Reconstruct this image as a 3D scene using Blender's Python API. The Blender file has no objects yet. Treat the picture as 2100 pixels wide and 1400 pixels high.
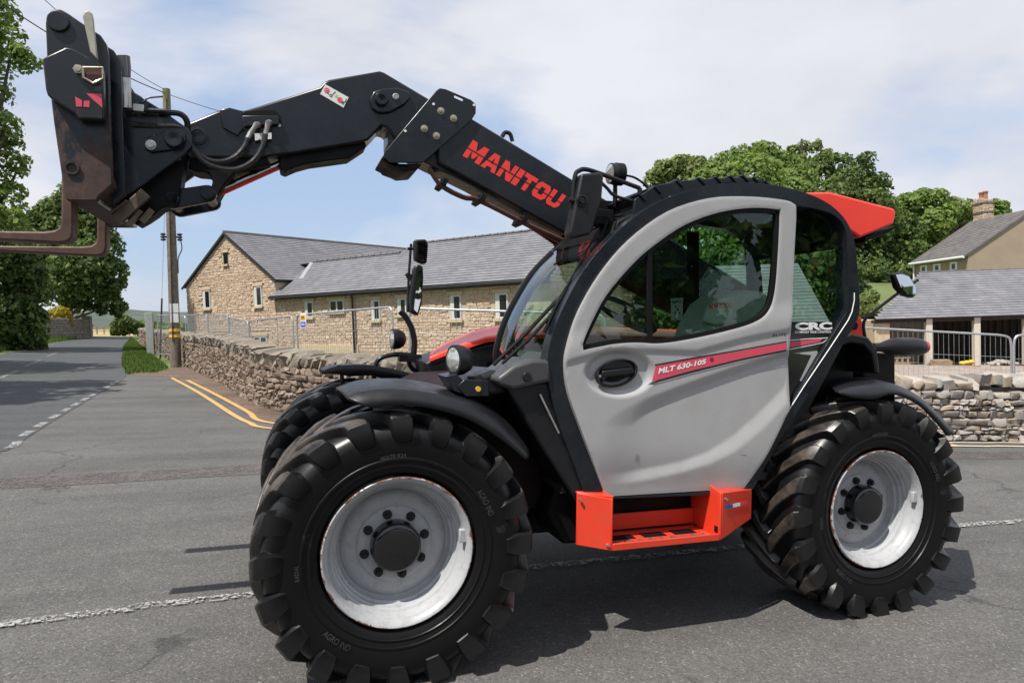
import bpy, bmesh, math, random
from mathutils import Matrix, Vector, noise
from mathutils.geometry import tessellate_polygon, delaunay_2d_cdt

# ------------------------------------------------------------------ camera, sky, sun, exposure
S = bpy.context.scene
COL = S.collection
D = math.pi / 180
F, CX, CY = 1400.0, 1050.0, 700.0


def cam_rot(yaw, pitch, roll):
    return Matrix.Rotation(-yaw * D, 3, 'Z') @ Matrix.Rotation(pitch * D, 3, 'X') @ Matrix.Rotation(roll * D, 3, 'Y')


R_M = cam_rot(18.67, -0.945, -0.82)          # camera axes in the frame of the machine (its ground slopes a little)
R_W = cam_rot(18.67, -2.2, 2.0)              # camera axes in the upright world
TILT = R_W @ R_M.transposed()                # machine frame -> world
C_M = Vector((-0.495, -2.949, 1.56))
C_W = TILT @ C_M
NRM = TILT.col[2].copy()

cam_data = bpy.data.cameras.new('camera')
cam = bpy.data.objects.new('camera', cam_data)
COL.objects.link(cam)
cam_data.sensor_width = 36.0
cam_data.lens = 36.0 * F / 2100.0
cam_data.clip_start = 0.05
cam_data.clip_end = 20000
rm = Matrix((R_W.col[0], R_W.col[2], -R_W.col[1])).transposed()
cam.matrix_world = Matrix.Translation(C_W) @ rm.to_4x4()
S.camera = cam

SUN = (TILT @ Vector((-0.57, -0.28, 1.0))).normalized()
sun_el = math.asin(SUN.z)
sun_az = math.atan2(SUN.x, SUN.y)

world = bpy.data.worlds.new('World')
S.world = world
world.use_nodes = True
nt = world.node_tree
nt.nodes.clear()
wo = nt.nodes.new('ShaderNodeOutputWorld')
bg = nt.nodes.new('ShaderNodeBackground')
bg.inputs['Strength'].default_value = 0.105
sky = nt.nodes.new('ShaderNodeTexSky')
sky.sky_type = 'NISHITA'
sky.sun_disc = False
sky.sun_elevation = sun_el
sky.sun_rotation = sun_az
sky.air_density = 1.0
sky.dust_density = 1.2
sky.ozone_density = 2.0
tc = nt.nodes.new('ShaderNodeTexCoord')
mp = nt.nodes.new('ShaderNodeMapping')
mp.inputs['Scale'].default_value = (1.0, 1.0, 2.3)
mp.inputs['Location'].default_value = (8.8, 8.8, 0.7)
n1 = nt.nodes.new('ShaderNodeTexNoise')
n1.inputs['Scale'].default_value = 1.9
n1.inputs['Detail'].default_value = 9
n1.inputs['Roughness'].default_value = 0.52
n1.inputs['Distortion'].default_value = 0.25
r1 = nt.nodes.new('ShaderNodeValToRGB')
r1.color_ramp.elements[0].position = 0.37
r1.color_ramp.elements[1].position = 0.53
n2 = nt.nodes.new('ShaderNodeTexNoise')
n2.inputs['Scale'].default_value = 3.2
n2.inputs['Detail'].default_value = 6
n2.inputs['Roughness'].default_value = 0.5
r2 = nt.nodes.new('ShaderNodeValToRGB')
r2.color_ramp.elements[0].position = 0.36
r2.color_ramp.elements[0].color = (5.6, 5.75, 6.3, 1)
r2.color_ramp.elements[1].position = 0.64
r2.color_ramp.elements[1].color = (6.5, 6.6, 7.05, 1)
mx = nt.nodes.new('ShaderNodeMix')
mx.data_type = 'RGBA'
L = nt.links.new
L(tc.outputs['Generated'], mp.inputs['Vector'])
L(mp.outputs['Vector'], n1.inputs['Vector'])
L(mp.outputs['Vector'], n2.inputs['Vector'])
L(n1.outputs['Fac'], r1.inputs['Fac'])
L(n2.outputs['Fac'], r2.inputs['Fac'])
L(r1.outputs['Color'], mx.inputs[0])
hs = nt.nodes.new('ShaderNodeMix')          # thin summer haze over the clear part
hs.data_type = 'RGBA'
hs.inputs[0].default_value = 0.6
hs.inputs[7].default_value = (4.2, 5.3, 7.3, 1)
L(sky.outputs['Color'], hs.inputs[6])
L(hs.outputs[2], mx.inputs[6])
L(r2.outputs['Color'], mx.inputs[7])
L(mx.outputs[2], bg.inputs['Color'])
L(bg.outputs[0], wo.inputs[0])

sd = bpy.data.lights.new('sun', 'SUN')
sd.energy = 5.0
sd.angle = 0.5 * D
sd.color = (1.0, 0.95, 0.87)
sun = bpy.data.objects.new('sun', sd)
COL.objects.link(sun)
sun.rotation_euler = SUN.to_track_quat('Z', 'Y').to_euler()
sun.location = (-20, -10, 40)

S.view_settings.view_transform = 'Standard'
S.view_settings.look = 'None'
S.view_settings.exposure = 0.30
S.view_settings.gamma = 1.0
S.view_settings.use_curve_mapping = False
S.cycles.max_bounces = 8
S.cycles.transparent_max_bounces = 16
rng = random.Random(7)


# ------------------------------------------------------------------ measuring helpers
def P(px, py, y):
    """machine-frame point seen at photo pixel (px, py) on the plane y = const of the machine"""
    r = R_M @ Vector(((px - CX) / F, 1.0, -(py - CY) / F))
    t = (y - C_M.y) / r.y
    return C_M + r * t


def PXZ(pts, y):
    return [(q.x, q.z) for q in (P(a, b, y) for a, b in pts)]


def G(px, py, h=0.0):
    """world point on the ground plane (raised by h)"""
    r = R_W @ Vector(((px - CX) / F, 1.0, -(py - CY) / F))
    t = (h - NRM.dot(C_W)) / NRM.dot(r)
    return C_W + r * t


def E(px, py, d):
    return C_W + (R_W @ Vector(((px - CX) / F, 1.0, -(py - CY) / F))) * d


def gz(x, y):
    return -(NRM.x * x + NRM.y * y) / NRM.z


def GV(x, y, h=0.0):
    return Vector((x, y, gz(x, y) + h))


# ------------------------------------------------------------------ mesh helpers
class MB:
    def __init__(s):
        s.v = []
        s.f = []

    def add(s, vs, fs):
        o = len(s.v)
        s.v += [tuple(p) for p in vs]
        s.f += [tuple(i + o for i in f) for f in fs]

    def box(s, a, b):
        x0, y0, z0 = a
        x1, y1, z1 = b
        s.add([(x0, y0, z0), (x1, y0, z0), (x1, y1, z0), (x0, y1, z0), (x0, y0, z1), (x1, y0, z1), (x1, y1, z1), (x0, y1, z1)],
              [(3, 2, 1, 0), (4, 5, 6, 7), (0, 1, 5, 4), (1, 2, 6, 5), (2, 3, 7, 6), (3, 0, 4, 7)])

    def obox(s, c, ax, ay, az, hx, hy, hz):
        c = Vector(c)
        ax, ay, az = Vector(ax) * hx, Vector(ay) * hy, Vector(az) * hz
        vs = [c + ax * i + ay * j + az * k for k in (-1, 1) for (i, j) in ((-1, -1), (1, -1), (1, 1), (-1, 1))]
        s.add(vs, [(3, 2, 1, 0), (4, 5, 6, 7), (0, 1, 5, 4), (1, 2, 6, 5), (2, 3, 7, 6), (3, 0, 4, 7)])

    def prism(s, xz, y0, y1):
        n = len(xz)
        vs = [(x, y0, z) for x, z in xz] + [(x, y1, z) for x, z in xz]
        fs = [tuple(range(n)), tuple(range(2 * n - 1, n - 1, -1))]
        fs += [(i, i + n, (i + 1) % n + n, (i + 1) % n) for i in range(n)]
        s.add(vs, fs)

    def prism_holes(s, loops, y0, y1):
        tess = tessellate_polygon([[Vector((x, z, 0)) for x, z in lp] for lp in loops])
        flat = [p for lp in loops for p in lp]
        n = len(flat)
        vs = [(x, y0, z) for x, z in flat] + [(x, y1, z) for x, z in flat]
        fs = [tuple(t) for t in tess] + [tuple(i + n for i in reversed(t)) for t in tess]
        o = 0
        for lp in loops:
            m = len(lp)
            fs += [(o + i, o + i + n, o + (i + 1) % m + n, o + (i + 1) % m) for i in range(m)]
            o += m
        s.add(vs, fs)

    def loft(s, rings, closed=False, caps=False):
        m = len(rings[0])
        o = []
        vs = [p for r in rings for p in r]
        fs = []
        for i in range(len(rings) - 1):
            for j in range(m if closed else m - 1):
                a, b = i * m + j, i * m + (j + 1) % m
                fs.append((a, b, b + m, a + m))
        if caps:
            fs.append(tuple(reversed(range(m))))
            fs.append(tuple(range((len(rings) - 1) * m, len(rings) * m)))
        s.add(vs, fs)

    def tube(s, pts, r, n=8, caps=True):
        pts = [Vector(p) for p in pts]
        rs = r if isinstance(r, (list, tuple)) else [r] * len(pts)
        rings = []
        t0 = (pts[1] - pts[0]).normalized()
        ref = Vector((0, 0, 1)) if abs(t0.z) < 0.9 else Vector((1, 0, 0))
        u = t0.cross(ref).normalized()
        for i, p in enumerate(pts):
            if i == 0:
                t = pts[1] - pts[0]
            elif i == len(pts) - 1:
                t = pts[-1] - pts[-2]
            else:
                t = (pts[i + 1] - p).normalized() + (p - pts[i - 1]).normalized()
            t.normalize()
            u = (u - t * u.dot(t)).normalized()
            w = t.cross(u)
            rings.append([p + (u * math.cos(a) + w * math.sin(a)) * rs[i] for a in (2 * math.pi * k / n for k in range(n))])
        s.loft(rings, True, caps)

    def lathe(s, prof, n=32, c=(0, 0, 0), ax='y', closed_prof=False):
        rings = []
        for k in range(n):
            a = 2 * math.pi * k / n
            ca, sa = math.cos(a), math.sin(a)
            if ax == 'y':
                rings.append([(c[0] + r * ca, c[1] + h, c[2] + r * sa) for r, h in prof])
            elif ax == 'z':
                rings.append([(c[0] + r * ca, c[1] + r * sa, c[2] + h) for r, h in prof])
            else:
                rings.append([(c[0] + h, c[1] + r * ca, c[2] + r * sa) for r, h in prof])
        m = len(prof)
        vs = [p for r in rings for p in r]
        fs = []
        for i in range(n):
            j = (i + 1) % n
            for q in range(m - 1):
                fs.append((i * m + q, i * m + q + 1, j * m + q + 1, j * m + q))
        s.add(vs, fs)

    def cyl(s, a, b, r, n=16):
        s.tube([a, b], r, n)

    def ball(s, c, r, n=12, m=8, sc=(1, 1, 1)):
        rings = []
        for i in range(m + 1):
            th = math.pi * i / m
            rr = max(math.sin(th), 1e-4)
            rings.append([(c[0] + r * sc[0] * rr * math.cos(2 * math.pi * k / n), c[1] + r * sc[1] * rr * math.sin(2 * math.pi * k / n), c[2] + r * sc[2] * math.cos(th)) for k in range(n)])
        s.loft(rings, True, False)

    def mesh(s, name, mat=None, smooth=True, angle=35):
        me = bpy.data.meshes.new(name)
        me.from_pydata(s.v, [], s.f)
        if mat:
            me.materials.append(mat)
        b = bmesh.new()
        b.from_mesh(me)
        bmesh.ops.recalc_face_normals(b, faces=b.faces)
        b.to_mesh(me)
        b.free()
        if smooth:
            me.polygons.foreach_set('use_smooth', [True] * len(me.polygons))
            me.set_sharp_from_angle(angle=angle * D)
        return me


def catmull(pts, k=6, closed=False):
    pts = [Vector(p) for p in pts]
    n = len(pts)
    out = []
    rng_ = range(n if closed else n - 1)
    for i in rng_:
        p0 = pts[(i - 1) % n] if closed or i > 0 else pts[0] * 2 - pts[1]
        p1, p2 = pts[i], pts[(i + 1) % n]
        p3 = pts[(i + 2) % n] if closed or i + 2 < n else pts[-1] * 2 - pts[-2]
        for j in range(k):
            t = j / k
            out.append(0.5 * ((2 * p1) + (p2 - p0) * t + (2 * p0 - 5 * p1 + 4 * p2 - p3) * t * t + (3 * p1 - p0 - 3 * p2 + p3) * t ** 3))
    if not closed:
        out.append(pts[-1])
    return out


def sm(pts, k=5, closed=False):
    return [tuple(v) for v in catmull([(a, b) for a, b in pts], k, closed)] if len(pts[0]) == 2 else catmull(pts, k, closed)


def link(name, data, parent=None, loc=None):
    o = bpy.data.objects.new(name, data)
    COL.objects.link(o)
    if parent:
        o.parent = parent
    if loc is not None:
        o.location = loc
    return o


def obj(name, mb, mat, parent=None, bevel=0, smooth=True, angle=35, seg=2):
    o = link(name, mb.mesh(name, mat, smooth, angle), parent)
    if bevel:
        m = o.modifiers.new('bevel', 'BEVEL')
        m.width = bevel
        m.segments = seg
        m.limit_method = 'ANGLE'
        m.angle_limit = 30 * D
        m.harden_normals = False
    return o


def tag(o, label=None, cat=None, group=None, kind=None):
    if label:
        o['label'] = label
    if cat:
        o['category'] = cat
    if group:
        o['group'] = group
    if kind:
        o['kind'] = kind
    return o


def thing(name, label, cat, loc=(0, 0, 0), group=None):
    o = link(name, None)
    o.location = loc
    o.empty_display_size = 0.2
    return tag(o, label, cat, group)


# ------------------------------------------------------------------ materials
def nodes_of(name):
    m = bpy.data.materials.new(name)
    m.use_nodes = True
    t = m.node_tree
    b = t.nodes['Principled BSDF']
    return m, t, b


def N(t, kind, **kw):
    n = t.nodes.new(kind)
    for k, v in kw.items():
        if k.startswith('i_'):
            n.inputs[k[2:].replace('_', ' ')].default_value = v
        else:
            setattr(n, k, v)
    return n


def ramp(t, src, stops):
    r = t.nodes.new('ShaderNodeValToRGB')
    el = r.color_ramp.elements
    while len(el) < len(stops):
        el.new(0.5)
    for e, (p, c) in zip(el, stops):
        e.position = p
        e.color = c if len(c) == 4 else (*c, 1)
    t.links.new(src, r.inputs['Fac'])
    return r.outputs['Color']


def mixc(t, fac, a, b, mode='MIX'):
    m = t.nodes.new('ShaderNodeMix')
    m.data_type = 'RGBA'
    m.blend_type = mode
    for sock, val in ((m.inputs[0], fac), (m.inputs[6], a), (m.inputs[7], b)):
        if hasattr(val, 'is_linked') or hasattr(val, 'node'):
            t.links.new(val, sock)
        elif isinstance(val, (int, float)):
            sock.default_value = val
        else:
            sock.default_value = (*val, 1) if len(val) == 3 else val
    return m.outputs[2]


def noise_tex(t, scale, detail=4, rough=0.55, coord='Object', vec_scale=None):
    c = t.nodes.new('ShaderNodeTexCoord')
    n = t.nodes.new('ShaderNodeTexNoise')
    n.inputs['Scale'].default_value = scale
    n.inputs['Detail'].default_value = detail
    n.inputs['Roughness'].default_value = rough
    src = c.outputs[coord]
    if vec_scale:
        mpn = t.nodes.new('ShaderNodeMapping')
        mpn.inputs['Scale'].default_value = vec_scale
        t.links.new(src, mpn.inputs['Vector'])
        src = mpn.outputs['Vector']
    t.links.new(src, n.inputs['Vector'])
    return n.outputs['Fac']


def bump(t, b, h, strength=0.3, dist=0.01):
    n = t.nodes.new('ShaderNodeBump')
    n.inputs['Strength'].default_value = strength
    n.inputs['Distance'].default_value = dist
    t.links.new(h, n.inputs['Height'])
    t.links.new(n.outputs['Normal'], b.inputs['Normal'])


def paint(name, col, rough=0.4, metal=0.0, var=0.12, scale=6, coat=0.0, bumps=0.0, dust=None, dust_amt=0.0, spec=0.5):
    m, t, b = nodes_of(name)
    f = noise_tex(t, scale, 6, 0.6)
    lo = tuple(c * (1 - var) for c in col)
    hi = tuple(min(1, c * (1 + var)) for c in col)
    c = ramp(t, f, [(0.3, lo), (0.7, hi)])
    if dust:
        f2 = noise_tex(t, scale * 2.7, 8, 0.7)
        fac = ramp(t, f2, [(0.48, (0, 0, 0)), (0.75, (dust_amt,) * 3)])
        c = mixc(t, fac, c, dust)
    t.links.new(c, b.inputs['Base Color'])
    rr = ramp(t, noise_tex(t, scale * 1.7, 6, 0.65), [(0.3, (rough * 0.75,) * 3), (0.7, (min(1, rough * 1.25),) * 3)])
    t.links.new(rr, b.inputs['Roughness'])
    b.inputs['Metallic'].default_value = metal
    b.inputs['Specular IOR Level'].default_value = spec
    b.inputs['Coat Weight'].default_value = coat
    b.inputs['Coat Roughness'].default_value = 0.08
    if bumps:
        bump(t, b, noise_tex(t, scale * 25, 3), bumps, 0.002)
    return m


def island_rnd(t):
    g = t.nodes.new('ShaderNodeNewGeometry')
    oi = t.nodes.new('ShaderNodeObjectInfo')
    a = N(t, 'ShaderNodeMath', operation='ADD')
    fr = N(t, 'ShaderNodeMath', operation='FRACT')
    t.links.new(g.outputs['Random Per Island'], a.inputs[0])
    t.links.new(oi.outputs['Random'], a.inputs[1])
    t.links.new(a.outputs[0], fr.inputs[0])
    return fr.outputs[0]


def stone_mat(name, cols, rough=0.9, grain=9, lichen=None):
    m, t, b = nodes_of(name)
    r = island_rnd(t)
    k = len(cols)
    c = ramp(t, r, [((i + 0.5) / k, cc) for i, cc in enumerate(cols)])
    f = noise_tex(t, grain, 8, 0.7, 'Object')
    c = mixc(t, 0.75, c, ramp(t, f, [(0.25, (0.55, 0.55, 0.55)), (0.75, (1.25, 1.22, 1.2))]), 'MULTIPLY')
    if lichen:
        f3 = noise_tex(t, grain * 0.35, 8, 0.75)
        c = mixc(t, ramp(t, f3, [(0.55, (0, 0, 0)), (0.68, (0.55,) * 3)]), c, lichen)
    t.links.new(c, b.inputs['Base Color'])
    b.inputs['Roughness'].default_value = rough
    b.inputs['Specular IOR Level'].default_value = 0.2
    bump(t, b, noise_tex(t, grain * 4, 8, 0.7), 0.6, 0.02)
    return m


def leaf_mat(name, cols, trans=0.42):
    m, t, b = nodes_of(name)
    r = island_rnd(t)
    k = len(cols)
    c = ramp(t, r, [((i + 0.5) / k, cc) for i, cc in enumerate(cols)])
    f = noise_tex(t, 0.35, 4, 0.6, 'Object')
    c = mixc(t, 0.6, c, ramp(t, f, [(0.3, (0.65, 0.7, 0.6)), (0.7, (1.25, 1.2, 1.1))]), 'MULTIPLY')
    t.links.new(c, b.inputs['Base Color'])
    b.inputs['Roughness'].default_value = 0.6
    b.inputs['Specular IOR Level'].default_value = 0.25
    tr = t.nodes.new('ShaderNodeBsdfTranslucent')
    t.links.new(mixc(t, 1.0, c, (1.1, 1.12, 0.6), 'MULTIPLY'), tr.inputs['Color'])
    ms = t.nodes.new('ShaderNodeMixShader')
    ms.inputs[0].default_value = trans
    t.links.new(b.outputs[0], ms.inputs[1])
    t.links.new(tr.outputs[0], ms.inputs[2])
    t.links.new(ms.outputs[0], t.nodes['Material Output'].inputs[0])
    return m


def glass_mat(name, tint, refl=1.0):
    m, t, b = nodes_of(name)
    t.nodes.remove(b)
    tr = N(t, 'ShaderNodeBsdfTransparent')
    tr.inputs['Color'].default_value = (*tint, 1)
    gl = N(t, 'ShaderNodeBsdfGlossy')
    gl.inputs['Roughness'].default_value = 0.01
    gl.inputs['Color'].default_value = (refl, refl, refl, 1)
    lw = N(t, 'ShaderNodeLayerWeight')      # Schlick reflectance, the same from both sides of the pane
    lw.inputs['Blend'].default_value = 0.5
    pw = N(t, 'ShaderNodeMath', operation='POWER')
    pw.inputs[1].default_value = 5.0
    ma = N(t, 'ShaderNodeMath', operation='MULTIPLY_ADD')
    ma.inputs[1].default_value = 0.96
    ma.inputs[2].default_value = 0.04
    t.links.new(lw.outputs['Facing'], pw.inputs[0])
    t.links.new(pw.outputs[0], ma.inputs[0])
    ms = N(t, 'ShaderNodeMixShader')
    t.links.new(ma.outputs[0], ms.inputs[0])
    t.links.new(tr.outputs[0], ms.inputs[1])
    t.links.new(gl.outputs[0], ms.inputs[2])
    t.links.new(ms.outputs[0], t.nodes['Material Output'].inputs[0])
    return m


def asphalt_mat(name, base, chip, scale=75.0, patch=0.2, tint=None):
    m, t, b = nodes_of(name)
    c0 = t.nodes.new('ShaderNodeTexCoord')
    vo = N(t, 'ShaderNodeTexVoronoi', feature='F1')
    vo.inputs['Scale'].default_value = scale
    t.links.new(c0.outputs['Object'], vo.inputs['Vector'])
    sep = N(t, 'ShaderNodeSeparateColor')
    t.links.new(vo.outputs['Color'], sep.inputs[0])
    c = ramp(t, sep.outputs[0], [(0.0, tuple(x * 0.74 for x in base)), (0.45, base), (0.90, tuple(x * 1.20 for x in base)), (0.97, chip), (1.0, tuple(min(1, x * 1.35) for x in chip))])
    f = noise_tex(t, 0.55, 8, 0.65)
    c = mixc(t, 1.0, c, ramp(t, f, [(0.25, (1 - patch,) * 3), (0.75, (1 + patch,) * 3)]), 'MULTIPLY')
    f2 = noise_tex(t, 6, 6, 0.7)
    c = mixc(t, 1.0, c, ramp(t, f2, [(0.2, (0.86,) * 3), (0.8, (1.12,) * 3)]), 'MULTIPLY')
    f4 = noise_tex(t, 0.9, 6, 0.6, 'Object', (0.25, 1.6, 1.0))      # long faint wheel tracks and resurfacing bands
    c = mixc(t, 1.0, c, ramp(t, f4, [(0.32, (0.80, 0.80, 0.80)), (0.5, (1.0, 1.0, 1.0)), (0.68, (1.10, 1.09, 1.08))]), 'MULTIPLY')
    f5 = noise_tex(t, 2.3, 3, 0.5)                                    # oil drips
    c = mixc(t, 1.0, c, ramp(t, f5, [(0.70, (1, 1, 1)), (0.76, (0.72, 0.71, 0.70))]), 'MULTIPLY')
    wv = t.nodes.new('ShaderNodeTexNoise')
    wv.inputs['Scale'].default_value = 1.6
    wv.inputs['Detail'].default_value = 5
    t.links.new(c0.outputs['Object'], wv.inputs['Vector'])
    vadd = N(t, 'ShaderNodeVectorMath', operation='MULTIPLY_ADD')
    vadd.inputs[1].default_value = (0.9, 0.9, 0.9)
    t.links.new(wv.outputs['Color'], vadd.inputs[0])
    t.links.new(c0.outputs['Object'], vadd.inputs[2])
    vc = N(t, 'ShaderNodeTexVoronoi', feature='DISTANCE_TO_EDGE')
    vc.inputs['Scale'].default_value = 0.33
    t.links.new(vadd.outputs[0], vc.inputs['Vector'])
    crack = ramp(t, vc.outputs['Distance'], [(0.0, (0.45,) * 3), (0.0035, (0.62,) * 3), (0.007, (1, 1, 1))])
    msk = ramp(t, noise_tex(t, 0.5, 3, 0.5), [(0.50, (0, 0, 0)), (0.60, (0.9,) * 3)])
    c = mixc(t, msk, c, mixc(t, 1.0, c, crack, 'MULTIPLY'))
    if tint:
        f3 = noise_tex(t, 1.3, 5, 0.6)
        c = mixc(t, ramp(t, f3, [(0.45, (0, 0, 0)), (0.7, (0.5,) * 3)]), c, tint)
    t.links.new(c, b.inputs['Base Color'])
    b.inputs['Roughness'].default_value = 0.85
    b.inputs['Specular IOR Level'].default_value = 0.3
    inv = N(t, 'ShaderNodeMath', operation='SUBTRACT')
    inv.inputs[0].default_value = 1.0
    t.links.new(vo.outputs['Distance'], inv.inputs[1])
    bump(t, b, inv.outputs[0], 0.45, 0.004)
    return m


def worn_paint(name, col, wear=0.5, scale=14):
    """road paint: chips of bare asphalt show through"""
    m, t, b = nodes_of(name)
    f = noise_tex(t, scale, 8, 0.72)
    c0 = t.nodes.new('ShaderNodeTexCoord')
    vo = N(t, 'ShaderNodeTexVoronoi', feature='F1')
    vo.inputs['Scale'].default_value = 70
    t.links.new(c0.outputs['Object'], vo.inputs['Vector'])
    sep = N(t, 'ShaderNodeSeparateColor')
    t.links.new(vo.outputs['Color'], sep.inputs[0])
    ad = N(t, 'ShaderNodeMath', operation='ADD')
    mu = N(t, 'ShaderNodeMath', operation='MULTIPLY')
    mu.inputs[1].default_value = 0.45
    t.links.new(sep.outputs[0], mu.inputs[0])
    t.links.new(f, ad.inputs[0])
    t.links.new(mu.outputs[0], ad.inputs[1])
    a = ramp(t, ad.outputs[0], [(wear, (0, 0, 0)), (wear + 0.12, (1, 1, 1))])
    t.links.new(a, b.inputs['Alpha'])
    b.inputs['Base Color'].default_value = (*col, 1)
    b.inputs['Roughness'].default_value = 0.7
    return m


M_BLACK = paint('black_paint', (0.008, 0.0105, 0.015), 0.28, var=0.25, scale=3, spec=0.45, dust=(0.045, 0.043, 0.04), dust_amt=0.28)
M_BLACKP = paint('black_plastic', (0.008, 0.0085, 0.0105), 0.4, var=0.2, scale=8, bumps=0.1, dust=(0.03, 0.028, 0.027), dust_amt=0.2, spec=0.42)
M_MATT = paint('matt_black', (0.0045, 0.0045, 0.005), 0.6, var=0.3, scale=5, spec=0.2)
M_GLOSSB = paint('gloss_black', (0.006, 0.006, 0.007), 0.12, var=0.1, scale=3, coat=0.5)


def rubber_mat():
    m, t, b = nodes_of('tyre_rubber')
    c = N(t, 'ShaderNodeTexCoord')
    sp = N(t, 'ShaderNodeSeparateXYZ')
    t.links.new(c.outputs['Object'], sp.inputs[0])
    cb = N(t, 'ShaderNodeCombineXYZ')
    t.links.new(sp.outputs['X'], cb.inputs['X'])
    t.links.new(sp.outputs['Z'], cb.inputs['Z'])
    ln = N(t, 'ShaderNodeVectorMath', operation='LENGTH')
    t.links.new(cb.outputs[0], ln.inputs[0])
    mr = N(t, 'ShaderNodeMapRange')
    mr.inputs['From Min'].default_value = 0.590
    mr.inputs['From Max'].default_value = 0.612
    mr.inputs['To Min'].default_value = -0.16
    mr.inputs['To Max'].default_value = 0.10
    t.links.new(ln.outputs['Value'], mr.inputs['Value'])
    a = N(t, 'ShaderNodeMath', operation='ADD')
    t.links.new(noise_tex(t, 7, 8, 0.68), a.inputs[0])
    t.links.new(mr.outputs[0], a.inputs[1])
    fac = ramp(t, a.outputs[0], [(0.47, (0, 0, 0)), (0.68, (0.7,) * 3)])
    t.links.new(mixc(t, fac, (0.006, 0.006, 0.0065), (0.10, 0.08, 0.066)), b.inputs['Base Color'])
    m2 = N(t, 'ShaderNodeMapRange')           # the scuffed side wall is duller than the lugs
    m2.inputs['From Min'].default_value = 0.50
    m2.inputs['From Max'].default_value = 0.57
    m2.inputs['To Min'].default_value = 0.20
    m2.inputs['To Max'].default_value = 0.62
    t.links.new(ln.outputs['Value'], m2.inputs['Value'])
    t.links.new(m2.outputs[0], b.inputs['Specular IOR Level'])
    t.links.new(ramp(t, noise_tex(t, 11, 6, 0.7), [(0.3, (0.26,) * 3), (0.7, (0.46,) * 3)]), b.inputs['Roughness'])
    bump(t, b, noise_tex(t, 120, 3), 0.12, 0.002)
    return m


M_RUBBER = rubber_mat()
M_GREY = paint('door_grey', (0.40, 0.398, 0.402), 0.36, metal=0.15, var=0.05, scale=2.5, coat=0.2, dust=(0.27, 0.255, 0.235), dust_amt=0.3)
M_GREY2 = paint('decal_grey', (0.20, 0.20, 0.205), 0.4, var=0.03)
M_RED = paint('red_paint', (0.86, 0.05, 0.03), 0.36, var=0.06, scale=4, coat=0.2)
M_ORANGE = paint('step_red_paint', (0.66, 0.042, 0.017), 0.38, var=0.05, scale=5, coat=0.1, dust=(0.30, 0.10, 0.06), dust_amt=0.4)
M_DECRED = paint('decal_red', (0.80, 0.045, 0.035), 0.45, var=0.04)
M_PINK = paint('decal_pink', (0.62, 0.07, 0.115), 0.4, var=0.04)
M_WHITE = paint('decal_white', (0.75, 0.75, 0.75), 0.5, var=0.03)
M_DECBLACK = paint('decal_black', (0.01, 0.01, 0.01), 0.5, var=0.03)
M_YELL = paint('yellow_marker', (0.75, 0.42, 0.04), 0.4, var=0.05)
M_BLUE = paint('decal_blue', (0.03, 0.10, 0.42), 0.5, var=0.03)
M_STEEL = paint('zinc_steel', (0.5, 0.49, 0.46), 0.35, metal=0.85, var=0.15, scale=30)
M_CHROME = paint('chrome', (0.75, 0.75, 0.75), 0.08, metal=1.0, var=0.03)
M_BRASS = paint('bolt_steel', (0.42, 0.38, 0.28), 0.35, metal=0.8, var=0.15, scale=40)
M_GALV = paint('galvanised', (0.42, 0.44, 0.46), 0.45, metal=0.6, var=0.18, scale=7)
M_PIPE = paint('brown_pipe', (0.085, 0.035, 0.028), 0.5, var=0.3, scale=9)
M_SEAT = paint('seat_cloth', (0.42, 0.44, 0.42), 0.9, var=0.12, scale=30, bumps=0.3)
M_CABIN = paint('cab_plastic', (0.03, 0.032, 0.03), 0.6, var=0.2, scale=6)
M_PALEP = paint('pale_plastic', (0.3, 0.34, 0.33), 0.5, var=0.1, scale=6)
M_GLASS = glass_mat('cab_glass', (0.74, 0.85, 0.79))
M_SCREEN = glass_mat('windscreen_glass', (0.72, 0.84, 0.79))
M_LENS = paint('lamp_lens', (0.62, 0.64, 0.62), 0.08, metal=0.75, var=0.2, scale=40)
M_MIRROR = paint('mirror_glass', (0.72, 0.74, 0.76), 0.015, metal=1.0, var=0.01)
M_REDLENS = paint('red_lens', (0.45, 0.01, 0.012), 0.15, var=0.05, coat=0.5)


def rust_mat():
    m, t, b = nodes_of('rusty_black_steel')
    f = noise_tex(t, 5.5, 10, 0.74, 'Object', (1.0, 1.0, 0.55))
    f2 = noise_tex(t, 17, 8, 0.7)
    rust = ramp(t, f2, [(0.3, (0.018, 0.011, 0.009)), (0.55, (0.058, 0.029, 0.022)), (0.75, (0.12, 0.056, 0.038))])
    c = N(t, 'ShaderNodeTexCoord')
    sp = N(t, 'ShaderNodeSeparateXYZ')
    t.links.new(c.outputs['Object'], sp.inputs[0])
    mr = N(t, 'ShaderNodeMapRange')          # the paint has worn off most where it was used most, at the foot
    mr.inputs['From Min'].default_value = 2.75
    mr.inputs['From Max'].default_value = 2.10
    mr.inputs['To Min'].default_value = -0.07
    mr.inputs['To Max'].default_value = 0.28
    t.links.new(sp.outputs['Z'], mr.inputs['Value'])
    a = N(t, 'ShaderNodeMath', operation='ADD')
    t.links.new(f, a.inputs[0])
    t.links.new(mr.outputs[0], a.inputs[1])
    fac = ramp(t, a.outputs[0], [(0.54, (0, 0, 0)), (0.62, (0.92,) * 3)])
    col = mixc(t, fac, (0.009, 0.011, 0.0145), rust)
    t.links.new(col, b.inputs['Base Color'])
    t.links.new(ramp(t, fac, [(0, (0.32,) * 3), (1, (0.75,) * 3)]), b.inputs['Roughness'])
    bump(t, b, f2, 0.3, 0.003)
    return m


M_RUST = rust_mat()
M_FORK = paint('rusty_fork_steel', (0.105, 0.058, 0.044), 0.62, var=0.4, scale=5, metal=0.2, bumps=0.3, dust=(0.03, 0.02, 0.018), dust_amt=0.7)


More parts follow.
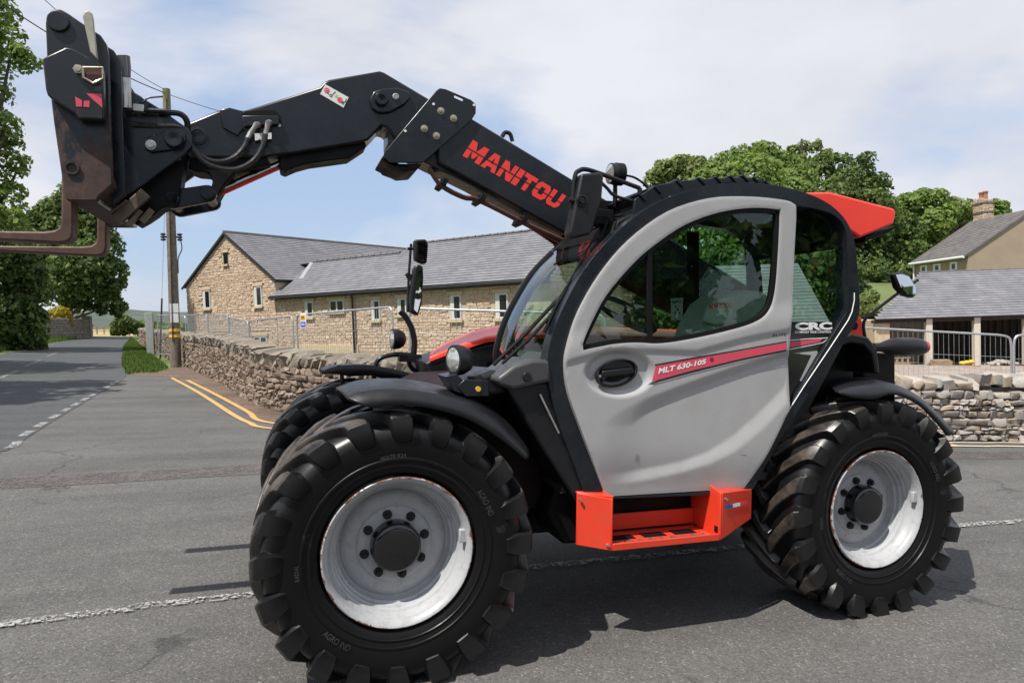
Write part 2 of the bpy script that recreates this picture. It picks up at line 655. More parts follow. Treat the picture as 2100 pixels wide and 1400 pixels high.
def rim_mat():
    m, t, b = nodes_of('rim_paint')
    c = N(t, 'ShaderNodeTexCoord')
    sp = N(t, 'ShaderNodeSeparateXYZ')
    t.links.new(c.outputs['Object'], sp.inputs[0])
    cb = N(t, 'ShaderNodeCombineXYZ')
    t.links.new(sp.outputs['X'], cb.inputs['X'])
    t.links.new(sp.outputs['Z'], cb.inputs['Z'])
    ln = N(t, 'ShaderNodeVectorMath', operation='LENGTH')
    t.links.new(cb.outputs[0], ln.inputs[0])
    mr = N(t, 'ShaderNodeMapRange')
    mr.inputs['From Min'].default_value = 0.30
    mr.inputs['From Max'].default_value = 0.332
    mr.inputs['To Min'].default_value = -0.25
    mr.inputs['To Max'].default_value = 0.14
    t.links.new(ln.outputs['Value'], mr.inputs['Value'])
    f = noise_tex(t, 10, 9, 0.72)
    a = N(t, 'ShaderNodeMath', operation='ADD')
    t.links.new(f, a.inputs[0])
    t.links.new(mr.outputs[0], a.inputs[1])
    fac = ramp(t, a.outputs[0], [(0.585, (0, 0, 0)), (0.61, (1, 1, 1))])
    base = ramp(t, noise_tex(t, 5, 6, 0.65), [(0.25, (0.27, 0.275, 0.285)), (0.45, (0.36, 0.37, 0.385)), (0.75, (0.40, 0.41, 0.425))])
    col = mixc(t, fac, base, ramp(t, noise_tex(t, 60, 4), [(0.3, (0.09, 0.03, 0.02)), (0.7, (0.2, 0.09, 0.06))]))
    grime = ramp(t, noise_tex(t, 22, 9, 0.75), [(0.5, (0, 0, 0)), (0.72, (0.55,) * 3)])
    col = mixc(t, grime, col, (0.17, 0.15, 0.13))
    t.links.new(col, b.inputs['Base Color'])
    t.links.new(ramp(t, fac, [(0, (0.38,) * 3), (1, (0.85,) * 3)]), b.inputs['Roughness'])
    return m


M_RIM = rim_mat()

M_ASPH = asphalt_mat('forecourt_asphalt', (0.096, 0.094, 0.092), (0.145, 0.14, 0.134), 105, 0.15)
M_ROAD = asphalt_mat('road_asphalt', (0.064, 0.068, 0.072), (0.10, 0.10, 0.10), 85, 0.14)  # dark tarmac, darkened further to carry part of the tree shade

M_DIRT = asphalt_mat('wall_foot_dirt', (0.13, 0.092, 0.07), (0.25, 0.2, 0.165), 45, 0.35)
M_GRAVEL = asphalt_mat('yard_gravel', (0.29, 0.245, 0.21), (0.42, 0.38, 0.34), 16, 0.3, (0.23, 0.185, 0.15))
M_REDASPH = worn_paint('reddish_tarmac', (0.095, 0.083, 0.08), 0.56, 3.5)
M_LINEW = worn_paint('white_road_paint', (0.36, 0.36, 0.355), 0.68)
M_LINEWF = worn_paint('faded_white_road_paint', (0.34, 0.335, 0.325), 0.73)
M_LINEY = worn_paint('yellow_road_paint', (0.52, 0.32, 0.12), 0.44)
M_LINEC = worn_paint('cream_road_paint', (0.60, 0.52, 0.38), 0.40)
M_GRASS = paint('grass_blades', (0.075, 0.135, 0.028), 0.7, var=0.5, scale=2)
M_EARTH = paint('meadow', (0.10, 0.135, 0.045), 0.9, var=0.4, scale=0.15)
M_STRAW = paint('dry_field', (0.34, 0.27, 0.12), 0.95, var=0.2, scale=0.08)
M_LAWN = paint('pasture_green', (0.12, 0.155, 0.05), 0.9, var=0.25, scale=0.1)  # the pasture's own green
M_SLATE = stone_mat('roof_slate', [(0.172, 0.174, 0.193), (0.187, 0.189, 0.207), (0.179, 0.181, 0.199), (0.198, 0.200, 0.219)], 0.55, 1.2)
M_OLDSLATE = stone_mat('old_roof_slate', [(0.13, 0.12, 0.125), (0.16, 0.15, 0.15), (0.145, 0.14, 0.14)], 0.8, 2)
M_HSTONE = stone_mat('buff_sandstone', [(0.52, 0.400, 0.297), (0.57, 0.450, 0.344), (0.484, 0.371, 0.281), (0.541, 0.414, 0.305), (0.584, 0.471, 0.367), (0.441, 0.321, 0.242), (0.548, 0.428, 0.320), (0.513, 0.400, 0.312)], 0.9, 5)
M_MORTAR = paint('lime_mortar', (0.46, 0.37, 0.26), 0.95, var=0.2, scale=3)
M_DRESSED = paint('dressed_sandstone', (0.48, 0.38, 0.255), 0.9, var=0.15, scale=4, bumps=0.2)
M_WSTONE = stone_mat('wall_sandstone', [(0.224, 0.17, 0.136), (0.288, 0.225, 0.179), (0.184, 0.142, 0.117), (0.256, 0.201, 0.16), (0.32, 0.261, 0.211), (0.232, 0.186, 0.156)], 0.95, 8, (0.31, 0.30, 0.26))
M_WCOPE = stone_mat('weathered_cope_stone', [(0.23, 0.205, 0.172), (0.295, 0.267, 0.221), (0.254, 0.226, 0.184), (0.205, 0.18, 0.156)], 0.95, 8, (0.36, 0.35, 0.29))
M_LSTONE = stone_mat('limestone_rubble', [(0.389, 0.369, 0.341), (0.334, 0.309, 0.287), (0.444, 0.42, 0.389), (0.358, 0.301, 0.251), (0.405, 0.377, 0.348), (0.311, 0.298, 0.287), (0.42, 0.341, 0.251)], 0.95, 8, (0.45, 0.44, 0.42))
M_CORE = paint('wall_core', (0.065, 0.05, 0.042), 1.0, var=0.3, scale=6)
M_CORE2 = paint('rubble_core', (0.10, 0.085, 0.075), 1.0, var=0.3, scale=6)
M_WFRAME = paint('pale_window_frame', (0.52, 0.53, 0.52), 0.5, var=0.05)
M_WPANE = paint('dark_window_pane', (0.012, 0.014, 0.015), 0.05, var=0.2, scale=2)
M_LEAD = paint('lead_flashing', (0.27, 0.285, 0.31), 0.5, var=0.15, scale=4)
M_GUTTER = paint('black_gutter', (0.02, 0.02, 0.021), 0.4)
M_RENDER = paint('tan_render', (0.31, 0.245, 0.18), 0.95, var=0.08, scale=1.2)
M_WOOD = paint('weathered_pole_wood', (0.15, 0.12, 0.096), 0.85, var=0.4, scale=9, bumps=0.4)
M_POLETOP = paint('mossy_pole_wood', (0.17, 0.17, 0.075), 0.9, var=0.3, scale=9)
M_TIMBER = paint('sawn_timber', (0.30, 0.215, 0.14), 0.85, var=0.25, scale=6)
M_BARK = paint('bark', (0.055, 0.045, 0.035), 0.95, var=0.4, scale=4)
M_BANDY = paint('yellow_band', (0.72, 0.40, 0.02), 0.5, var=0.05)
M_WIRE = paint('cable', (0.02, 0.02, 0.022), 0.6)
M_LEAF_D = leaf_mat('dark_leaves', [(0.051, 0.087, 0.031), (0.082, 0.138, 0.043), (0.117, 0.176, 0.055), (0.166, 0.22, 0.07)])
M_LEAF_M = leaf_mat('mid_leaves', [(0.122, 0.192, 0.053), (0.183, 0.265, 0.073), (0.234, 0.32, 0.094), (0.153, 0.228, 0.064)])
M_LEAF_L = leaf_mat('light_leaves', [(0.146, 0.19, 0.069), (0.211, 0.256, 0.094), (0.26, 0.301, 0.122), (0.171, 0.22, 0.081)])
M_LEAF_Y = leaf_mat('golden_leaves', [(0.36, 0.27, 0.02), (0.46, 0.36, 0.03), (0.26, 0.2, 0.018)])
M_CONC = paint('concrete_post', (0.3, 0.31, 0.3), 0.9, var=0.12, scale=8)
M_DARKW = paint('dark_boards', (0.035, 0.027, 0.022), 0.9, var=0.3, scale=3)
M_CLAY = paint('terracotta', (0.30, 0.12, 0.075), 0.85, var=0.2, scale=6)
M_HEAD = paint('slate_headstone', (0.035, 0.035, 0.038), 0.6, var=0.2)
M_WHITEW = paint('white_joinery', (0.72, 0.72, 0.72), 0.5, var=0.03)


def hill_mat(name, a, b_):
    m, t, b = nodes_of(name)
    c = ramp(t, noise_tex(t, 0.012, 7, 0.6), [(0.35, a), (0.65, b_)])
    t.links.new(c, b.inputs['Base Color'])
    b.inputs['Roughness'].default_value = 1.0
    return m


M_HILL = hill_mat('wooded_hill', (0.04, 0.06, 0.05), (0.07, 0.09, 0.07))
M_HILL2 = hill_mat('far_hill', (0.05, 0.07, 0.05), (0.085, 0.10, 0.065))


# ------------------------------------------------------------------ lettering
def text_geo(s, bold=0.0):
    cu = bpy.data.curves.new('lettering', 'FONT')
    cu.body = s
    cu.offset = bold
    cu.resolution_u = 3
    o = bpy.data.objects.new('lettering', cu)
    COL.objects.link(o)
    dg = bpy.context.evaluated_depsgraph_get()
    me = bpy.data.meshes.new_from_object(o.evaluated_get(dg))
    vs = [(v.co.x, v.co.y) for v in me.vertices]
    fs = [tuple(p.vertices) for p in me.polygons]
    bpy.data.objects.remove(o)
    bpy.data.curves.remove(cu)
    bpy.data.meshes.remove(me)
    x0, x1 = min(v[0] for v in vs), max(v[0] for v in vs)
    y0, y1 = min(v[1] for v in vs), max(v[1] for v in vs)
    return [((x - x0) / (x1 - x0), (y - y0) / (y1 - y0)) for x, y in vs], fs


def bil(q, u, v):
    a, b, c, d = q           # bl, br, tr, tl
    return (a * (1 - u) + b * u) * (1 - v) + (d * (1 - u) + c * u) * v


def text_on(mb, s, quad, bold=0.0):
    vs, fs = text_geo(s, bold)
    q = [Vector(p) for p in quad]
    mb.add([bil(q, u, v) for u, v in vs], fs)


def loops_on(mb, loops, quad):
    q = [Vector(p) for p in quad]
    tess = tessellate_polygon([[Vector((x, z, 0)) for x, z in lp] for lp in loops])
    flat = [p for lp in loops for p in lp]
    mb.add([bil(q, u, v) for u, v in flat], [tuple(t) for t in tess])


def plate(mb, pts, t):
    """thin decal plate on a plane y = const: pts are machine-frame points, t the thickness towards the viewer"""
    n = len(pts)
    vs = [tuple(p) for p in pts] + [(p[0], p[1] + t, p[2]) for p in pts]
    mb.add(vs, [tuple(range(n)), tuple(range(2 * n - 1, n - 1, -1))] + [(i, i + n, (i + 1) % n + n, (i + 1) % n) for i in range(n)])


def PY(pts, y):
    return [P(a, b, y) for a, b in pts]


# ------------------------------------------------------------------ the setting: ground, roads, markings
def sheet(name, pts, mat, h, kind='structure'):
    mb = MB()
    mb.add([GV(p[0], p[1], h) for p in pts], [tuple(range(len(pts)))])
    o = obj(name, mb, mat, smooth=False)
    return tag(o, kind=kind)


def ribbon(name, pts, w, mat, h, k=6, kind='structure', smooth=True):
    pts = [Vector((p[0], p[1], 0)) for p in pts]
    if smooth and len(pts) > 2:
        pts = catmull(pts, k)
    L_, R_ = [], []
    for i, p in enumerate(pts):
        t = (pts[min(i + 1, len(pts) - 1)] - pts[max(i - 1, 0)]).normalized()
        nrm = Vector((-t.y, t.x, 0))
        L_.append(GV(p.x + nrm.x * w / 2, p.y + nrm.y * w / 2, h))
        R_.append(GV(p.x - nrm.x * w / 2, p.y - nrm.y * w / 2, h))
    mb = MB()
    mb.loft([[a, b] for a, b in zip(L_, R_)])
    return tag(obj(name, mb, mat, smooth=False), kind=kind)


def gp(pts):
    return [(q.x, q.y) for q in (G(a, b) for a, b in pts)]


sheet('ground', [(-260, -60), (260, -60), (260, 260), (-260, 260)], M_EARTH, -0.02)
WALL_A = [(-10.92, 56.8), (-6.4, 36.5), (-4.0, 26.0), (-2.16, 17.75), (-1.35, 13.6), (-0.75, 10.9), (0.35, 8.7), (1.7, 7.1), (3.0, 6.35)]
WALL_B = [(3.2, 6.3), (5.0, 5.7), (7.0, 5.15), (9.02, 4.55), (11.5, 3.65), (15.0, 2.3)]
wa = [(v.x, v.y) for v in catmull([(a, b, 0) for a, b in WALL_A], 6)]
wb = [(v.x, v.y) for v in catmull([(a, b, 0) for a, b in WALL_B], 6)]
verge_px = gp([(262, 768), (251, 745), (252, 712), (270, 692)])
forecourt = [(-40, -25), (40, -25), (22, -2)] + [(x, y + 0.25) for x, y in reversed(wb)] + [(x + .1, y + 0.2) for x, y in reversed(wa) if y < 26] + verge_px[:1] + gp([(225, 775), (120, 820), (0, 880)]) + [(-14, 5), (-40, -5)]
sheet('forecourt', forecourt, M_ASPH, 0.0)
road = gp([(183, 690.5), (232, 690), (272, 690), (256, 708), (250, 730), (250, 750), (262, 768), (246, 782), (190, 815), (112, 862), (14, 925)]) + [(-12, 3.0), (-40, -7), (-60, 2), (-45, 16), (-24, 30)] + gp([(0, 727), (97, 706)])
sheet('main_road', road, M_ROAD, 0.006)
ribbon('reddish_tarmac_strip', [(-9, 4.5)] + gp([(0, 992), (525, 962)]) + [(2.5, 5.2), (5.2, 4.6)] + gp([(1990, 933), (2100, 934)]) + [(13, 2.2)], 0.55, M_REDASPH, 0.004)
dirt = gp([(255, 769), (345, 772), (400, 790), (460, 822), (545, 866)]) + [(0.2, 7.2)] + [(x + .2, y + .1) for x, y in reversed(wa) if 8 < y < 26.5]
sheet('wall_foot_dirt', dirt, M_DIRT, 0.008)
ribbon('yellow_line', gp([(352, 775), (400, 801), (440, 826), (480, 852), (512, 868), (545, 878)]) + [(0.4, 7.2), (2.0, 6.0), (5.0, 5.15)] + gp([(1960, 913)]), 0.10, M_LINEY, 0.012)
ribbon('yellow_line', gp([(384, 780), (430, 803), (470, 824), (510, 846), (545, 866)]) + [(0.55, 7.6), (2.2, 6.25), (5.1, 5.35)] + gp([(1950, 909)]), 0.10, M_LINEY, 0.012)
ribbon('cream_line', gp([(1900, 915.5), (1960, 915.5), (2030, 916.5), (2110, 917)]) + [(14, 2.2)], 0.075, M_LINEC, 0.014)
ribbon('cream_line', gp([(1900, 909), (1960, 908.5), (2030, 909), (2110, 909.5)]) + [(14, 2.55)], 0.06, M_LINEC, 0.014)
ribbon('white_parking_line', gp([(-400, 1330), (0, 1283), (260, 1251), (520, 1221)]) + gp([(1960, 1080), (2100, 1069)]) + [(9, 1.1)], 0.085, M_LINEWF, 0.012)
dl = [Vector((a, b, 0)) for a, b in gp([(244, 781), (200, 805), (150, 833), (95, 865), (45, 896), (0, 925)])]
dl = catmull(dl + [Vector((-4.6, 5.6, 0)), Vector((-6.5, 4.2, 0))], 8)
acc, seg_pts = 0.0, []
for i in range(len(dl) - 1):
    n_ = max(1, int((dl[i + 1] - dl[i]).length / 0.1))
    for j in range(n_):
        q = dl[i].lerp(dl[i + 1], j / n_)
        acc += (dl[i + 1] - dl[i]).length / n_
        if acc % 1.0 < 0.66:
            seg_pts.append((q.x, q.y))
        else:
            if len(seg_pts) > 1:
                ribbon('white_give_way_dash', seg_pts, 0.11, M_LINEW, 0.014, smooth=False)
            seg_pts = []
for a, b in (((117, 723), (98, 731)), ((82, 739), (52, 752)), ((35, 760), (0, 776))):
    ribbon('white_centre_dash', gp([a, b]), 0.12, M_LINEWF, 0.014, smooth=False)

yard = [(x + .25, y + .3) for x, y in wb] + [(60, 10), (60, 40), (30, 40), (8, 22), (2.5, 8.5)]
sheet('gravel_yard', yard, M_GRAVEL, 0.01)
sheet('dry_field', gp([(150, 690), (130, 684), (150, 676), (262, 676), (300, 686), (275, 690)]), M_STRAW, 0.02)

# ------------------------------------------------------------------ the telehandler
tele = thing('telehandler', 'large black, grey and red telescopic handler with raised boom, parked on the asphalt forecourt', 'telehandler')
tele.matrix_world = TILT.to_4x4()


def part(name, mb, mat, bevel=0.004, parent=None, **kw):
    return obj(name, mb, mat, parent or tele, bevel, **kw)


# wheels -------------------------------------------------------------------
AX, RT = 0.585, 0.617


def tyre_mb():
    mb = MB()
    half = [(.335, .035), (.345, .012), (.355, .004), (.375, -.004), (.378, -.008), (.384, -.008), (.388, -.006), (.405, -.011), (.408, -.016), (.416, -.016), (.419, -.0135), (.46, -.022), (.50, -.022), (.535, -.012), (.56, .012), (.572, .05), (.578, .12), (.579, .23)]
    prof = half + [(r, .46 - y) for r, y in reversed(half[:-1])]
    mb.lathe(prof, 72)
    st = [((.490, -.026), (.480, -.014), -.010, .028), ((.518, -.036), (.508, -.010), -.006, .036), ((.560, -.044), (.542, .0), 0, .041), ((.595, -.038), (.556, .010), .005, .043), ((.610, -.016), (.562, .02), .015, .044), ((.615, .012), (.570, .035), .045, .043),
          ((.616, .06), (.575, .07), .115, .039), ((.617, .12), (.577, .12), .21, .036), ((.617, .18), (.578, .18), .315, .033), ((.616, .235), (.578, .235), .415, .029), ((.606, .262), (.577, .262), .43, .024)]
    for side in (0, 1):
        for i in range(20):
            a0 = 2 * math.pi * (i + 0.5 * side) / 20
            rings = []
            for (rt, yt), (rb, yb), off, hw in st:
                if side:
                    yt, yb = .46 - yt, .46 - yb
                row = []
                for r_, y_, w in ((rb, yb, -1.36), (rt - .004, yt, -1.03), (rt, yt, -.88), (rt, yt, .88), (rt - .004, yt, 1.03), (rb, yb, 1.30)):
                    a = a0 + off + w * hw / r_
                    row.append((r_ * math.cos(a), y_, r_ * math.sin(a)))
                rings.append(row)
            mb.loft(rings)
            for end in (rings[0], rings[-1]):
                mb.add(end, [(0, 1, 2, 3, 4, 5)])
    mb.v = [(x, y, max(z, -AX + 0.001)) for x, y, z in mb.v]
    return mb


def rim_mb():
    mb = MB()
    prof = [(.318, .03), (.331, .018), (.333, .006), (.327, .0), (.320, .002), (.314, .010), (.306, .016), (.301, .03), (.299, .05), (.291, .058), (.289, .078), (.280, .084), (.278, .102), (.269, .108), (.267, .128), (.258, .134), (.256, .158), (.250, .168),
            (.244, .170), (.236, .160), (.20, .150), (.175, .152), (.165, .140), (.155, .138), (.11, .138), (.05, .138)]
    mb.lathe(prof, 64)
    back = [(.318, .03), (.300, .06), (.27, .14), (.262, .2), (.262, .34), (.32, .44), (.333, .455)]
    mb.lathe(back, 48)
    mb.add([(.04, .139, 0), (-.04, .139, .04), (-.04, .139, -.04)], [(0, 1, 2)])
    return mb


def hub_mb():
    mb = MB()
    mb.lathe([(.001, .06), (.085, .06), (.100, .064), (.108, .072), (.110, .085), (.113, .10), (.113, .139)], 36)
    return mb


def nut_mb():
    mb = MB()
    mb.lathe([(.001, -.026), (.009, -.026), (.012, -.02), (.012, -.018), (.018, -.018), (.018, -.004), (.022, -.003), (.022, .004)], 10)
    return mb


def side_letters(mb, s, a_mid, r, h, direction=-1):
    vs, fs = text_geo(s, 0.01)
    span = 0.62 * h * len(s) / r
    out = []
    for u, v in vs:
        a = a_mid + direction * (u - .5) * span
        rr = r + (v - .5) * h * (1 if direction < 0 else -1)
        out.append((rr * math.cos(a), -.0265, rr * math.sin(a)))
    mb.add(out, fs)


ty, ri, hu, nu = tyre_mb(), rim_mb(), hub_mb(), nut_mb()
SLS = [MB() for _ in range(4)]
side_letters(SLS[0], 'AGRO IND', math.radians(28), .432, .027)
side_letters(SLS[1], '460/70 R24', math.radians(95), .430, .018)
side_letters(SLS[2], 'AGRO IND', math.radians(232), .432, .027, 1)
side_letters(SLS[3], 'RADIAL', math.radians(185), .430, .018)
M_LETTER = paint('tyre_lettering', (0.035, 0.034, 0.033), 0.7, var=0.5, scale=12)
valve = MB()
valve.obox((.29, .03, .045), (1, 0, 0), (0, 1, 0), (0, 0, 1), .018, .012, .03)


def make_wheel(mirror):
    f = -1 if mirror else 1

    def mm(mb):
        o = MB()
        o.v = [(x, y * f, z) for x, y, z in mb.v]
        o.f = list(mb.f)
        return o
    w = obj('wheel', mm(ri), M_RIM, tele, angle=40)
    obj('tyre', mm(ty), M_RUBBER, w, angle=30)
    obj('hub', mm(hu), M_GLOSSB, w, angle=40)
    if not mirror:
        for sl in SLS:
            obj('sidewall_lettering', sl, M_LETTER, w, smooth=False)
        obj('valve_guard', valve, M_RIM, w, 0.004)
    me = None
    for i in range(8):
        if me is None:
            n0 = obj('wheel_nut', mm(nu), M_BLACKP, w)
            me = n0.data
        else:
            n0 = link('wheel_nut', me, w)
        a = 2 * math.pi * i / 8 + 0.25
        n0.location = (.14 * math.cos(a), .138 * f, .14 * math.sin(a))
    return w


def copy_part(o):
    c = o.copy()
    COL.objects.link(c)
    for ch in list(o.children):
        d = ch.copy()
        COL.objects.link(d)
        d.parent = c
    return c


w_near = make_wheel(False)
w_near.location = (0, 0, AX)
w2 = copy_part(w_near)
w2.location = (2.69, 0, AX)
w_far = make_wheel(True)
w_far.location = (0, 2.12, AX)
w4 = copy_part(w_far)
w4.location = (2.69, 2.12, AX)


# fenders --------------------------------------------------------------------
def fender(crest, ridge, lip, mirror=None):
    c = sm([tuple(v) for v in PY(crest, .42)], 5)
    r = sm([tuple(v) for v in PY(ridge, .01)], 5)
    l = sm([tuple(v) for v in PY(lip, -.03)], 5)
    rings = []
    for q_i, (a, b, d) in enumerate(zip(c, r, l)):
        a, b, d = Vector(a), Vector(b), Vector(d)
        tq = q_i / (len(c) - 1)
        inner = a + Vector((0, .012, -.005 - .075 * min(1, tq * 5) * (1 - .6 * tq)))
        m1 = a.lerp(b, .5) + Vector((0, 0, .006))
        row = [inner, a + Vector((0, .006, -.012)), a, m1, a.lerp(b, .97) + Vector((0, 0, .003)), b.lerp(d, .03), b.lerp(d, .5) + Vector((0, -.012, 0)), d]
        if mirror is not None:
            row = [Vector((p.x, mirror - p.y, p.z)) for p in row]
        rings.append(row)
    mb = MB()
    mb.loft(rings)
    o = part('fender', mb, M_BLACKP, 0, angle=50)
    s_ = o.modifiers.new('thickness', 'SOLIDIFY')
    s_.thickness = 0.014
    s_.offset = 0
    return o


FC = [(690, 797), (735, 782), (790, 778), (835, 780), (890, 790), (950, 806), (1005, 832), (1050, 872), (1085, 922)]
FR = [(712, 818), (740, 808), (790, 802), (840, 804), (895, 812), (960, 830), (1015, 862), (1052, 898), (1083, 932)]
FL = [(757, 834), (775, 835), (810, 831), (850, 832), (905, 842), (965, 862), (1015, 892), (1050, 918), (1077, 942)]
fender(FC, FR, FL)
fender(FC, FR, FL, 2.12)
mb = MB()
mb.tube([P(694, 750, 1.72), P(700, 762, 1.70), P(704, 800, 1.72)], .014, 8)
part('fender_stay', mb, M_BLACKP, 0)
RC = [(1700, 792), (1725, 780), (1762, 775), (1810, 782), (1860, 800), (1905, 832), (1950, 882)]
RR = [(1712, 803), (1740, 797), (1785, 793), (1830, 796), (1872, 812), (1915, 846), (1954, 886)]
RL = [(1722, 806), (1750, 815), (1792, 818), (1832, 808), (1880, 826), (1918, 862), (1943, 893)]
fender(RC, RR, RL)
fender(RC, RR, RL, 2.12)

# chassis ---------------------------------------------------------------------
mb = MB()
mb.prism([(-.35, .55), (-.3, .85), (.1, 1.05), (2.2, 1.0), (2.9, 1.0), (3.0, .6), (2.8, .42), (-.1, .42)], .62, 1.5)
part('chassis', mb, M_MATT, .01)
mb = MB()
for x in (0, 2.69):
    mb.cyl((x, .2, AX), (x, 1.95, AX), .09, 16)
    mb.ball((x, 1.06, AX), .19, 14, 8)
    mb.obox((x, .5, AX), (1, 0, 0), (0, 1, 0), (0, 0, 1), .07, .05, .17)
part('axle', mb, M_MATT, 0)
mb = MB()
mb.prism([(.12, .75), (.16, 1.22), (.3, 1.285), (.6, 1.30), (.78, 1.1), (.86, .62), (.5, .55)], .46, 1.35)
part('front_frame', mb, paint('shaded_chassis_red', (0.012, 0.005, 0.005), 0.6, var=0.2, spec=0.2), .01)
mb = MB()
mb.prism(PXZ([(960, 772), (1000, 757), (1040, 760), (1045, 800), (1000, 810), (940, 800)], .3), .22, .62)
part('front_cowl', mb, M_BLACKP, .025, seg=3)
mb = MB()
mb.prism(PXZ([(1040, 795), (1128, 780), (1165, 880), (1222, 1025), (1185, 1034), (1120, 930)], .13), .14, .55)
part('cab_skirt', mb, M_BLACKP, .015)
mb = MB()
mb.prism([(.8, .62), (.95, 1.0), (2.0, 1.0), (2.2, .62), (2.05, .45), (.9, .45)], .30, .62)
part('fuel_tank', mb, M_MATT, .02)

# access step ---------------------------------------------------------------------
mb = MB()


def pl4(mb, a, b, c, d, t=(0, .012, 0)):
    q = [Vector(p) for p in (a, b, c, d)]
    tt = Vector(t)
    mb.add(q + [p + tt for p in q], [(0, 1, 2, 3), (7, 6, 5, 4), (0, 4, 5, 1), (1, 5, 6, 2), (2, 6, 7, 3), (3, 7, 4, 0)])


x0 = P(1182, 1122, .12).x
pl4(mb, (x0, .12, .505), (1.045, .03, .489), (1.045, .03, .745), (x0, .12, .765))
pl4(mb, (1.045, .03, .489), (1.66, .03, .489), (1.66, .03, .525), (1.045, .03, .525))
pl4(mb, (1.672, .03, .492), (1.925, .12, .56), (1.925, .12, .72), (1.672, .03, .738))
pl4(mb, (1.66, .03, .492), (1.66, .30, .492), (1.66, .30, .80), (1.66, .03, .736), (.011, 0, 0))
pl4(mb, (1.045, .03, .492), (1.045, .30, .492), (1.045, .30, .80), (1.045, .03, .745), (-.011, 0, 0))
pl4(mb, (1.045, .27, .515), (1.66, .27, .515), (1.66, .27, .60), (1.045, .27, .60))
pl4(mb, (1.675, .045, .727), (1.90, .125, .71), (1.90, .3, .71), (1.675, .3, .727), (0, 0, .012))
pl4(mb, (x0, .125, .757), (1.05, .035, .745), (1.05, .3, .745), (x0, .3, .757), (0, 0, .012))
step = part('step', mb, M_ORANGE, .004)
mb = MB()
mb.box((1.05, .045, .497), (1.655, .265, .507))
part('step_tread', mb, M_ORANGE, 0, step)
mb = MB()
for i in range(9):
    xx = 1.075 + i * .062
    mb.box((xx, .052 + .006 * (i % 2), .508), (xx + .048, .068 + .006 * (i % 2), .520))
    mb.box((xx + .02, .085, .508), (xx + .034, .098, .518))
part('tread_tooth', mb, M_STEEL, 0, step)
for a in (1.10, 1.28, 1.46):
    mb = MB()
    mb.box((a, .13, .5075), (a + .13, .20, .5095))
    part('tread_slot', mb, M_MATT, 0, step)
for px, py, y_ in ((1470, 1084, .06), (1391, 1083, .25)):
    c = P(px, py, y_)
    mb = MB()
    mb.box((1.6565, y_ - .014, c.z - .016), (1.6585, y_ + .014, c.z + .016))
    part('drain_hole', mb, M_MATT, 0, step)
for x_, y_, z_ in ((1.70, .032, .70), (.90, .092, .735), (1.02, .030, .52)):
    mb = MB()
    mb.cyl((x_, y_ + .012, z_), (x_, y_ - .004, z_), .007, 8)
    part('step_bolt', mb, M_STEEL, 0, step)
mb = MB()
plate(mb, PY([(1488, 1036), (1532, 1027), (1532, 1035), (1488, 1044)], .028), .004)
q = mb.v
mb2 = MB()


def decal(name, pts, y, mat, parent=None, t=.002):
    m = MB()
    plate(m, PY(pts, y), t)
    return part(name, m, mat, 0, parent, smooth=False)


def slope_pt(px, py):   # point on the slanted right face of the step
    lo, hi = 0.0, 1.0
    a = P(px, py, .026)
    for _ in range(8):
        f = min(1, max(0, (a.x - 1.672) / .253))
        a = P(px, py, .026 + .09 * f)
    return a


for nm, pts, m in (('flag_sticker_blue', [(1488, 1036), (1503, 1033), (1503, 1040), (1488, 1043)], M_BLUE), ('flag_sticker_white', [(1503, 1033), (1518, 1030), (1518, 1037), (1503, 1040)], M_WHITE), ('flag_sticker_pink', [(1518, 1030), (1532, 1027), (1531, 1034), (1518, 1037)], M_PINK)):
    mbx = MB()
    plate(mbx, [slope_pt(*p) for p in pts], .0015)
    part(nm.rsplit('_', 1)[0], mbx, m, 0, step, smooth=False)

# cab ---------------------------------------------------------------------
OUT = [(1203, 1024), (1176, 950), (1150, 880), (1128, 800), (1122, 745), (1132, 690), (1160, 620), (1210, 535), (1280, 462), (1345, 417), (1420, 388), (1500, 375), (1575, 378), (1645, 393), (1700, 418), (1737, 455), (1754, 505), (1761, 580), (1763, 635), (1752, 668), (1725, 708), (1650, 822), (1590, 920), (1545, 1002), (1520, 1012)]
DOOR_O = [(1243, 1018), (1215, 950), (1185, 872), (1162, 805), (1155, 752), (1160, 710), (1183, 640), (1228, 562), (1288, 492), (1368, 434), (1450, 408), (1530, 405), (1595, 411), (1620, 419), (1626, 436), (1622, 520), (1617, 640), (1614, 740), (1613, 830), (1604, 855), (1560, 945), (1526, 1001)]
INN = [(1240, 1020)] + DOOR_O[1:13] + [(1628, 420), (1695, 434), (1728, 458), (1738, 505), (1739, 625), (1722, 662), (1700, 698), (1650, 782), (1606, 858), (1560, 946), (1528, 1003)]


def smooth_loop(px, y, k=4, sharp=()):
    pts = PXZ(px, y)
    n = len(pts)
    cm = catmull([(a, b, 0) for a, b in pts], k, True)
    out = []
    for i in range(n):
        if i in sharp or (i + 1) % n in sharp:
            out.append(pts[i])
            if not (i in sharp):
                pass
        else:
            out += [(v.x, v.y) for v in cm[i * k:(i + 1) * k]]
    return out


YC = .12
fo = smooth_loop(OUT, YC, 4, (0, 23, 24))
fi = smooth_loop(INN, YC, 4, (0, 23))
mb = MB()
mb.prism_holes([fo, fi], YC, YC + .09)
frame = part('cab_frame', mb, M_BLACK, .034, angle=60, seg=5)
mb = MB()
mb.prism_holes([fo, fi], .94, 1.02)
part('cab_frame', mb, M_BLACK, .01)

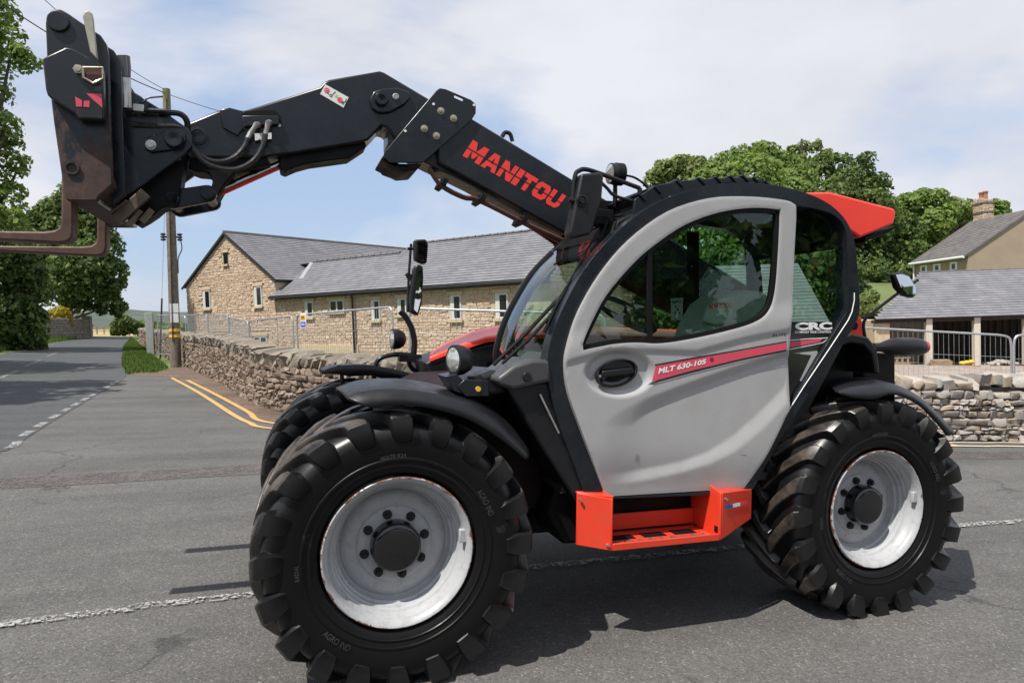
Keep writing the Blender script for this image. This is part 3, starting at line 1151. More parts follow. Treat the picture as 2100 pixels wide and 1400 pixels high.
# door: one sculpted panel with a window opening
DWIN = [(1190, 718), (1189, 705), (1205, 668), (1238, 607), (1290, 545), (1335, 505), (1400, 462), (1470, 437), (1535, 428), (1588, 431), (1594, 440), (1591, 520), (1584, 600), (1570, 640), (1540, 662), (1480, 680), (1400, 697), (1345, 704), (1300, 702), (1250, 706)]
do = smooth_loop(DOOR_O, YC, 4, (0, 17, 21))
dw = smooth_loop(DWIN, YC, 4, (0,))
wx0, wx1 = P(1100, 800, YC), P(1700, 800, YC)


def pix(x, z):
    v = R_M.transposed() @ (Vector((x, YC, z)) - C_M)
    return CX + F * v.x / v.y, CY - F * v.z / v.y


def sst(a, b, v):
    t = min(1, max(0, (v - a) / (b - a)))
    return t * t * (3 - 2 * t)


def lin01(a, b, v):
    t = min(1, max(0, (v - a) / (b - a)))
    return t * .8 + .2 * t * t * (3 - 2 * t)


UPC = [(1225, 872), (1260, 846), (1320, 815), (1400, 786), (1500, 752), (1620, 716)]
UPC2 = [(1290, 870), (1330, 842), (1400, 806), (1500, 767), (1620, 724)]
LOC = [(1270, 970), (1340, 958), (1400, 944), (1450, 925), (1500, 893), (1560, 840), (1620, 778)]


def interp(c, x):
    if x <= c[0][0]:
        return c[0][1]
    for (xa, ya), (xb, yb) in zip(c, c[1:]):
        if x <= xb:
            return ya + (yb - ya) * (x - xa) / (xb - xa)
    return c[-1][1]


def relief(x, z):
    px, py = pix(x, z)
    left = sst(1225, 1330, px)
    u = lin01(interp(UPC, px) - 1, interp(UPC2, px) + 2, py)
    lo = interp(LOC, px)
    wlo = 22 + 14 * sst(1400, 1560, px)
    d = .020 * u * (1 - lin01(lo, lo + wlo, py)) * left
    # dished surround of the handle
    r = math.hypot((px - 1266) / 66, (py - 764) / 44)
    d += .024 * (1 - lin01(.88, 1.12, r))
    # raised shoulder under the window
    sh = interp([(1160, 735), (1240, 712), (1330, 712), (1420, 715), (1520, 688), (1620, 668)], px)
    d -= .010 * (1 - sst(sh + 0, sh + 14, py)) * sst(sh - 60, sh - 8, py)
    # the panel curves in a little towards its lower edge
    d += .03 * sst(880, 1020, py) ** 2
    return d


loop_pts = do + dw
edges = [(i, (i + 1) % len(do)) for i in range(len(do))] + [(len(do) + i, len(do) + (i + 1) % len(dw)) for i in range(len(dw))]


def inside(p, poly):
    c = False
    x, z = p
    for i in range(len(poly)):
        (xa, za), (xb, zb) = poly[i - 1], poly[i]
        if (za > z) != (zb > z) and x < (xb - xa) * (z - za) / (zb - za) + xa:
            c = not c
    return c


def dist_poly(p, poly):
    best = 9
    for i in range(len(poly)):
        a, b = Vector(poly[i - 1]), Vector(poly[i])
        ab = b - a
        t = min(1, max(0, (Vector(p) - a).dot(ab) / max(ab.length_squared, 1e-9)))
        best = min(best, (Vector(p) - a - ab * t).length)
    return best


gx0, gx1 = min(p[0] for p in do), max(p[0] for p in do)
gz0, gz1 = min(p[1] for p in do), max(p[1] for p in do)
stp = .0105
extra = []
i = gx0
while i < gx1:
    j = gz0
    while j < gz1:
        p = (i + (.5 * stp if int((j - gz0) / stp) % 2 else 0), j)
        if inside(p, do) and not inside(p, dw) and dist_poly(p, do) > .006 and dist_poly(p, dw) > .006:
            extra.append(p)
        j += stp
    i += stp
def ring_pts(poly, d):
    n = len(poly)
    out = []
    for i in range(n):
        a, b, c = Vector(poly[i - 1]), Vector(poly[i]), Vector(poly[(i + 1) % n])
        t = (c - a).normalized()
        for sg in (1, -1):
            q = b + Vector((-t.y, t.x)) * d * sg
            if inside(tuple(q), do) and not inside(tuple(q), dw) and dist_poly(tuple(q), poly) > d * .7:
                out.append(tuple(q))
    return out


extra = [p for p in extra if dist_poly(p, do) > .012 and dist_poly(p, dw) > .012] + ring_pts(do, .005) + ring_pts(dw, .005)
cv, ce, cf, *_ = delaunay_2d_cdt([Vector(p) for p in loop_pts + extra], edges, [], 1, 1e-6)
mb = MB()
vs = []
for v in cv:
    dd = min(dist_poly(v, do), dist_poly(v, dw))
    edge = .0015 if dd < .0015 else 0
    vs.append((v.x, YC - .028 + relief(v.x, v.y) + edge, v.y))
fs = []
for f in cf:
    c = (sum(cv[k].x for k in f) / len(f), sum(cv[k].y for k in f) / len(f))
    if inside(c, do) and not inside(c, dw):
        fs.append(tuple(f))
mb.add(vs, fs)
bcount = {}
for f in fs:
    for a, b in zip(f, f[1:] + f[:1]):
        k2 = (min(a, b), max(a, b))
        bcount[k2] = bcount.get(k2, 0) + 1
for (a, b), c in bcount.items():
    if c == 1:
        pa_, pb_ = vs[a], vs[b]
        mb.add([pa_, pb_, (pb_[0], YC + .012, pb_[2]), (pa_[0], YC + .012, pa_[2])], [(0, 1, 2, 3)])
nfront = len(fs)
door = link('door', None)
me = bpy.data.meshes.new('door')
me.from_pydata(mb.v, [], mb.f)
me.materials.append(M_GREY)
bmx = bmesh.new()
bmx.from_mesh(me)
bmesh.ops.recalc_face_normals(bmx, faces=bmx.faces)
bmx.faces.ensure_lookup_table()
ff = [f for f in bmx.faces if f.index < nfront]
if sum(f.normal.y * f.calc_area() for f in ff) > 0:
    bmesh.ops.reverse_faces(bmx, faces=ff)
bmx.to_mesh(me)
bmx.free()
me.polygons.foreach_set('use_smooth', [True] * len(me.polygons))
bpy.data.objects.remove(door)
door = link('door', me, tele)
YD = YC - .028


def off_loop(px, y, f=1.0):
    return smooth_loop(px, y, 4, (0,))


# rubber seal and glass of the door window
def shrink(poly, d):
    n = len(poly)
    out = []
    for i in range(n):
        a, b, c = Vector(poly[i - 1]), Vector(poly[i]), Vector(poly[(i + 1) % n])
        t = (c - a).normalized()
        nn = Vector((-t.y, t.x))
        if not inside(tuple(b + nn * .004), poly):
            nn = -nn
        out.append(tuple(b + nn * d))
    return out


mb = MB()
mb.prism_holes([dw, shrink(dw, .022)], YD + .012, YD + .04)
obj('window_seal', mb, M_MATT, door)
mb = MB()
mb.prism(shrink(dw, .016), YD + .026, YD + .030)
obj('door_window', mb, M_GLASS, door, smooth=False)
mb = MB()
mb.prism(PXZ([(1330, 506), (1339, 502), (1340, 704), (1331, 705)], YD), YD + .008, YD + .024)
obj('window_bar', mb, M_MATT, door)
# handle
hc = P(1266, 765, YD)
mb = MB()
rings = []
for k, (rr, yy) in enumerate(((1.0, .010), (.97, .001), (.9, .0), (.82, .012), (.6, .018), (.02, .018))):
    rings.append([(hc.x + .118 * rr * math.cos(a), YD + yy, hc.z + (.071 * math.sin(a) + .018 * math.cos(a)) * rr) for a in (2 * math.pi * q / 40 for q in range(40))])
mb.loft(rings, True)
hd = obj('door_handle', mb, M_GLOSSB, door)
mb = MB()
mb.obox((hc.x + .0, YD + .006, hc.z + .004), (.99, 0, .10), (0, 1, 0), (-.1, 0, .99), .085, .008, .016)
obj('handle_lever', mb, M_BLACKP, hd, .006)
mb = MB()
c = P(1231, 771, YD)
mb.cyl((c.x, YD + .004, c.z), (c.x, YD + .016, c.z), .008, 12)
obj('lock', mb, M_STEEL, hd)


def relief_decal(name, px_pts, mat, parent, off=.003, sub=1):
    """flat print lying on the sculpted door"""
    pts = []
    n = len(px_pts)
    for i in range(n):
        a, b = Vector(px_pts[i]), Vector(px_pts[(i + 1) % n])
        for j in range(sub):
            q = a.lerp(b, j / sub)
            pts.append(q)
    out = []
    for q in pts:
        p = P(q.x, q.y, YD)
        y = YD + relief(p.x, p.z) - off
        out.append(P(q.x, q.y, y))
    m = MB()
    m.add(out, [tuple(range(len(out)))])
    return obj(name, m, mat, parent, smooth=False)


def strip_decal(name, top, bot, mat, parent, off=.003, k=24):
    rings = []
    for i in range(k + 1):
        t = i / k
        x = top[0][0] + (top[-1][0] - top[0][0]) * t
        xb = bot[0][0] + (bot[-1][0] - bot[0][0]) * t
        row = []
        for (xx, yy) in ((x, interp(top, x)), (xb, interp(bot, xb))):
            p = P(xx, yy, YD)
            y = YD + max(-.02, relief(p.x, p.z)) - off
            row.append(P(xx, yy, y))
        rings.append(row)
    m = MB()
    m.loft(rings)
    return obj(name, m, mat, parent, smooth=False)


strip_decal('side_stripe', [(1345, 750), (1420, 736), (1520, 719), (1613, 702)], [(1337, 782), (1420, 759), (1520, 735), (1613, 716)], M_PINK, door)
strip_decal('stripe_edge', [(1337, 783), (1420, 760), (1520, 736), (1613, 717)], [(1328, 789), (1420, 764), (1520, 739), (1613, 720)], M_DECBLACK, door, .0035)
strip_decal('stripe_edge', [(1343, 747), (1420, 733), (1520, 716), (1613, 699)], [(1343, 750), (1420, 736), (1520, 718.5), (1613, 701.5)], M_DECBLACK, door, .0036)


def door_text(name, s, q, mat, bold, off=.0045):
    vs, fs = text_geo(s, bold)
    out = []
    qq = [Vector(p) for p in q]
    for u, v in vs:
        w = bil(qq, u, v)
        p = P(w.x, w.y, YD)
        out.append(P(w.x, w.y, YD + max(-.02, relief(p.x, p.z)) - off))
    m = MB()
    m.add(out, fs)
    return obj(name, m, mat, door, smooth=False)


door_text('model_lettering', 'MLT 630-105', [(1350, 767), (1447, 746), (1449, 735), (1352, 754)], M_WHITE, .035)
door_text('trim_lettering', 'ELITE', [(1585, 690), (1613, 689), (1614, 683), (1586, 685)], M_DECBLACK, .0)
rd = MB()
c = P(1459, 737, YD)
rd.cyl((c.x, YD - .004, c.z), (c.x, YD + .02, c.z), .0125, 16)
obj('stripe_dot', rd, paint('dark_red', (0.25, 0.01, 0.03), .4), door)
for (a, b) in (((1305, 930), (1302, 942)), ((1309, 931), (1308, 946)), ((1332, 966), (1330, 974)), ((1478, 931), (1530, 932))):
    p = [P(a[0], a[1], YD), P(b[0], b[1], YD)]
    ys = [YD + relief(q_.x, q_.z) - .001 for q_ in p]
    m = MB()
    a3, b3 = P(a[0], a[1], ys[0]), P(b[0], b[1], ys[1])
    m.tube([a3, b3], .0012, 5)
    obj('scratch', m, M_GREY2, door)

# rear quarter
mb = MB()
mb.prism(PXZ([(1627, 428), (1690, 438), (1724, 460), (1736, 505), (1737, 622), (1720, 661), (1627, 661)], YC), YC + .03, YC + .035)
part('quarter_window', mb, M_GLASS, 0, smooth=False)
mb = MB()
mb.prism(PXZ([(1626, 659), (1722, 659), (1700, 698), (1650, 782), (1610, 850), (1614, 835), (1616, 740)], YC), YC + .022, YC + .04)
qp = part('quarter_panel', mb, M_GLOSSB, .003)
YQ = YC + .020
mb = MB()
vs, fs = text_geo('CRC', .055)
mb.add([tuple(bil([P(1631, 677, YQ), P(1707, 676, YQ), P(1706, 660, YQ), P(1630, 661, YQ)], u, v)) for u, v in vs], fs)
obj('badge_lettering', mb, M_WHITE, qp, smooth=False)
mb = MB()
text_on(mb, 'COMFORT RIDE CONTROL', [P(1630, 683.5, YQ), P(1706, 682.5, YQ), P(1706, 677.5, YQ), P(1630, 678.5, YQ)], .02)
obj('badge_lettering', mb, M_WHITE, qp, smooth=False)
for nm, pts, m in (('stripe_end', [(1618, 701), (1650, 698), (1688, 693.5), (1681, 701), (1650, 707), (1618, 712)], M_PINK),
                   ('stripe_outline', [(1619, 697), (1660, 693.5), (1702, 691.5), (1688, 703), (1660, 709), (1619, 717), (1619, 715.5), (1660, 707.5), (1686, 702), (1698, 693.5), (1660, 695), (1619, 698.5)], M_WHITE),
                   ('chevron_trim', [(1627, 724), (1676, 719), (1677, 724), (1643, 782), (1640, 780), (1664, 728)], M_GREY)):
    m_ = MB()
    m_.add([P(a, b, YQ) for a, b in pts], [tuple(range(len(pts)))])
    obj(nm, m_, m, qp, smooth=False)
m_ = MB()
pinpx = [(1752, 600), (1752, 615), (1747, 640), (1739, 657), (1700, 716), (1650, 790), (1600, 868), (1560, 936)]
m_.tube([P(a, b, YC - .001) for a, b in pinpx], .0032, 5)
obj('pinstripe', m_, M_WHITE, frame)

# roof, header, guard fins
roofline = PXZ([(1240, 505), (1285, 464), (1345, 421), (1420, 392), (1500, 379), (1575, 382), (1645, 397), (1700, 422), (1735, 458), (1749, 496)], YC)
rp = sm([(a, b) for a, b in roofline], 4)
mb = MB()
mb.loft([[(x, y, z - .02) for x, z in rp] for y in (.19, .45, .7, .95)])
ro = part('roof', mb, M_MATT, 0)
s_ = ro.modifiers.new('thickness', 'SOLIDIFY')
s_.thickness = .03
mb = MB()
mb.prism(PXZ([(1296, 452), (1302, 408), (1345, 380), (1400, 370), (1475, 365), (1530, 363), (1562, 368), (1588, 380), (1560, 378), (1500, 374), (1430, 386), (1360, 409), (1320, 436)], .2), .20, .215)
guard = part('roof_guard', mb, M_BLACK, .004)
mb = MB()
mb.prism(PXZ([(1296, 452), (1302, 408), (1345, 380), (1400, 370), (1475, 365), (1530, 363), (1562, 368), (1588, 380), (1560, 378), (1500, 374), (1430, 386), (1360, 409), (1320, 436)], .2), .92, .935)
obj('guard_side', mb, M_BLACK, guard)
gtop = PXZ([(1318, 400), (1350, 385), (1395, 372), (1440, 367), (1475, 365), (1505, 363), (1530, 362), (1552, 366), (1575, 373)], .2)
for x, z in gtop:
    m_ = MB()
    m_.obox((x - .005, .565, z - .012), (.80, 0, -.6), (0, 1, 0), (.6, 0, .80), .028, .375, .004)
    obj('guard_slat', m_, M_BLACK, guard)
c = P(1376, 408, .195)
mb = MB()
mb.ball((c.x, .198, c.z), .016, 12, 8, (1, .5, 1))
obj('guard_bolt', mb, M_STEEL, guard)
mb = MB()
hd0 = P(1268, 440, .3)
mb.prism([(1.10, 2.05), (1.14, 2.13), (1.34, 2.24), (1.42, 2.24), (1.22, 2.06)], .22, .94)
part('roof_header', mb, M_MATT, .01)
mb = MB()
for pts in ([(1165, 480), (1200, 455), (1250, 445), (1300, 440)], [(1215, 470), (1260, 450), (1300, 452)], [(1240, 480), (1290, 465), (1310, 450)]):
    mb.tube([P(a, b, .32) for a, b in pts], .008, 6)
mb.box((1.05, .3, 2.12), (1.16, .42, 2.2))
mb.box((1.16, .55, 2.18), (1.3, .75, 2.3))
mb.cyl(P(1262, 385, .45), P(1262, 425, .45), .012, 8)
part('wiper_motor', mb, M_MATT, .004)

# windscreen
wl = PXZ([(1131, 812), (1124, 745), (1134, 690), (1161, 622), (1211, 537), (1262, 482)], YC)
wl = [(v.x, v.y) for v in catmull([(a, b, 0) for a, b in wl], 5)]
mb = MB()
yy = [.19, .3, .43, .57, .71, .84, .95]
mb.loft([[(x - .035 * (1 - ((y - .57) / .38) ** 2), y, z) for x, z in wl] for y in yy])
part('windscreen', mb, M_SCREEN, 0)
mb = MB()
mb.tube([(x - .004, .952, z) for x, z in wl], .016, 8)
part('windscreen_edge', mb, M_MATT, 0)
# rear window
rl_ = PXZ([(1738, 465), (1754, 510), (1760, 580), (1761, 640), (1745, 675)], YC)
mb = MB()
mb.loft([[(x - .01, y, z) for x, z in rl_] for y in (.2, .95)])
part('rear_window', mb, M_GLASS, 0)
mb = MB()
mb.prism(fi, .972, .976)
sidewin = part('side_window', mb, M_GLASS, 0, smooth=False)
mb = MB()
mb.prism(PXZ([(1408, 475), (1432, 475), (1432, 700), (1408, 700)], .96), .95, .957)
part('side_pillar', mb, M_MATT, 0)
# wipers
for pts, y, r in (([(1246, 452), (1236, 488), (1190, 540), (1166, 590), (1080, 682), (1012, 748)], .26, .010), ([(1262, 455), (1250, 490), (1205, 545), (1172, 600), (1090, 690), (1030, 745)], .205, .009), ([(1162, 590), (1140, 628), (1116, 682)], .20, .010), ([(1212, 498), (1180, 555), (1135, 640)], .20, .005)):
    mb = MB()
    mb.tube([P(a, b, y) for a, b in pts], r, 6)
    part('wiper', mb, M_MATT, 0)

# interior
mb = MB()
mb.box((.85, .22, .74), (2.2, .94, .78))
mb.prism([(2.15, .78), (2.3, 1.2), (2.55, 1.5), (2.62, 1.5), (2.3, 1.0), (2.22, .78)], .22, .94)
part('cab_floor', mb, M_CABIN, 0)
mb = MB()
mb.prism([(.78, 1.22), (.80, 1.36), (.90, 1.44), (1.06, 1.42), (1.12, 1.30), (1.05, 1.1), (.95, .8)], .28, .90)
part('dashboard', mb, M_CABIN, .02)
mb = MB()
mb.tube([(1.0, .5, 1.2), (1.12, .5, 1.42)], [.05, .035], 10)
mb.box((1.02, .42, 1.36), (1.16, .58, 1.43))
part('steering_column', mb, M_PALEP, .01)
sc_ = P(1284, 645, .5)
ax_ = Vector((.52, 0, .855)).normalized()
u_ = Vector((0, 1, 0))
v_ = ax_.cross(u_)
mb = MB()
ring = [sc_ + (u_ * math.cos(a) + v_ * math.sin(a)) * .18 for a in (2 * math.pi * k / 28 for k in range(29))]
mb.tube(ring, .014, 8)
for a in (.5, 2.6, 4.7):
    mb.tube([sc_ - ax_ * .03, sc_ + (u_ * math.cos(a) + v_ * math.sin(a)) * .175], .010, 6)
mb.ball(tuple(sc_ - ax_ * .02), .04, 10, 6)
part('steering_wheel', mb, M_CABIN, 0)
seat_mb = MB()
seat_mb.obox((1.72, .57, 1.12), (1, 0, .05), (0, 1, 0), (-.05, 0, 1), .25, .24, .07)
seat_mb.obox((1.95, .57, 1.32), (.97, 0, .22), (0, 1, 0), (-.22, 0, .97), .06, .22, .26)
seat = part('seat', seat_mb, M_SEAT, .05, seg=4)
mb = MB()
hq = P(1492, 636, .57)
mb.prism(PXZ([(1402, 700), (1418, 660), (1440, 622), (1466, 603), (1500, 596), (1534, 600), (1551, 612), (1548, 642), (1536, 680), (1530, 705)], .57), .41, .73)
obj('headrest', mb, M_SEAT, seat, .045, seg=4)
mb = MB()
mb.prism(PXZ([(1442, 660), (1450, 630), (1466, 614), (1500, 608), (1508, 620), (1500, 650), (1490, 664), (1465, 668)], .405), .395, .43)
obj('head_pad', mb, paint('seat_pad', (.52, .53, .48), .9, var=.1, scale=40, bumps=.3), seat, .012, seg=3)
mb = MB()
y_ = .392
text_on(mb, 'MANITOU', [P(1455, 633, y_), P(1502, 631, y_), P(1502, 620, y_), P(1455, 623, y_)], .04)
obj('headrest_lettering', mb, M_DECRED, seat, smooth=False)
mb = MB()
mb.obox((1.55, .84, 1.30), (1, 0, .1), (0, 1, 0), (-.1, 0, 1), .22, .05, .05)
mb.tube([(1.42, .84, 1.33), (1.40, .84, 1.45)], .018, 8)
part('armrest', mb, M_PALEP, .02)
mb = MB()
st_ = [P(a, b, .965) for a, b in ((1376, 612), (1401, 610), (1400, 656), (1377, 656))]
plate(mb, st_, .002)
stk = obj('window_sticker', mb, M_WHITE, sidewin, smooth=False)
mb = MB()
text_on(mb, 'MANITOU', [P(1379, 622, .963), P(1398, 621, .963), P(1398, 615, .963), P(1379, 616, .963)], .03)
for a, b, w, h in ((1386, 628, 4, 6), (1390, 634, 5, 5), (1385, 640, 3, 7), (1393, 641, 3, 6), (1394, 627, 2, 5)):
    mb.add([P(a - w / 2, b + h / 2, .963), P(a + w / 2, b + h / 2 - 1, .963), P(a + w / 2 - 1, b - h / 2, .963), P(a - w / 2 + 1, b - h / 2 + 1, .963)], [(0, 1, 2, 3)])
obj('sticker_print', mb, M_DECBLACK, sidewin, smooth=False)
mb = MB()
plate(mb, [P(a, b, .965) for a, b in ((1419, 615), (1426, 615), (1426, 640), (1419, 640))], .002)
obj('window_sticker', mb, M_WHITE, sidewin, smooth=False)

# front corner cover
mb = MB()
mb.prism(PXZ([(1016, 775), (1052, 748), (1090, 736), (1124, 737), (1128, 782), (1050, 799), (1022, 790)], .12), .10, .42)
cover = part('corner_cover', mb, paint('charcoal_plastic', (0.05, 0.051, 0.055), .42, var=.1), .022, seg=3)
c = P(1080, 772, .10)
mb = MB()
mb.cyl((c.x, .09, c.z), (c.x, .105, c.z), .022, 20)
obj('cover_cap', mb, M_BLACKP, cover, .003)
mb = MB()
mb.tube([P(a, b, .125) for a, b in ((1107, 808), (1125, 845), (1146, 888))], .005, 6)
part('skirt_trim', mb, M_STEEL, 0)

# headlights
def headlight(c, turn, name_parent=None, far=False):
    a = Matrix.Rotation(turn, 3, 'Z')
    def tr(mb_):
        mb_.v = [tuple(a @ Vector(p) + Vector(c)) for p in mb_.v]
        return mb_
    m1 = MB()
    m1.lathe([(.060, -.052), (.072, -.05), (.074, -.03), (.070, .0), (.055, .03), (.03, .045), (.001, .047)], 24, ax='x')
    h = part('headlight', tr(m1), M_BLACKP, 0)
    m1 = MB()
    m1.lathe([(.061, -.050), (.05, -.058), (.03, -.063), (.001, -.064)], 24, ax='x')
    obj('lens', tr(m1), M_LENS, h)
    return h


hl = headlight(P(948, 738, .2), .28)
mb = MB()
mb.prism(PXZ([(938, 792), (952, 778), (1000, 780), (1003, 812), (955, 813)], .12), .12, .128)
mb.prism(PXZ([(906, 770), (930, 765), (965, 800), (945, 806), (925, 800)], .2), .13, .3)
mb.prism(PXZ([(960, 770), (972, 770), (972, 800), (960, 800)], .2), .18, .22)
lb = part('headlight_bracket', mb, M_BLACK, .003)
c = P(980, 797, .119)
mb = MB()
mb.cyl((c.x, .108, c.z), (c.x, .119, c.z), .012, 16)
obj('side_reflector', mb, M_YELL, lb)
headlight(P(818, 695, 1.9), .1)

# far-side bracket and mirrors
YF = 1.9
mb = MB()
mb.tube(catmull([P(a, b, YF) for a, b in ((764, 800), (768, 760), (776, 738), (800, 728), (835, 727), (862, 732))], 5), .017, 10)
mb.tube(catmull([P(a, b, YF) for a, b in ((838, 738), (842, 752), (858, 762), (900, 764))], 5), .016, 8)
mb.tube(catmull([P(a, b, YF) for a, b in ((848, 730), (850, 700), (843, 670), (830, 648), (820, 638))], 5), .022, 10)
mb.box(tuple(P(815, 741, YF + .04)), tuple(P(865, 727, YF - .04)))
part('mirror_bracket', mb, M_BLACK, .002)
mb = MB()
mb.tube([P(836, 640, YF), P(838, 570, YF), P(843, 500, YF)], .009, 8)
mb.tube([P(836, 510, YF), P(856, 510, YF)], .011, 8)
mb.cyl(P(835, 560, YF), P(843, 575, YF), .02, 8)
part('mirror_stalk', mb, M_BLACKP, 0)


def mirror_head(px, y, dep, lens_px, name='mirror', tilt=0.0):
    m1 = MB()
    m1.prism(PXZ(px, y), y, y + dep)
    h = part(name, m1, M_BLACKP, .014, seg=3)
    m1 = MB()
    m1.prism(PXZ(lens_px, y - .003), y - .003, y + .004)
    zc = sum(v[2] for v in m1.v) / len(m1.v)
    zm = max(v[2] for v in m1.v) - zc
    m1.v = [(a, b + tilt * (c - zc) - abs(tilt) * zm, c) for a, b, c in m1.v]
    obj('mirror_glass', m1, M_MIRROR, h)
    return h


mirror_head([(850, 491), (874, 490), (879, 500), (876, 540), (868, 541), (851, 533)], YF - .08, .08, [(857, 495), (872, 494), (875, 502), (872, 536), (866, 537), (856, 530)], tilt=.30)
mirror_head([(850, 547), (857, 541), (868, 546), (869, 570), (866, 620), (858, 648), (842, 640), (841, 610)], YF - .08, .1, [(858, 552), (865, 552), (866, 572), (862, 618), (856, 641), (849, 634)])
# near-side mirror seen from behind its housing
mb = MB()
mb.prism(PXZ([(1184, 360), (1223, 357), (1230, 364), (1226, 410), (1206, 482), (1166, 492), (1160, 480), (1172, 420)], .22), .17, .25)
nm_ = part('mirror', mb, M_BLACKP, .022, seg=3)
c = P(1193, 412, .168)
mb = MB()
mb.lathe([(.030, .004), (.030, -.004), (.024, -.006), (.022, .0), (.016, .0), (.014, -.012), (.001, -.012)], 20, (c.x, .168, c.z))
obj('mirror_mount', mb, M_BLACKP, nm_)
mb = MB()
mb.tube(catmull([P(a, b, .22) for a, b in ((1168, 470), (1174, 410), (1179, 362), (1188, 350), (1205, 348), (1250, 363), (1312, 386))], 4), .012, 8)
mb.tube(catmull([P(a, b, .22) for a, b in ((1226, 368), (1245, 386), (1262, 402), (1312, 416))], 4), .009, 8)
mb.tube([P(1312, 386, .22), P(1312, 420, .22)], .013, 8)
mb.tube([P(1166, 410, .2), P(1190, 414, .2)], .012, 8)
part('mirror_arm', mb, M_BLACKP, 0)
# work lamp
c = P(1262, 357, .42)
mb = MB()
mb.lathe([(.05, -.035), (.056, -.033), (.058, -.01), (.057, .03), (.045, .045), (.001, .046)], 24, tuple(c), 'x')
for k in range(7):
    mb.lathe([(.055, -.006 + k * .007), (.061, -.005 + k * .007), (.061, -.002 + k * .007), (.055, -.001 + k * .007)], 20, tuple(c), 'x')
wl_ = part('work_lamp', mb, M_BLACKP, 0)
mb = MB()
mb.lathe([(.051, -.034), (.03, -.040), (.001, -.042)], 24, tuple(c), 'x')
obj('lens', mb, M_LENS, wl_)
mb = MB()
mb.tube(catmull([c + Vector((.04, 0, .0)), c + Vector((.12, 0, -.01)), c + Vector((.19, 0, -.05)), c + Vector((.22, 0, -.1))], 4), .006, 6)
mb.tube([c + Vector((0, 0, -.05)), c + Vector((0, 0, -.16))], .012, 6)
obj('lamp_cable', mb, M_MATT, wl_)

# red rear roof piece
mb = MB()
a_ = PXZ([(1632, 396), (1700, 394), (1832, 428), (1836, 436), (1831, 460), (1762, 488), (1735, 470), (1700, 425)], .25)
mb.prism(a_, .24, .98)
rr_ = part('rear_roof_fairing', mb, M_RED, .02, seg=3)
mb = MB()
mb.prism(PXZ([(1764, 489), (1826, 465), (1818, 474), (1764, 497)], .3), .26, .96)
obj('fairing_underside', mb, M_MATT, rr_)

# engine bonnet on the far side
mb = MB()
yb = 1.42
nb = [(.42, 1.345), (.52, 1.382), (.62, 1.415), (.80, 1.475), (1.0, 1.50), (1.5, 1.505), (2.6, 1.49)]
ft = [(.50, 1.362), (.565, 1.42), (.66, 1.47), (.82, 1.545), (1.04, 1.592), (1.5, 1.60), (2.6, 1.585)]
rings = []
for (xa, za), (xb, zb) in zip(nb, ft):
    row = []
    for yq, f, dz in ((1.42, 0, 0), (1.425, 0, .028), (1.44, .02, .038), (1.56, .55, .012), (1.72, .9, .006), (1.9, 1.0, .0), (2.02, 1.0, -.02), (2.06, 1.0, -.06), (2.06, .6, -.12)):
        row.append((xa + (xb - xa) * f, yq, za + (zb - za) * f + dz))
    rings.append(row)
mb.loft(rings, True, True)
bonnet = part('bonnet', mb, M_RED, .004, angle=40)
mb = MB()
mb.prism([(.39, 1.34), (.55, 1.39), (.72, 1.44), (.92, 1.485), (2.6, 1.475), (2.6, .8), (.75, .8), (.55, 1.0)], yb + .01, 2.06)
obj('engine_cover', mb, M_BLACKP, bonnet, .012)
for k in range(5):
    mb = MB()
    mb.box((.80 + k * .001, yb - .004, 1.12 + k * .055), (1.35, yb + .014, 1.145 + k * .055))
    obj('grille_slat', mb, M_MATT, bonnet)

# rear body
mb = MB()
mb.prism(PXZ([(1640, 850), (1690, 720), (1704, 692), (1738, 683), (1770, 689), (1790, 712), (1797, 760), (1797, 800)], .30), .46, 2.0)
part('rear_body', mb, M_BLACKP, .03, seg=3)
mb = MB()
mb.prism(PXZ([(1690, 722), (1704, 694), (1738, 685), (1770, 691), (1788, 714), (1794, 765), (1785, 765), (1778, 725), (1760, 706), (1735, 702), (1712, 710), (1700, 730)], .28), .24, .5)
part('rear_cowl', mb, M_BLACKP, .01)
mb = MB()
mb.prism(PXZ([(1770, 724), (1836, 724), (1837, 900), (1770, 900)], .45), .45, 1.9)
part('counterweight', mb, M_MATT, .01)
c0 = P(1790, 712, .3)
mb = MB()
rings = []
for px, half in ((1788, 9), (1805, 9), (1815, 12), (1828, 17), (1850, 19), (1872, 19), (1886, 17), (1889, 15)):
    p = P(px, 712 - (0 if px < 1810 else 1), .3)
    r_ = half * 4.3 / 1400
    rings.append([(p.x, .3 + r_ * 1.1 * math.cos(a), p.z + r_ * math.sin(a)) for a in (2 * math.pi * k / 16 for k in range(16))])
mb.loft(rings, True, True)
rl2 = part('rear_lamp', mb, M_BLACKP, 0, angle=60)
mb = MB()
rings = []
for px, half in ((1887.5, 16), (1894, 14.5), (1896, 10)):
    p = P(px, 711, .3)
    r_ = half * 4.3 / 1400
    rings.append([(p.x, .3 + r_ * 1.1 * math.cos(a), p.z + r_ * math.sin(a)) for a in (2 * math.pi * k / 16 for k in range(16))])
mb.loft(rings, True, True)
obj('red_lens', mb, M_REDLENS, rl2)
mb = MB()
mb.tube(catmull([P(a, b, .45) for a, b in ((1776, 700), (1771, 672), (1774, 655), (1790, 641), (1835, 606), (1882, 574))], 4), .010, 8)
part('mirror_arm', mb, M_BLACKP, 0)
mirror_head([(1833, 560), (1850, 558), (1866, 563), (1878, 586), (1880, 606), (1874, 611), (1857, 606), (1842, 590)], .43, .05, [(1837, 563), (1850, 562), (1864, 567), (1875, 588), (1876, 604), (1872, 606), (1859, 602), (1845, 588)], tilt=.10)
mb = MB()
mb.prism(PXZ([(1730, 692), (1740, 660), (1753, 647), (1766, 652), (1772, 672), (1774, 692)], .8), .8, .92)
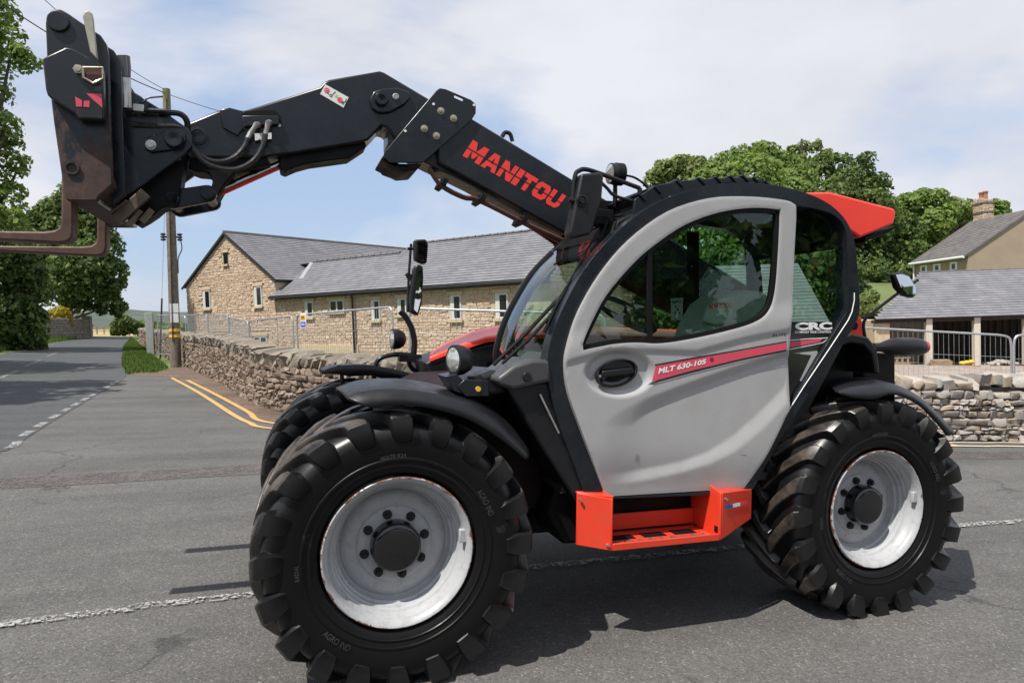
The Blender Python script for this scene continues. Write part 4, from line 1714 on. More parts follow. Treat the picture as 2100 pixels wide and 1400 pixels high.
c = P(1752, 668, .79)
rb_ = part('boom_bracket', mb, M_RED, .006)
mb = MB()
mb.cyl((c.x, .785, c.z), (c.x, .802, c.z), .028, 16)
obj('bracket_hole', mb, M_MATT, rb_)  # dark disc standing for the hole through the bracket

# boom ---------------------------------------------------------------------
YB = 1.14
t1, t2 = P(968, 243, YB), P(1173, 367, YB)
b1, b2 = P(884, 324, YB), P(1159, 479, YB)


def lin(a, b, x):
    return a.z + (b.z - a.z) * (x - a.x) / (b.x - a.x)


mb = MB()
xr = 2.95
mb.prism([(.40, lin(b1, b2, .40)), (.62, lin(t1, t2, .62) - 0.0), (xr, lin(t1, t2, xr)), (xr, lin(b1, b2, xr))][0:1] + [(.36, lin(t1, t2, .36)), (xr, lin(t1, t2, xr)), (xr, lin(b1, b2, xr))], YB, YB + .29)
boom = part('boom_outer_section', mb, M_BLACK, .012)
mb = MB()
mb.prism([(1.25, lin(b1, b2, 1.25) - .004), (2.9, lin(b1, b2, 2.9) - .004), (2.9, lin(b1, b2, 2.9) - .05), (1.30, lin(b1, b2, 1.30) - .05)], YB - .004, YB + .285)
obj('boom_reflection_cover', mb, paint('dull_black', (.004, .004, .0042), .9, var=.2, spec=.05), boom)  # added dull slab, hides the bonnet's red reflection under the boom
mb = MB()
q_tl, q_bl, q_tr, q_br = [P(a, b, YB - .0015) for a, b in ((970, 287), (948.5, 319.5), (1161.5, 402), (1141, 429))]
MAN = {
    'M': [[(0, 0), (0, 1), (.30, 1), (.5, .52), (.70, 1), (1, 1), (1, 0), (.72, 0), (.72, .5), (.56, .12), (.44, .12), (.28, .5), (.28, 0)]],
    'A': [[(0, 0), (.30, 1), (.70, 1), (1, 0), (.70, 0), (.65, .2), (.35, .2), (.30, 0)], [(.41, .42), (.59, .42), (.5, .78)]],
    'N': [[(0, 0), (0, 1), (.32, 1), (.70, .42), (.70, 1), (1, 1), (1, 0), (.68, 0), (.30, .58), (.30, 0)]],
    'I': [[(0, 0), (0, 1), (1, 1), (1, 0)]],
    'T': [[(.33, 0), (.33, .74), (0, .74), (0, 1), (1, 1), (1, .74), (.67, .74), (.67, 0)]],
    'O': [[(.18, 0), (0, .2), (0, .8), (.18, 1), (.82, 1), (1, .8), (1, .2), (.82, 0)], [(.34, .27), (.66, .27), (.66, .73), (.34, .73)]],
    'U': [[(0, 1), (.32, 1), (.32, .30), (.40, .24), (.60, .24), (.68, .30), (.68, 1), (1, 1), (1, .2), (.82, 0), (.18, 0), (0, .2)]],
}
widths = {'M': 1.25, 'A': 1.1, 'N': 1.05, 'I': .42, 'T': .95, 'O': 1.05, 'U': 1.02}
tot = sum(widths[ch] for ch in 'MANITOU') + .1 * 6
u0 = 0
for ch in 'MANITOU':
    w = widths[ch]
    loops = [[((u0 + w * a) / tot, b) for a, b in lp] for lp in MAN[ch]]
    loops_on(mb, loops, [q_bl, q_br, q_tr, q_tl])
    u0 += w + .1
lg = obj('boom_lettering', mb, M_DECRED, boom, smooth=False)
mb = MB()
q_ = [q_bl, q_br, q_tr, q_tl]
mb.add([bil(q_, -.01, .47) + Vector((0, -.0015, 0)), bil(q_, 1.01, .45) + Vector((0, -.0015, 0)), bil(q_, 1.01, .50) + Vector((0, -.0015, 0)), bil(q_, -.01, .52) + Vector((0, -.0015, 0))], [(0, 1, 2, 3)])
obj('lettering_line', mb, M_DECBLACK, boom, smooth=False)
# collar plate at the mouth of the outer section
mb = MB()
mb.prism_holes([PXZ([(788, 312), (893, 187), (902, 181), (914, 183), (966, 205), (976, 214), (976, 232), (968, 245), (882, 321), (866, 334), (800, 334), (786, 322)], 1.12), PXZ([(932, 195), (950, 203), (949, 208), (931, 200)], 1.12)], 1.118, 1.132)
collar = part('boom_collar', mb, M_BLACK, .004)
mb = MB()
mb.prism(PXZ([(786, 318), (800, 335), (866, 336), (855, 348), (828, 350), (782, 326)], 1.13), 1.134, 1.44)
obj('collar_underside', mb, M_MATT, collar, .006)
for a, b in ((904, 228), (930, 243), (870, 264), (895, 279)):
    c = P(a, b, 1.117)
    mb = MB()
    mb.lathe([(.022, .002), (.022, -.003), (.014, -.004), (.013, -.012), (.001, -.014)], 14, (c.x, 1.117, c.z))
    obj('collar_bolt', mb, M_BRASS, collar)
for a, b in ((889, 214), (831, 269), (972, 216)):
    c = P(a, b, 1.117)
    mb = MB()
    mb.cyl((c.x, 1.112, c.z), (c.x, 1.119, c.z), .008, 10)
    obj('collar_rivet', mb, M_WHITE, collar)
mb = MB()
lug = [P(1030, 280, 1.28), P(1036, 272, 1.28), P(1046, 275, 1.28), P(1051, 290, 1.28)]
mb.tube(catmull(lug, 4), .014, 8)
part('lifting_eye', mb, M_BLACK, 0)
# pipes under the boom
for dy, dz, r in ((0.02, -.018, .010), (.06, -.03, .012), (.11, -.022, .010), (.16, -.03, .012)):
    mb = MB()
    base = [P(880, 338, YB + dy), P(905, 372, YB + dy), P(950, 396, YB + dy), P(985, 404, YB + dy), P(1080, 452, YB + dy), P(1150, 500, YB + dy), P(1135, 510, YB + dy)]
    mb.tube(catmull([p + Vector((0, 0, dz)) for p in base[:5]] + [Vector((1.25, YB + dy, lin(b1, b2, 1.25) + dz - .02)), Vector((1.32, YB + dy, lin(b1, b2, 1.32) + dz - .02))], 4), r, 6)
    part('hydraulic_pipe', mb, M_PIPE, 0)
for px in ((905, 372), (982, 404), (1066, 448)):
    mb = MB()
    c = P(*px, YB + .08)
    mb.obox(c + Vector((0, 0, -.02)), (.9, 0, -.43), (0, 1, 0), (.43, 0, .9), .018, .1, .022)
    part('pipe_clamp', mb, M_MATT, .003)

# gooseneck (inner section and its head)
YG = 1.16
goose = [(372, 262), (384, 252), (443, 228), (471, 220), (499, 227), (560, 208), (655, 178), (664, 168), (675, 163), (779, 145), (788, 148), (879, 202), (935, 236), (880, 290), (812, 286), (795, 262), (782, 258), (772, 270), (755, 287), (742, 291), (604, 314), (542, 322), (460, 324), (424, 323), (385, 325), (370, 300)]
mb = MB()
mb.prism(PXZ(goose, YG), YG, YG + .25)
gn = part('gooseneck', mb, M_BLACK, .012)
mb = MB()
gq = PXZ([(700, 290), (880, 290), (935, 236), (860, 200)], YG)
mb.prism([(.1, 2.66), (.1, 2.95), (2.0, 2.17), (2.0, 1.92)], YG + .02, YG + .22)
part('boom_inner_section', mb, M_BLACK, .006)
mb = MB()
mb.prism(PXZ([(757, 205), (765, 190), (783, 184), (815, 182), (838, 190), (842, 202), (828, 217), (800, 232), (778, 234), (762, 225)], YG), YG - .022, YG - .001)
bs = obj('pin_boss', mb, M_BLACK, gn, .008)
c = P(782, 205, YG - .02)
mb = MB()
mb.lathe([(.040, .0), (.040, -.02), (.034, -.028), (.022, -.028), (.020, -.018), (.008, -.016), (.001, -.02)], 22, (c.x, YG - .022, c.z))
obj('boom_pin', mb, M_BLACK, gn)
c = P(811, 199, YG - .02)
mb = MB()
mb.lathe([(.019, .0), (.019, -.008), (.012, -.010), (.011, -.006), (.001, -.006)], 14, (c.x, YG - .022, c.z))
obj('pin_bolt', mb, M_STEEL, gn)
qs = [P(a, b, YG - .003) for a, b in ((656.5, 193), (704.5, 221), (715, 200), (667, 173))]
mb = MB()
plate(mb, qs, .002)
sk = obj('warning_sticker', mb, M_WHITE, gn, smooth=False)


def disc_on(quad, u, v, r, n=12, lift=.0012, hole=0):
    m = MB()
    asp = (quad[1] - quad[0]).length / (quad[3] - quad[0]).length
    out = [bil(quad, u + r * math.cos(a) / asp, v + r * math.sin(a)) - Vector((0, lift, 0)) for a in (2 * math.pi * k / n for k in range(n))]
    if hole:
        inn = [bil(quad, u + hole * math.cos(a) / asp, v + hole * math.sin(a)) - Vector((0, lift, 0)) for a in (2 * math.pi * k / n for k in range(n))]
        m.loft([out, inn], True)
    else:
        m.add(out, [tuple(range(n))])
    return m


for u, v, r, mt, ho in ((.16, .58, .24, M_DECRED, .16), (.75, .42, .24, M_DECRED, .16), (.38, .36, .13, M_DECBLACK, .07), (.90, .3, .12, M_DECBLACK, .06)):
    obj('sticker_print', disc_on(qs, u, v, r, hole=ho), mt, gn, smooth=False)
for pts, mt in (([(.12, .45), (.2, .5), (.22, .7), (.14, .62)], M_DECRED), ([(.7, .3), (.8, .35), (.8, .5), (.7, .5)], M_DECRED), ([(.2, .4), (.3, .34), (.31, .38), (.21, .46)], M_DECBLACK), ([(.40, .5), (.45, .88), (.48, .88), (.43, .48)], M_DECBLACK), ([(.5, .45), (.62, .48), (.57, .78)], paint('sticker_lime', (.55, .6, .08), .5)), ([(.84, .4), (.95, .5), (.93, .8), (.96, .8), (.98, .46), (.85, .34)], M_DECBLACK)):
    m = MB()
    m.add([bil(qs, u, v) - Vector((0, .0012, 0)) for u, v in pts], [tuple(range(len(pts)))])
    obj('sticker_print', m, mt, gn, smooth=False)
mb = MB()
mb.prism(PXZ([(450, 227), (471, 222), (497, 229), (501, 262), (488, 280), (457, 263)], YG), YG - .012, YG - .001)
obj('gusset_plate', mb, M_BLACK, gn, .004)
decal('hose_port', [(495, 237), (503, 228), (563, 226), (577, 240), (576, 258), (562, 246), (540, 244), (500, 250)], YG - .003, M_MATT, gn)
mb = MB()
mb.prism(PXZ([(497, 240), (571, 240), (573, 258), (505, 262), (497, 270)], YG), YG - .03, YG - .004)
obj('valve_block', mb, M_BLACK, gn, .005)
for pts in ([(522, 274), (540, 273), (540, 287), (523, 288)], [(546, 273), (557, 272), (557, 285), (547, 286)]):
    decal('port_label', pts, YG - .034, M_WHITE, gn)
YH = YG - .06
for pts in ([(526, 256), (521, 263), (513, 274), (508, 284)], [(550, 252), (548, 262), (544, 276)]):
    mb = MB()
    mb.tube([P(pts[0][0] + 4, pts[0][1], YG), P(pts[0][0], pts[0][1], YH - .01)] + [P(a, b, YH) for a, b in pts[1:]], [.02, .017, .013, .014, .014][:len(pts) + 1], 10)
    obj('hose_fitting', mb, M_STEEL, gn)
for a, b in ((500, 263), (573, 258)):
    c = P(a, b, YG - .005)
    mb = MB()
    mb.cyl((c.x, YG - .012, c.z), (c.x, YG, c.z), .009, 10)
    obj('port_bolt', mb, M_STEEL, gn)
hz1 = [(508, 284), (500, 303), (483, 321), (460, 331), (432, 330), (408, 316), (392, 295), (385, 272), (384, 252), (378, 240), (366, 233), (345, 231), (325, 230)]
hz2 = [(544, 276), (540, 296), (528, 320), (508, 338), (480, 348), (448, 345), (420, 333), (400, 312), (388, 290), (382, 268), (360, 260), (320, 259), (270, 255)]
for hz in (hz1, hz2):
    n_ = len(hz)
    path = catmull([P(a, b, YH - .09 * (k / n_)) for k, (a, b) in enumerate(hz)], 6)
    mb = MB()
    mb.tube(path, .0135, 8)
    ho = part('hydraulic_hose', mb, M_BLACKP, 0)
    mb = MB()
    acc = 0
    for k in range(len(path) - 1):          # spiral guard wound round the hose
        t = (path[k + 1] - path[k]).normalized()
        u = t.cross(Vector((0, 1, 0))).normalized()
        w = t.cross(u)
        for q in range(3):
            p = path[k].lerp(path[k + 1], q / 3)
            ring_ = [p + (u * math.cos(a) + w * math.sin(a)) * .0155 for a in (2 * math.pi * z / 8 for z in range(8))]
            ring2 = [x + t * .005 for x in ring_]
            mb.loft([ring_, ring2], True)
    obj('hose_guard', mb, paint('hose_guard_grey', (.02, .02, .022), .25, var=.5, scale=30) if 'hose_guard_grey' not in bpy.data.materials else bpy.data.materials['hose_guard_grey'], ho)

# tilt ram under the gooseneck
mb = MB()
mb.tube([P(452, 390, 1.28), P(580, 334, 1.28)], .022, 12)
ram = part('tilt_ram', mb, M_CHROME, 0)
mb = MB()
mb.tube([P(455, 398, 1.24), P(573, 345, 1.24)], .009, 6)
obj('ram_pipe', mb, M_DECRED, ram)
mb = MB()
mb.tube([P(575, 338, 1.28), P(680, 300, 1.28)], .045, 12)
obj('ram_barrel', mb, M_MATT, ram)
mb = MB()
mb.prism(PXZ([(572, 334), (575, 348), (585, 352), (608, 342), (634, 335), (716, 324), (752, 300), (748, 288), (640, 300), (576, 318)], 1.2), 1.2, 1.36)
part('gooseneck_rib', mb, M_MATT, .006)
mb = MB()
mb.prism(PXZ([(392, 305), (420, 318), (545, 318), (556, 338), (486, 350), (458, 382), (446, 404), (428, 402), (436, 372), (428, 354), (404, 352), (386, 345)], 1.18), 1.18, 1.38)
part('link_lever', mb, M_MATT, .008)
mb = MB()
pa, pb = P(356, 411, 1.16), P(427, 399, 1.16)
dx = (pb - pa).normalized()
nx = Vector((-dx.z, 0, dx.x))
poly = []
for k in range(9):
    a = math.pi / 2 + math.pi * k / 8
    poly.append(pa + (dx * math.cos(a) + nx * math.sin(a)) * .05)
for k in range(9):
    a = -math.pi / 2 + math.pi * k / 8
    poly.append(pb + (dx * math.cos(a) + nx * math.sin(a)) * .046)
mb.prism([(p.x, p.z) for p in poly], 1.12, 1.165)
part('tilt_link', mb, M_BLACK, .006)
mb = MB()
mb.prism([(p.x, p.z) for p in poly], 1.40, 1.44)
part('tilt_link', mb, M_BLACK, .006)
mb = MB()
mb.cyl((pb.x, 1.09, pb.z), (pb.x, 1.46, pb.z), .036, 18)
mb.cyl((pa.x, 1.09, pa.z), (pa.x, 1.46, pa.z), .036, 18)
part('link_pin', mb, M_BLACK, .004)

# coupler head
mb = MB()
cpl = PXZ([(258, 180), (330, 224), (366, 250), (384, 262), (394, 278), (394, 300), (378, 318), (330, 352), (300, 376), (262, 400), (240, 402), (236, 250), (248, 190)], 1.02)
mb.prism(cpl, 1.02, 1.06)
cp = part('coupler_head', mb, M_BLACK, .006)
mb = MB()
mb.prism(cpl, 1.50, 1.54)
obj('coupler_plate', mb, M_BLACK, cp, .006)
mb = MB()
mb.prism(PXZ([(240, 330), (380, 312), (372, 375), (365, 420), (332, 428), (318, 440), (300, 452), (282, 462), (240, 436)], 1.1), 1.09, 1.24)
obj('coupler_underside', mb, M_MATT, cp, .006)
mb = MB()
pp = [P(a, b, 1.02) for a, b in ((298, 285), (340, 272), (366, 266), (380, 274), (382, 290), (372, 304), (345, 310), (310, 314), (297, 306))]
mb.prism([(p.x, p.z) for p in pp], .998, 1.018)
obj('pin_keeper', mb, M_BLACK, cp, .006)
c = P(357, 286, .99)
mb = MB()
mb.lathe([(.046, .02), (.046, -.02), (.040, -.03), (.02, -.03), (.008, -.026), (.001, -.026)], 24, (c.x, .995, c.z))
obj('coupler_pin', mb, M_BLACK, cp)
c = P(309, 297, .99)
mb = MB()
mb.lathe([(.026, .004), (.026, -.005), (.018, -.006), (.016, -.018), (.001, -.018)], 6 * 3, (c.x, .995, c.z))
obj('keeper_bolt', mb, M_STEEL, cp)
c = P(405, 278, YG - .01)
mb = MB()
mb.lathe([(.05, .01), (.05, -.006), (.034, -.008), (.032, -.002), (.018, -.002), (.017, .004), (.001, .004)], 22, (c.x, YG, c.z))
obj('pivot_boss', mb, M_BLACK, gn)
M_BARE = paint('worn_bare_steel', (.15, .115, .085), .5, metal=.5, var=.4, scale=12)
for a, b, hw, yq in (((238, 452), (300, 396), .028, 1.02), ((214, 418), (246, 388), .010, 1.0), ((262, 464), (290, 432), .012, 1.05), ((226, 438), (262, 412), .007, 1.0), ((290, 455), (312, 430), .014, 1.07)):
    mb = MB()
    pa_, pb_ = P(a[0], a[1], yq), P(b[0], b[1], yq)
    t_ = (pb_ - pa_).normalized()
    mb.obox((pa_ + pb_) / 2, t_, (0, 1, 0), t_.cross(Vector((0, 1, 0))), (pb_ - pa_).length / 2, .02, hw)
    part('underside_rib', mb, M_BARE, .003)
# quick couplings and taps on the head
for dx_, dy_ in ((0, 0), (7, .05)):
    mb = MB()
    mb.tube([P(250 + dx_, 116, .97 + dy_), P(252 + dx_, 140, .97 + dy_), P(253 + dx_, 158, .97 + dy_)], [.022, .022, .018], 12)
    k_ = part('quick_coupling', mb, paint('coupling_grey', (.12, .12, .125), .35, metal=.6), 0)
    mb = MB()
    mb.tube([P(254 + dx_, 160, .97 + dy_), P(257 + dx_, 222, .97 + dy_)], .016, 10)
    obj('coupling_stem', mb, M_STEEL, k_)
mb = MB()
mb.obox(P(285, 223, .98), (1, 0, 0), (0, 1, 0), (0, 0, 1), .025, .02, .018)
tp = part('tap_block', mb, M_STEEL, .003)
mb = MB()
mb.tube([P(258, 226, .98), P(275, 226, .98)], .011, 8)
mb.tube([P(295, 226, .98), P(340, 228, .98)], .012, 8)
mb.tube(catmull([P(284, 215, .97), P(296, 208, .97), P(305, 201, .97), P(334, 198, .97)], 4), .005, 6)
obj('tap_handle', mb, M_BLACKP, tp)

# fork carriage
YP = .80
near = [(93, 48), (96, 30), (108, 19), (124, 19), (140, 28), (182, 57), (206, 72), (218, 90), (222, 112), (226, 240), (231, 378), (205, 400), (197, 412), (136, 411), (128, 372), (110, 250), (97, 140)]
cs = PXZ(near, YP)
mb = MB()
mb.prism(cs, YP, YP + .035)
car = part('fork_carriage', mb, M_RUST, .006)
mb = MB()
mb.prism(cs, 1.72, 1.75)
obj('side_plate', mb, M_RUST, car, .006)
cs2 = [(x + .035, z - .03) for x, z in cs]
mb = MB()
mb.prism(cs2[5:12] + cs2[3:4], .90, .93)
obj('carriage_web', mb, M_BLACK, car, .004)
mb = MB()
mb.prism(cs2[5:12] + cs2[3:4], 1.62, 1.65)
obj('carriage_web', mb, M_BLACK, car, .004)
mb = MB()
mb.prism(PXZ([(136, 410), (197, 411), (231, 378), (222, 350), (150, 345), (130, 372)], YP), YP + .036, 1.719)
obj('lower_beam', mb, M_RUST, car, .004)
c = P(199, 411, YP)
mb = MB()
mb.tube([(c.x, YP + .03, c.z + .002), (c.x, 1.72, c.z + .002)], .009, 6)
obj('edge_highlight', mb, M_STEEL, car)  # bright steel line added as the highlight along the beam's rear edge
c = P(117, 45, YP)
mb = MB()
mb.cyl((c.x, YP + .036, c.z), (c.x, 1.719, c.z), .035, 18)
obj('fork_shaft', mb, M_RUST, car)
c = P(120, 46, YP)
mb = MB()
mb.lathe([(.046, .0), (.046, -.012), (.042, -.016), (.001, -.016)], 22, (c.x, YP, c.z))
obj('shaft_cap', mb, M_BLACK, car)
mb = MB()
mb.prism(PXZ([(222, 120), (232, 120), (240, 260), (243, 388), (231, 380), (226, 240)], YP), YP + .25, 1.55)
obj('gap_shade_sheet', mb, M_MATT, car)  # dark sheet added for the shade in the gap behind the plate
mb = MB()
lock = [(87, 121), (99, 114), (135, 97), (150, 100), (202, 129), (212, 143), (214, 246), (160, 244), (154, 234), (98, 197), (94, 184)]
mb.prism(PXZ(lock, .74), .735, .796)
lk = obj('lock_housing', mb, M_RUST, car, .008)
for pts, m in (([(154, 198), (168, 206), (168, 219), (156, 219)], M_PINK), ([(172, 207), (184, 207), (183, 220), (171, 219)], M_PINK), ([(177, 192), (208, 193), (210, 221), (193, 207)], M_PINK)):
    decal('worn_sticker', pts, .733, m, car)
mb = MB()
mb.prism(PXZ([(170, 35), (174, 26), (181, 23), (189, 28), (192, 40), (194, 60), (201, 124), (186, 108), (176, 62)], .72), .712, .728)
obj('release_lever', mb, paint('dull_zinc_lever', (.36, .35, .28), .5, metal=.5, var=.2, scale=12), car, .004)
c = P(161, 143, .73)
mb = MB()
mb.lathe([(.022, .003), (.022, -.012), (.013, -.013), (.013, -.02), (.001, -.02)], 6, (c.x, .733, c.z))
obj('lever_bolt', mb, M_BRASS, car)
mb = MB()
hexp = [P(a, b, .72) for a, b in ((170, 139), (210, 139), (212, 161), (191, 171), (171, 159))]
mb.tube(hexp + [hexp[0]], .006, 6)
obj('retaining_ring', mb, M_BRASS, car)
decal('lock_recess', [(172, 142), (208, 142), (209, 159), (191, 168), (174, 157)], .733, M_PIPE, car)
c = P(148, 345, YP)
mb = MB()
mb.lathe([(.032, .0), (.032, -.010), (.022, -.010), (.020, .004), (.001, .004)], 20, (c.x, YP, c.z))
obj('pin_bush', mb, M_RUST, car)
tine = [(-1.453, 2.32), (-1.453, 2.0), (-1.46, 1.972), (-1.478, 1.955), (-1.51, 1.948), (-2.2, 1.955), (-2.225, 1.962), (-2.2, 1.972), (-1.57, 1.998), (-1.53, 2.006), (-1.51, 2.022), (-1.502, 2.05), (-1.501, 2.32)]
for y0_ in (.86, 1.62):
    mb = MB()
    mb.prism(tine if y0_ < 1 else [(x - .02, z + .012) for x, z in tine], y0_, y0_ + .10)
    obj('fork_tine', mb, M_FORK, car, .008)


# ------------------------------------------------------------------ dry stone walls
def stone_variants(n, seed, inset=.22):
    r = random.Random(seed)
    out = []
    for _ in range(n):
        # unit stone: x in -.5...5, y depth (front at -.5), z in -.5...5
        vs = []
        j = lambda a: r.uniform(-a, a)
        ring = []
        for x, z in ((-.5, -.5), (0, -.5), (.5, -.5), (.5, 0), (.5, .5), (0, .5), (-.5, .5), (-.5, 0)):
            ring.append((x * (1 + j(.06)) + j(.05), z * (1 + j(.1)) + j(.07)))
        for x, z in ring:
            vs.append((x, .5, z))
        for x, z in ring:
            vs.append((x, -.22 + j(.08), z))
        tx, tz = j(.28), j(.22)
        for x, z in ring:
            x2, z2 = x * (1 - inset * r.uniform(.35, 1.2)), z * (1 - inset * r.uniform(.4, 1.4))
            vs.append((x2 + j(.04), -.43 + tx * x2 + tz * z2 + j(.07), z2 + j(.04)))
        vs.append((j(.2), -.47 + j(.07), j(.2)))
        fs = []
        for k in range(8):
            k2 = (k + 1) % 8
            fs.append((k, k2, 8 + k2, 8 + k))
            fs.append((8 + k, 8 + k2, 16 + k2, 16 + k))
            fs.append((16 + k, 16 + k2, 24))
        out.append((vs, fs))
    return out


VARS = stone_variants(22, 3)
VMESH = {}


def stone_mesh(k, mat):
    key = (k, mat.name)
    if key not in VMESH:
        mb_ = MB()
        mb_.add(*VARS[k])
        VMESH[key] = mb_.mesh('stone', mat, True, 28)
    return VMESH[key]


def place_stones(items, parent, mat, name, limit=300, far_name=None):
    """items: (matrix, priority); the largest in view become parts, the rest one joined part"""
    items = sorted(items, key=lambda t: -t[1])
    for m4, _ in items[:limit]:
        o = link(name, stone_mesh(rng.randrange(len(VARS)), mat), parent)
        o.matrix_local = m4
    if len(items) > limit:
        mb_ = MB()
        for m4, _ in items[limit:]:
            vs, fs = VARS[rng.randrange(len(VARS))]
            mb_.add([m4 @ Vector(v) for v in vs], fs)
        o = obj(far_name or (name + '_work'), mb_, mat, parent, angle=28)
        o['kind'] = 'stuff'


def wall_run(label, pts, height, mat, cope_mat, core_mat, sl, sh, slant, cope_h, seed):
    r = random.Random(seed)
    root = thing('dry_stone_wall', label, 'stone wall', GV(*pts[0]))
    base = root.location.copy()
    P2 = [Vector((a, b)) for a, b in pts]
    cum = [0]
    for a, b in zip(P2, P2[1:]):
        cum.append(cum[-1] + (b - a).length)
    tot_ = cum[-1]

    def at(s):
        s = min(max(s, 0), tot_ - 1e-4)
        for i in range(len(cum) - 1):
            if s <= cum[i + 1]:
                f = (s - cum[i]) / (cum[i + 1] - cum[i])
                d = (P2[i + 1] - P2[i]).normalized()
                return P2[i].lerp(P2[i + 1], f), d
        return P2[-1], (P2[-1] - P2[-2]).normalized()
    # core
    mb_ = MB()
    rings = []
    for i in range(int(tot_ / .5) + 2):
        p, d = at(i * .5)
        nrm = Vector((-d.y, d.x))
        g = gz(p.x, p.y)
        row = []
        for off, z in ((.07, -.05), (.10, height(i * .5) - .02), (.38, height(i * .5) - .02), (.44, -.05)):
            q = p + nrm * off
            row.append(Vector((q.x, q.y, g + z)) - base)
        rings.append(row)
    mb_.loft(rings, True, True)
    obj('core', mb_, core_mat, root, smooth=False)
    items, copes = [], []
    cam2 = Vector((C_W.x, C_W.y))
    z = 0.0
    while z < 1.6:
        ch = r.uniform(*sh)
        s = r.uniform(0, .1)
        any_ = False
        while s < tot_:
            p, d = at(s)
            dist = (p - cam2).length
            k = 1.0 if dist < 24 else 1.5
            w = r.uniform(*sl) * k * (1 if r.random() > .18 else .55)
            p, d = at(s + w / 2)
            hgt = height(s + w / 2)
            if z + ch * .6 < hgt:
                any_ = True
                nrm = Vector((-d.y, d.x))
                hh = ch * r.uniform(.72, 1.2)
                q = p + nrm * (.10 + r.uniform(-.025, .02))
                g = gz(p.x, p.y)
                m4 = Matrix.Translation(Vector((q.x, q.y, g + z + ch / 2)) - base) @ Matrix.Rotation(math.atan2(d.y, d.x), 4, 'Z') @ Matrix.Rotation(r.uniform(-.12, .12) + slant, 4, 'Y') @ Matrix.Diagonal((w * .98, .24, hh * .97, 1))
                items.append((m4, w * hh / dist ** 2))
            s += w * (1 if r.random() > .05 else 1.1)
        z += ch * .97
        if not any_:
            break
    s = 0
    while s < tot_:
        p, d = at(s)
        dist = (p - cam2).length
        w = r.uniform(*cope_h[1]) * (1 if dist < 26 else 1.6)
        p, d = at(s + w / 2)
        nrm = Vector((-d.y, d.x))
        hh = r.uniform(*cope_h[0])
        g = gz(p.x, p.y)
        q = p + nrm * .24
        m4 = Matrix.Translation(Vector((q.x, q.y, g + height(s) + hh * .38)) - base) @ Matrix.Rotation(math.atan2(d.y, d.x), 4, 'Z') @ Matrix.Rotation(r.uniform(-.25, .25) + cope_h[2], 4, 'Y') @ Matrix.Rotation(r.uniform(-.15, .15), 4, 'X') @ Matrix.Diagonal((w * 1.05, .50, hh, 1))
        copes.append((m4, w * hh / dist ** 2))
        s += w * .95
    place_stones(items, root, mat, 'stone')
    place_stones(copes, root, cope_mat, 'cope_stone')
    return root


lenA = sum((Vector(a) - Vector(b)).length for a, b in zip(wa, wa[1:]))


def hA(s):
    return .98 - .16 * sst(lenA - 14, lenA - 3, s) + .02 * math.sin(s * 1.3) + .01 * math.sin(s * 3.1)


wall_run('brownish dry stone wall running along the left of the road to the telehandler', wa, hA, M_WSTONE, M_WCOPE, M_CORE, (.10, .30), (.06, .13), .0, ((.22, .34), (.07, .17), .55), 5)
wall_run('pale limestone rubble wall behind the rear wheel on the right', wb, lambda s: .80 + .03 * math.sin(s * 2) + .02 * math.sin(s * 5), M_LSTONE, M_LSTONE, M_CORE2, (.08, .28), (.06, .17), .0, ((.12, .21), (.09, .24), .0), 9)


# ------------------------------------------------------------------ the stone house on the left
HB, HA_ = E(1065, 573, 29.2), E(565, 607, 37.8)
hu_ = Vector((HB.x - HA_.x, HB.y - HA_.y, 0)).normalized()
hv_ = Vector((-hu_.y, hu_.x, 0))
if hv_.dot(Vector((HA_.x, HA_.y, 0)) - C_W) < 0:
    hv_ = -hv_
HO = Vector((HA_.x, HA_.y, 0))
house = thing('stone_house', 'long buff sandstone barn house with grey slate roofs, gable end towards the road', 'house', HO)
house.matrix_world = Matrix((hu_.to_4d(), hv_.to_4d(), Vector((0, 0, 1, 0)), Vector((0, 0, 0, 1)))).transposed()
hm = Matrix(((hu_.x, hv_.x, 0, HO.x), (hu_.y, hv_.y, 0, HO.y), (0, 0, 1, 0), (0, 0, 0, 1)))
house.matrix_world = hm
hinv = hm.inverted()


def HP(px, py, v=0.0):
    """house frame (u, z) of a pixel on the wall plane at depth v behind the front"""
    r = R_W @ Vector(((px - CX) / F, 1.0, -(py - CY) / F))
    o = hinv @ C_W
    d = hinv.to_3x3() @ r
    t = (v - o.y) / d.y
    p = o + d * t
    return p.x, p.z


ue, ze = HP(565, 607)
zeave = 3.11
uL = HP(379, 588)[0]
uR = HP(562, 570)[0]
zL = HP(562, 570)[1]
uA, zA = HP(455, 479)
zA2 = zL + (uR - uL) / 2 * .70
uA = (uL + uR) / 2
zA = max(zA, zL + 2.6)
Z0 = -1.6
WEND = HP(1128, 620)[0]
mb = MB()
VT = .10
mb.add([(uL, VT, Z0), (uR, VT, Z0), (uR, VT, zL), (uA, VT, zA), (uL, VT, zL)], [(0, 1, 2, 3, 4)])
mb.add([(uL, VT, Z0), (uL, 22, Z0), (uL, 22, zL), (uL, VT, zL)], [(3, 2, 1, 0)])
mb.add([(uR, VT, zeave - .2), (uR, 22, zeave - .2), (uR, 22, zL), (uR, VT, zL)], [(0, 1, 2, 3)])
mb.add([(uR, VT, Z0), (WEND, VT, Z0), (WEND, VT, zeave + .02), (uR, VT, zeave + .02)], [(0, 1, 2, 3)])
mb.add([(WEND, VT, Z0), (WEND, 11, Z0), (WEND, 11, zeave), (WEND, 5.5, zeave + 3.6), (WEND, VT, zeave)], [(0, 1, 2, 3, 4)])
hwall = obj('wall', mb, M_MORTAR, house, smooth=False)


def wbox(px0, py0, px1, py1):
    a, b = HP(px0, py0), HP(px1, py1)
    return min(a[0], b[0]), max(a[0], b[0]), min(a[1], b[1]), max(a[1], b[1])


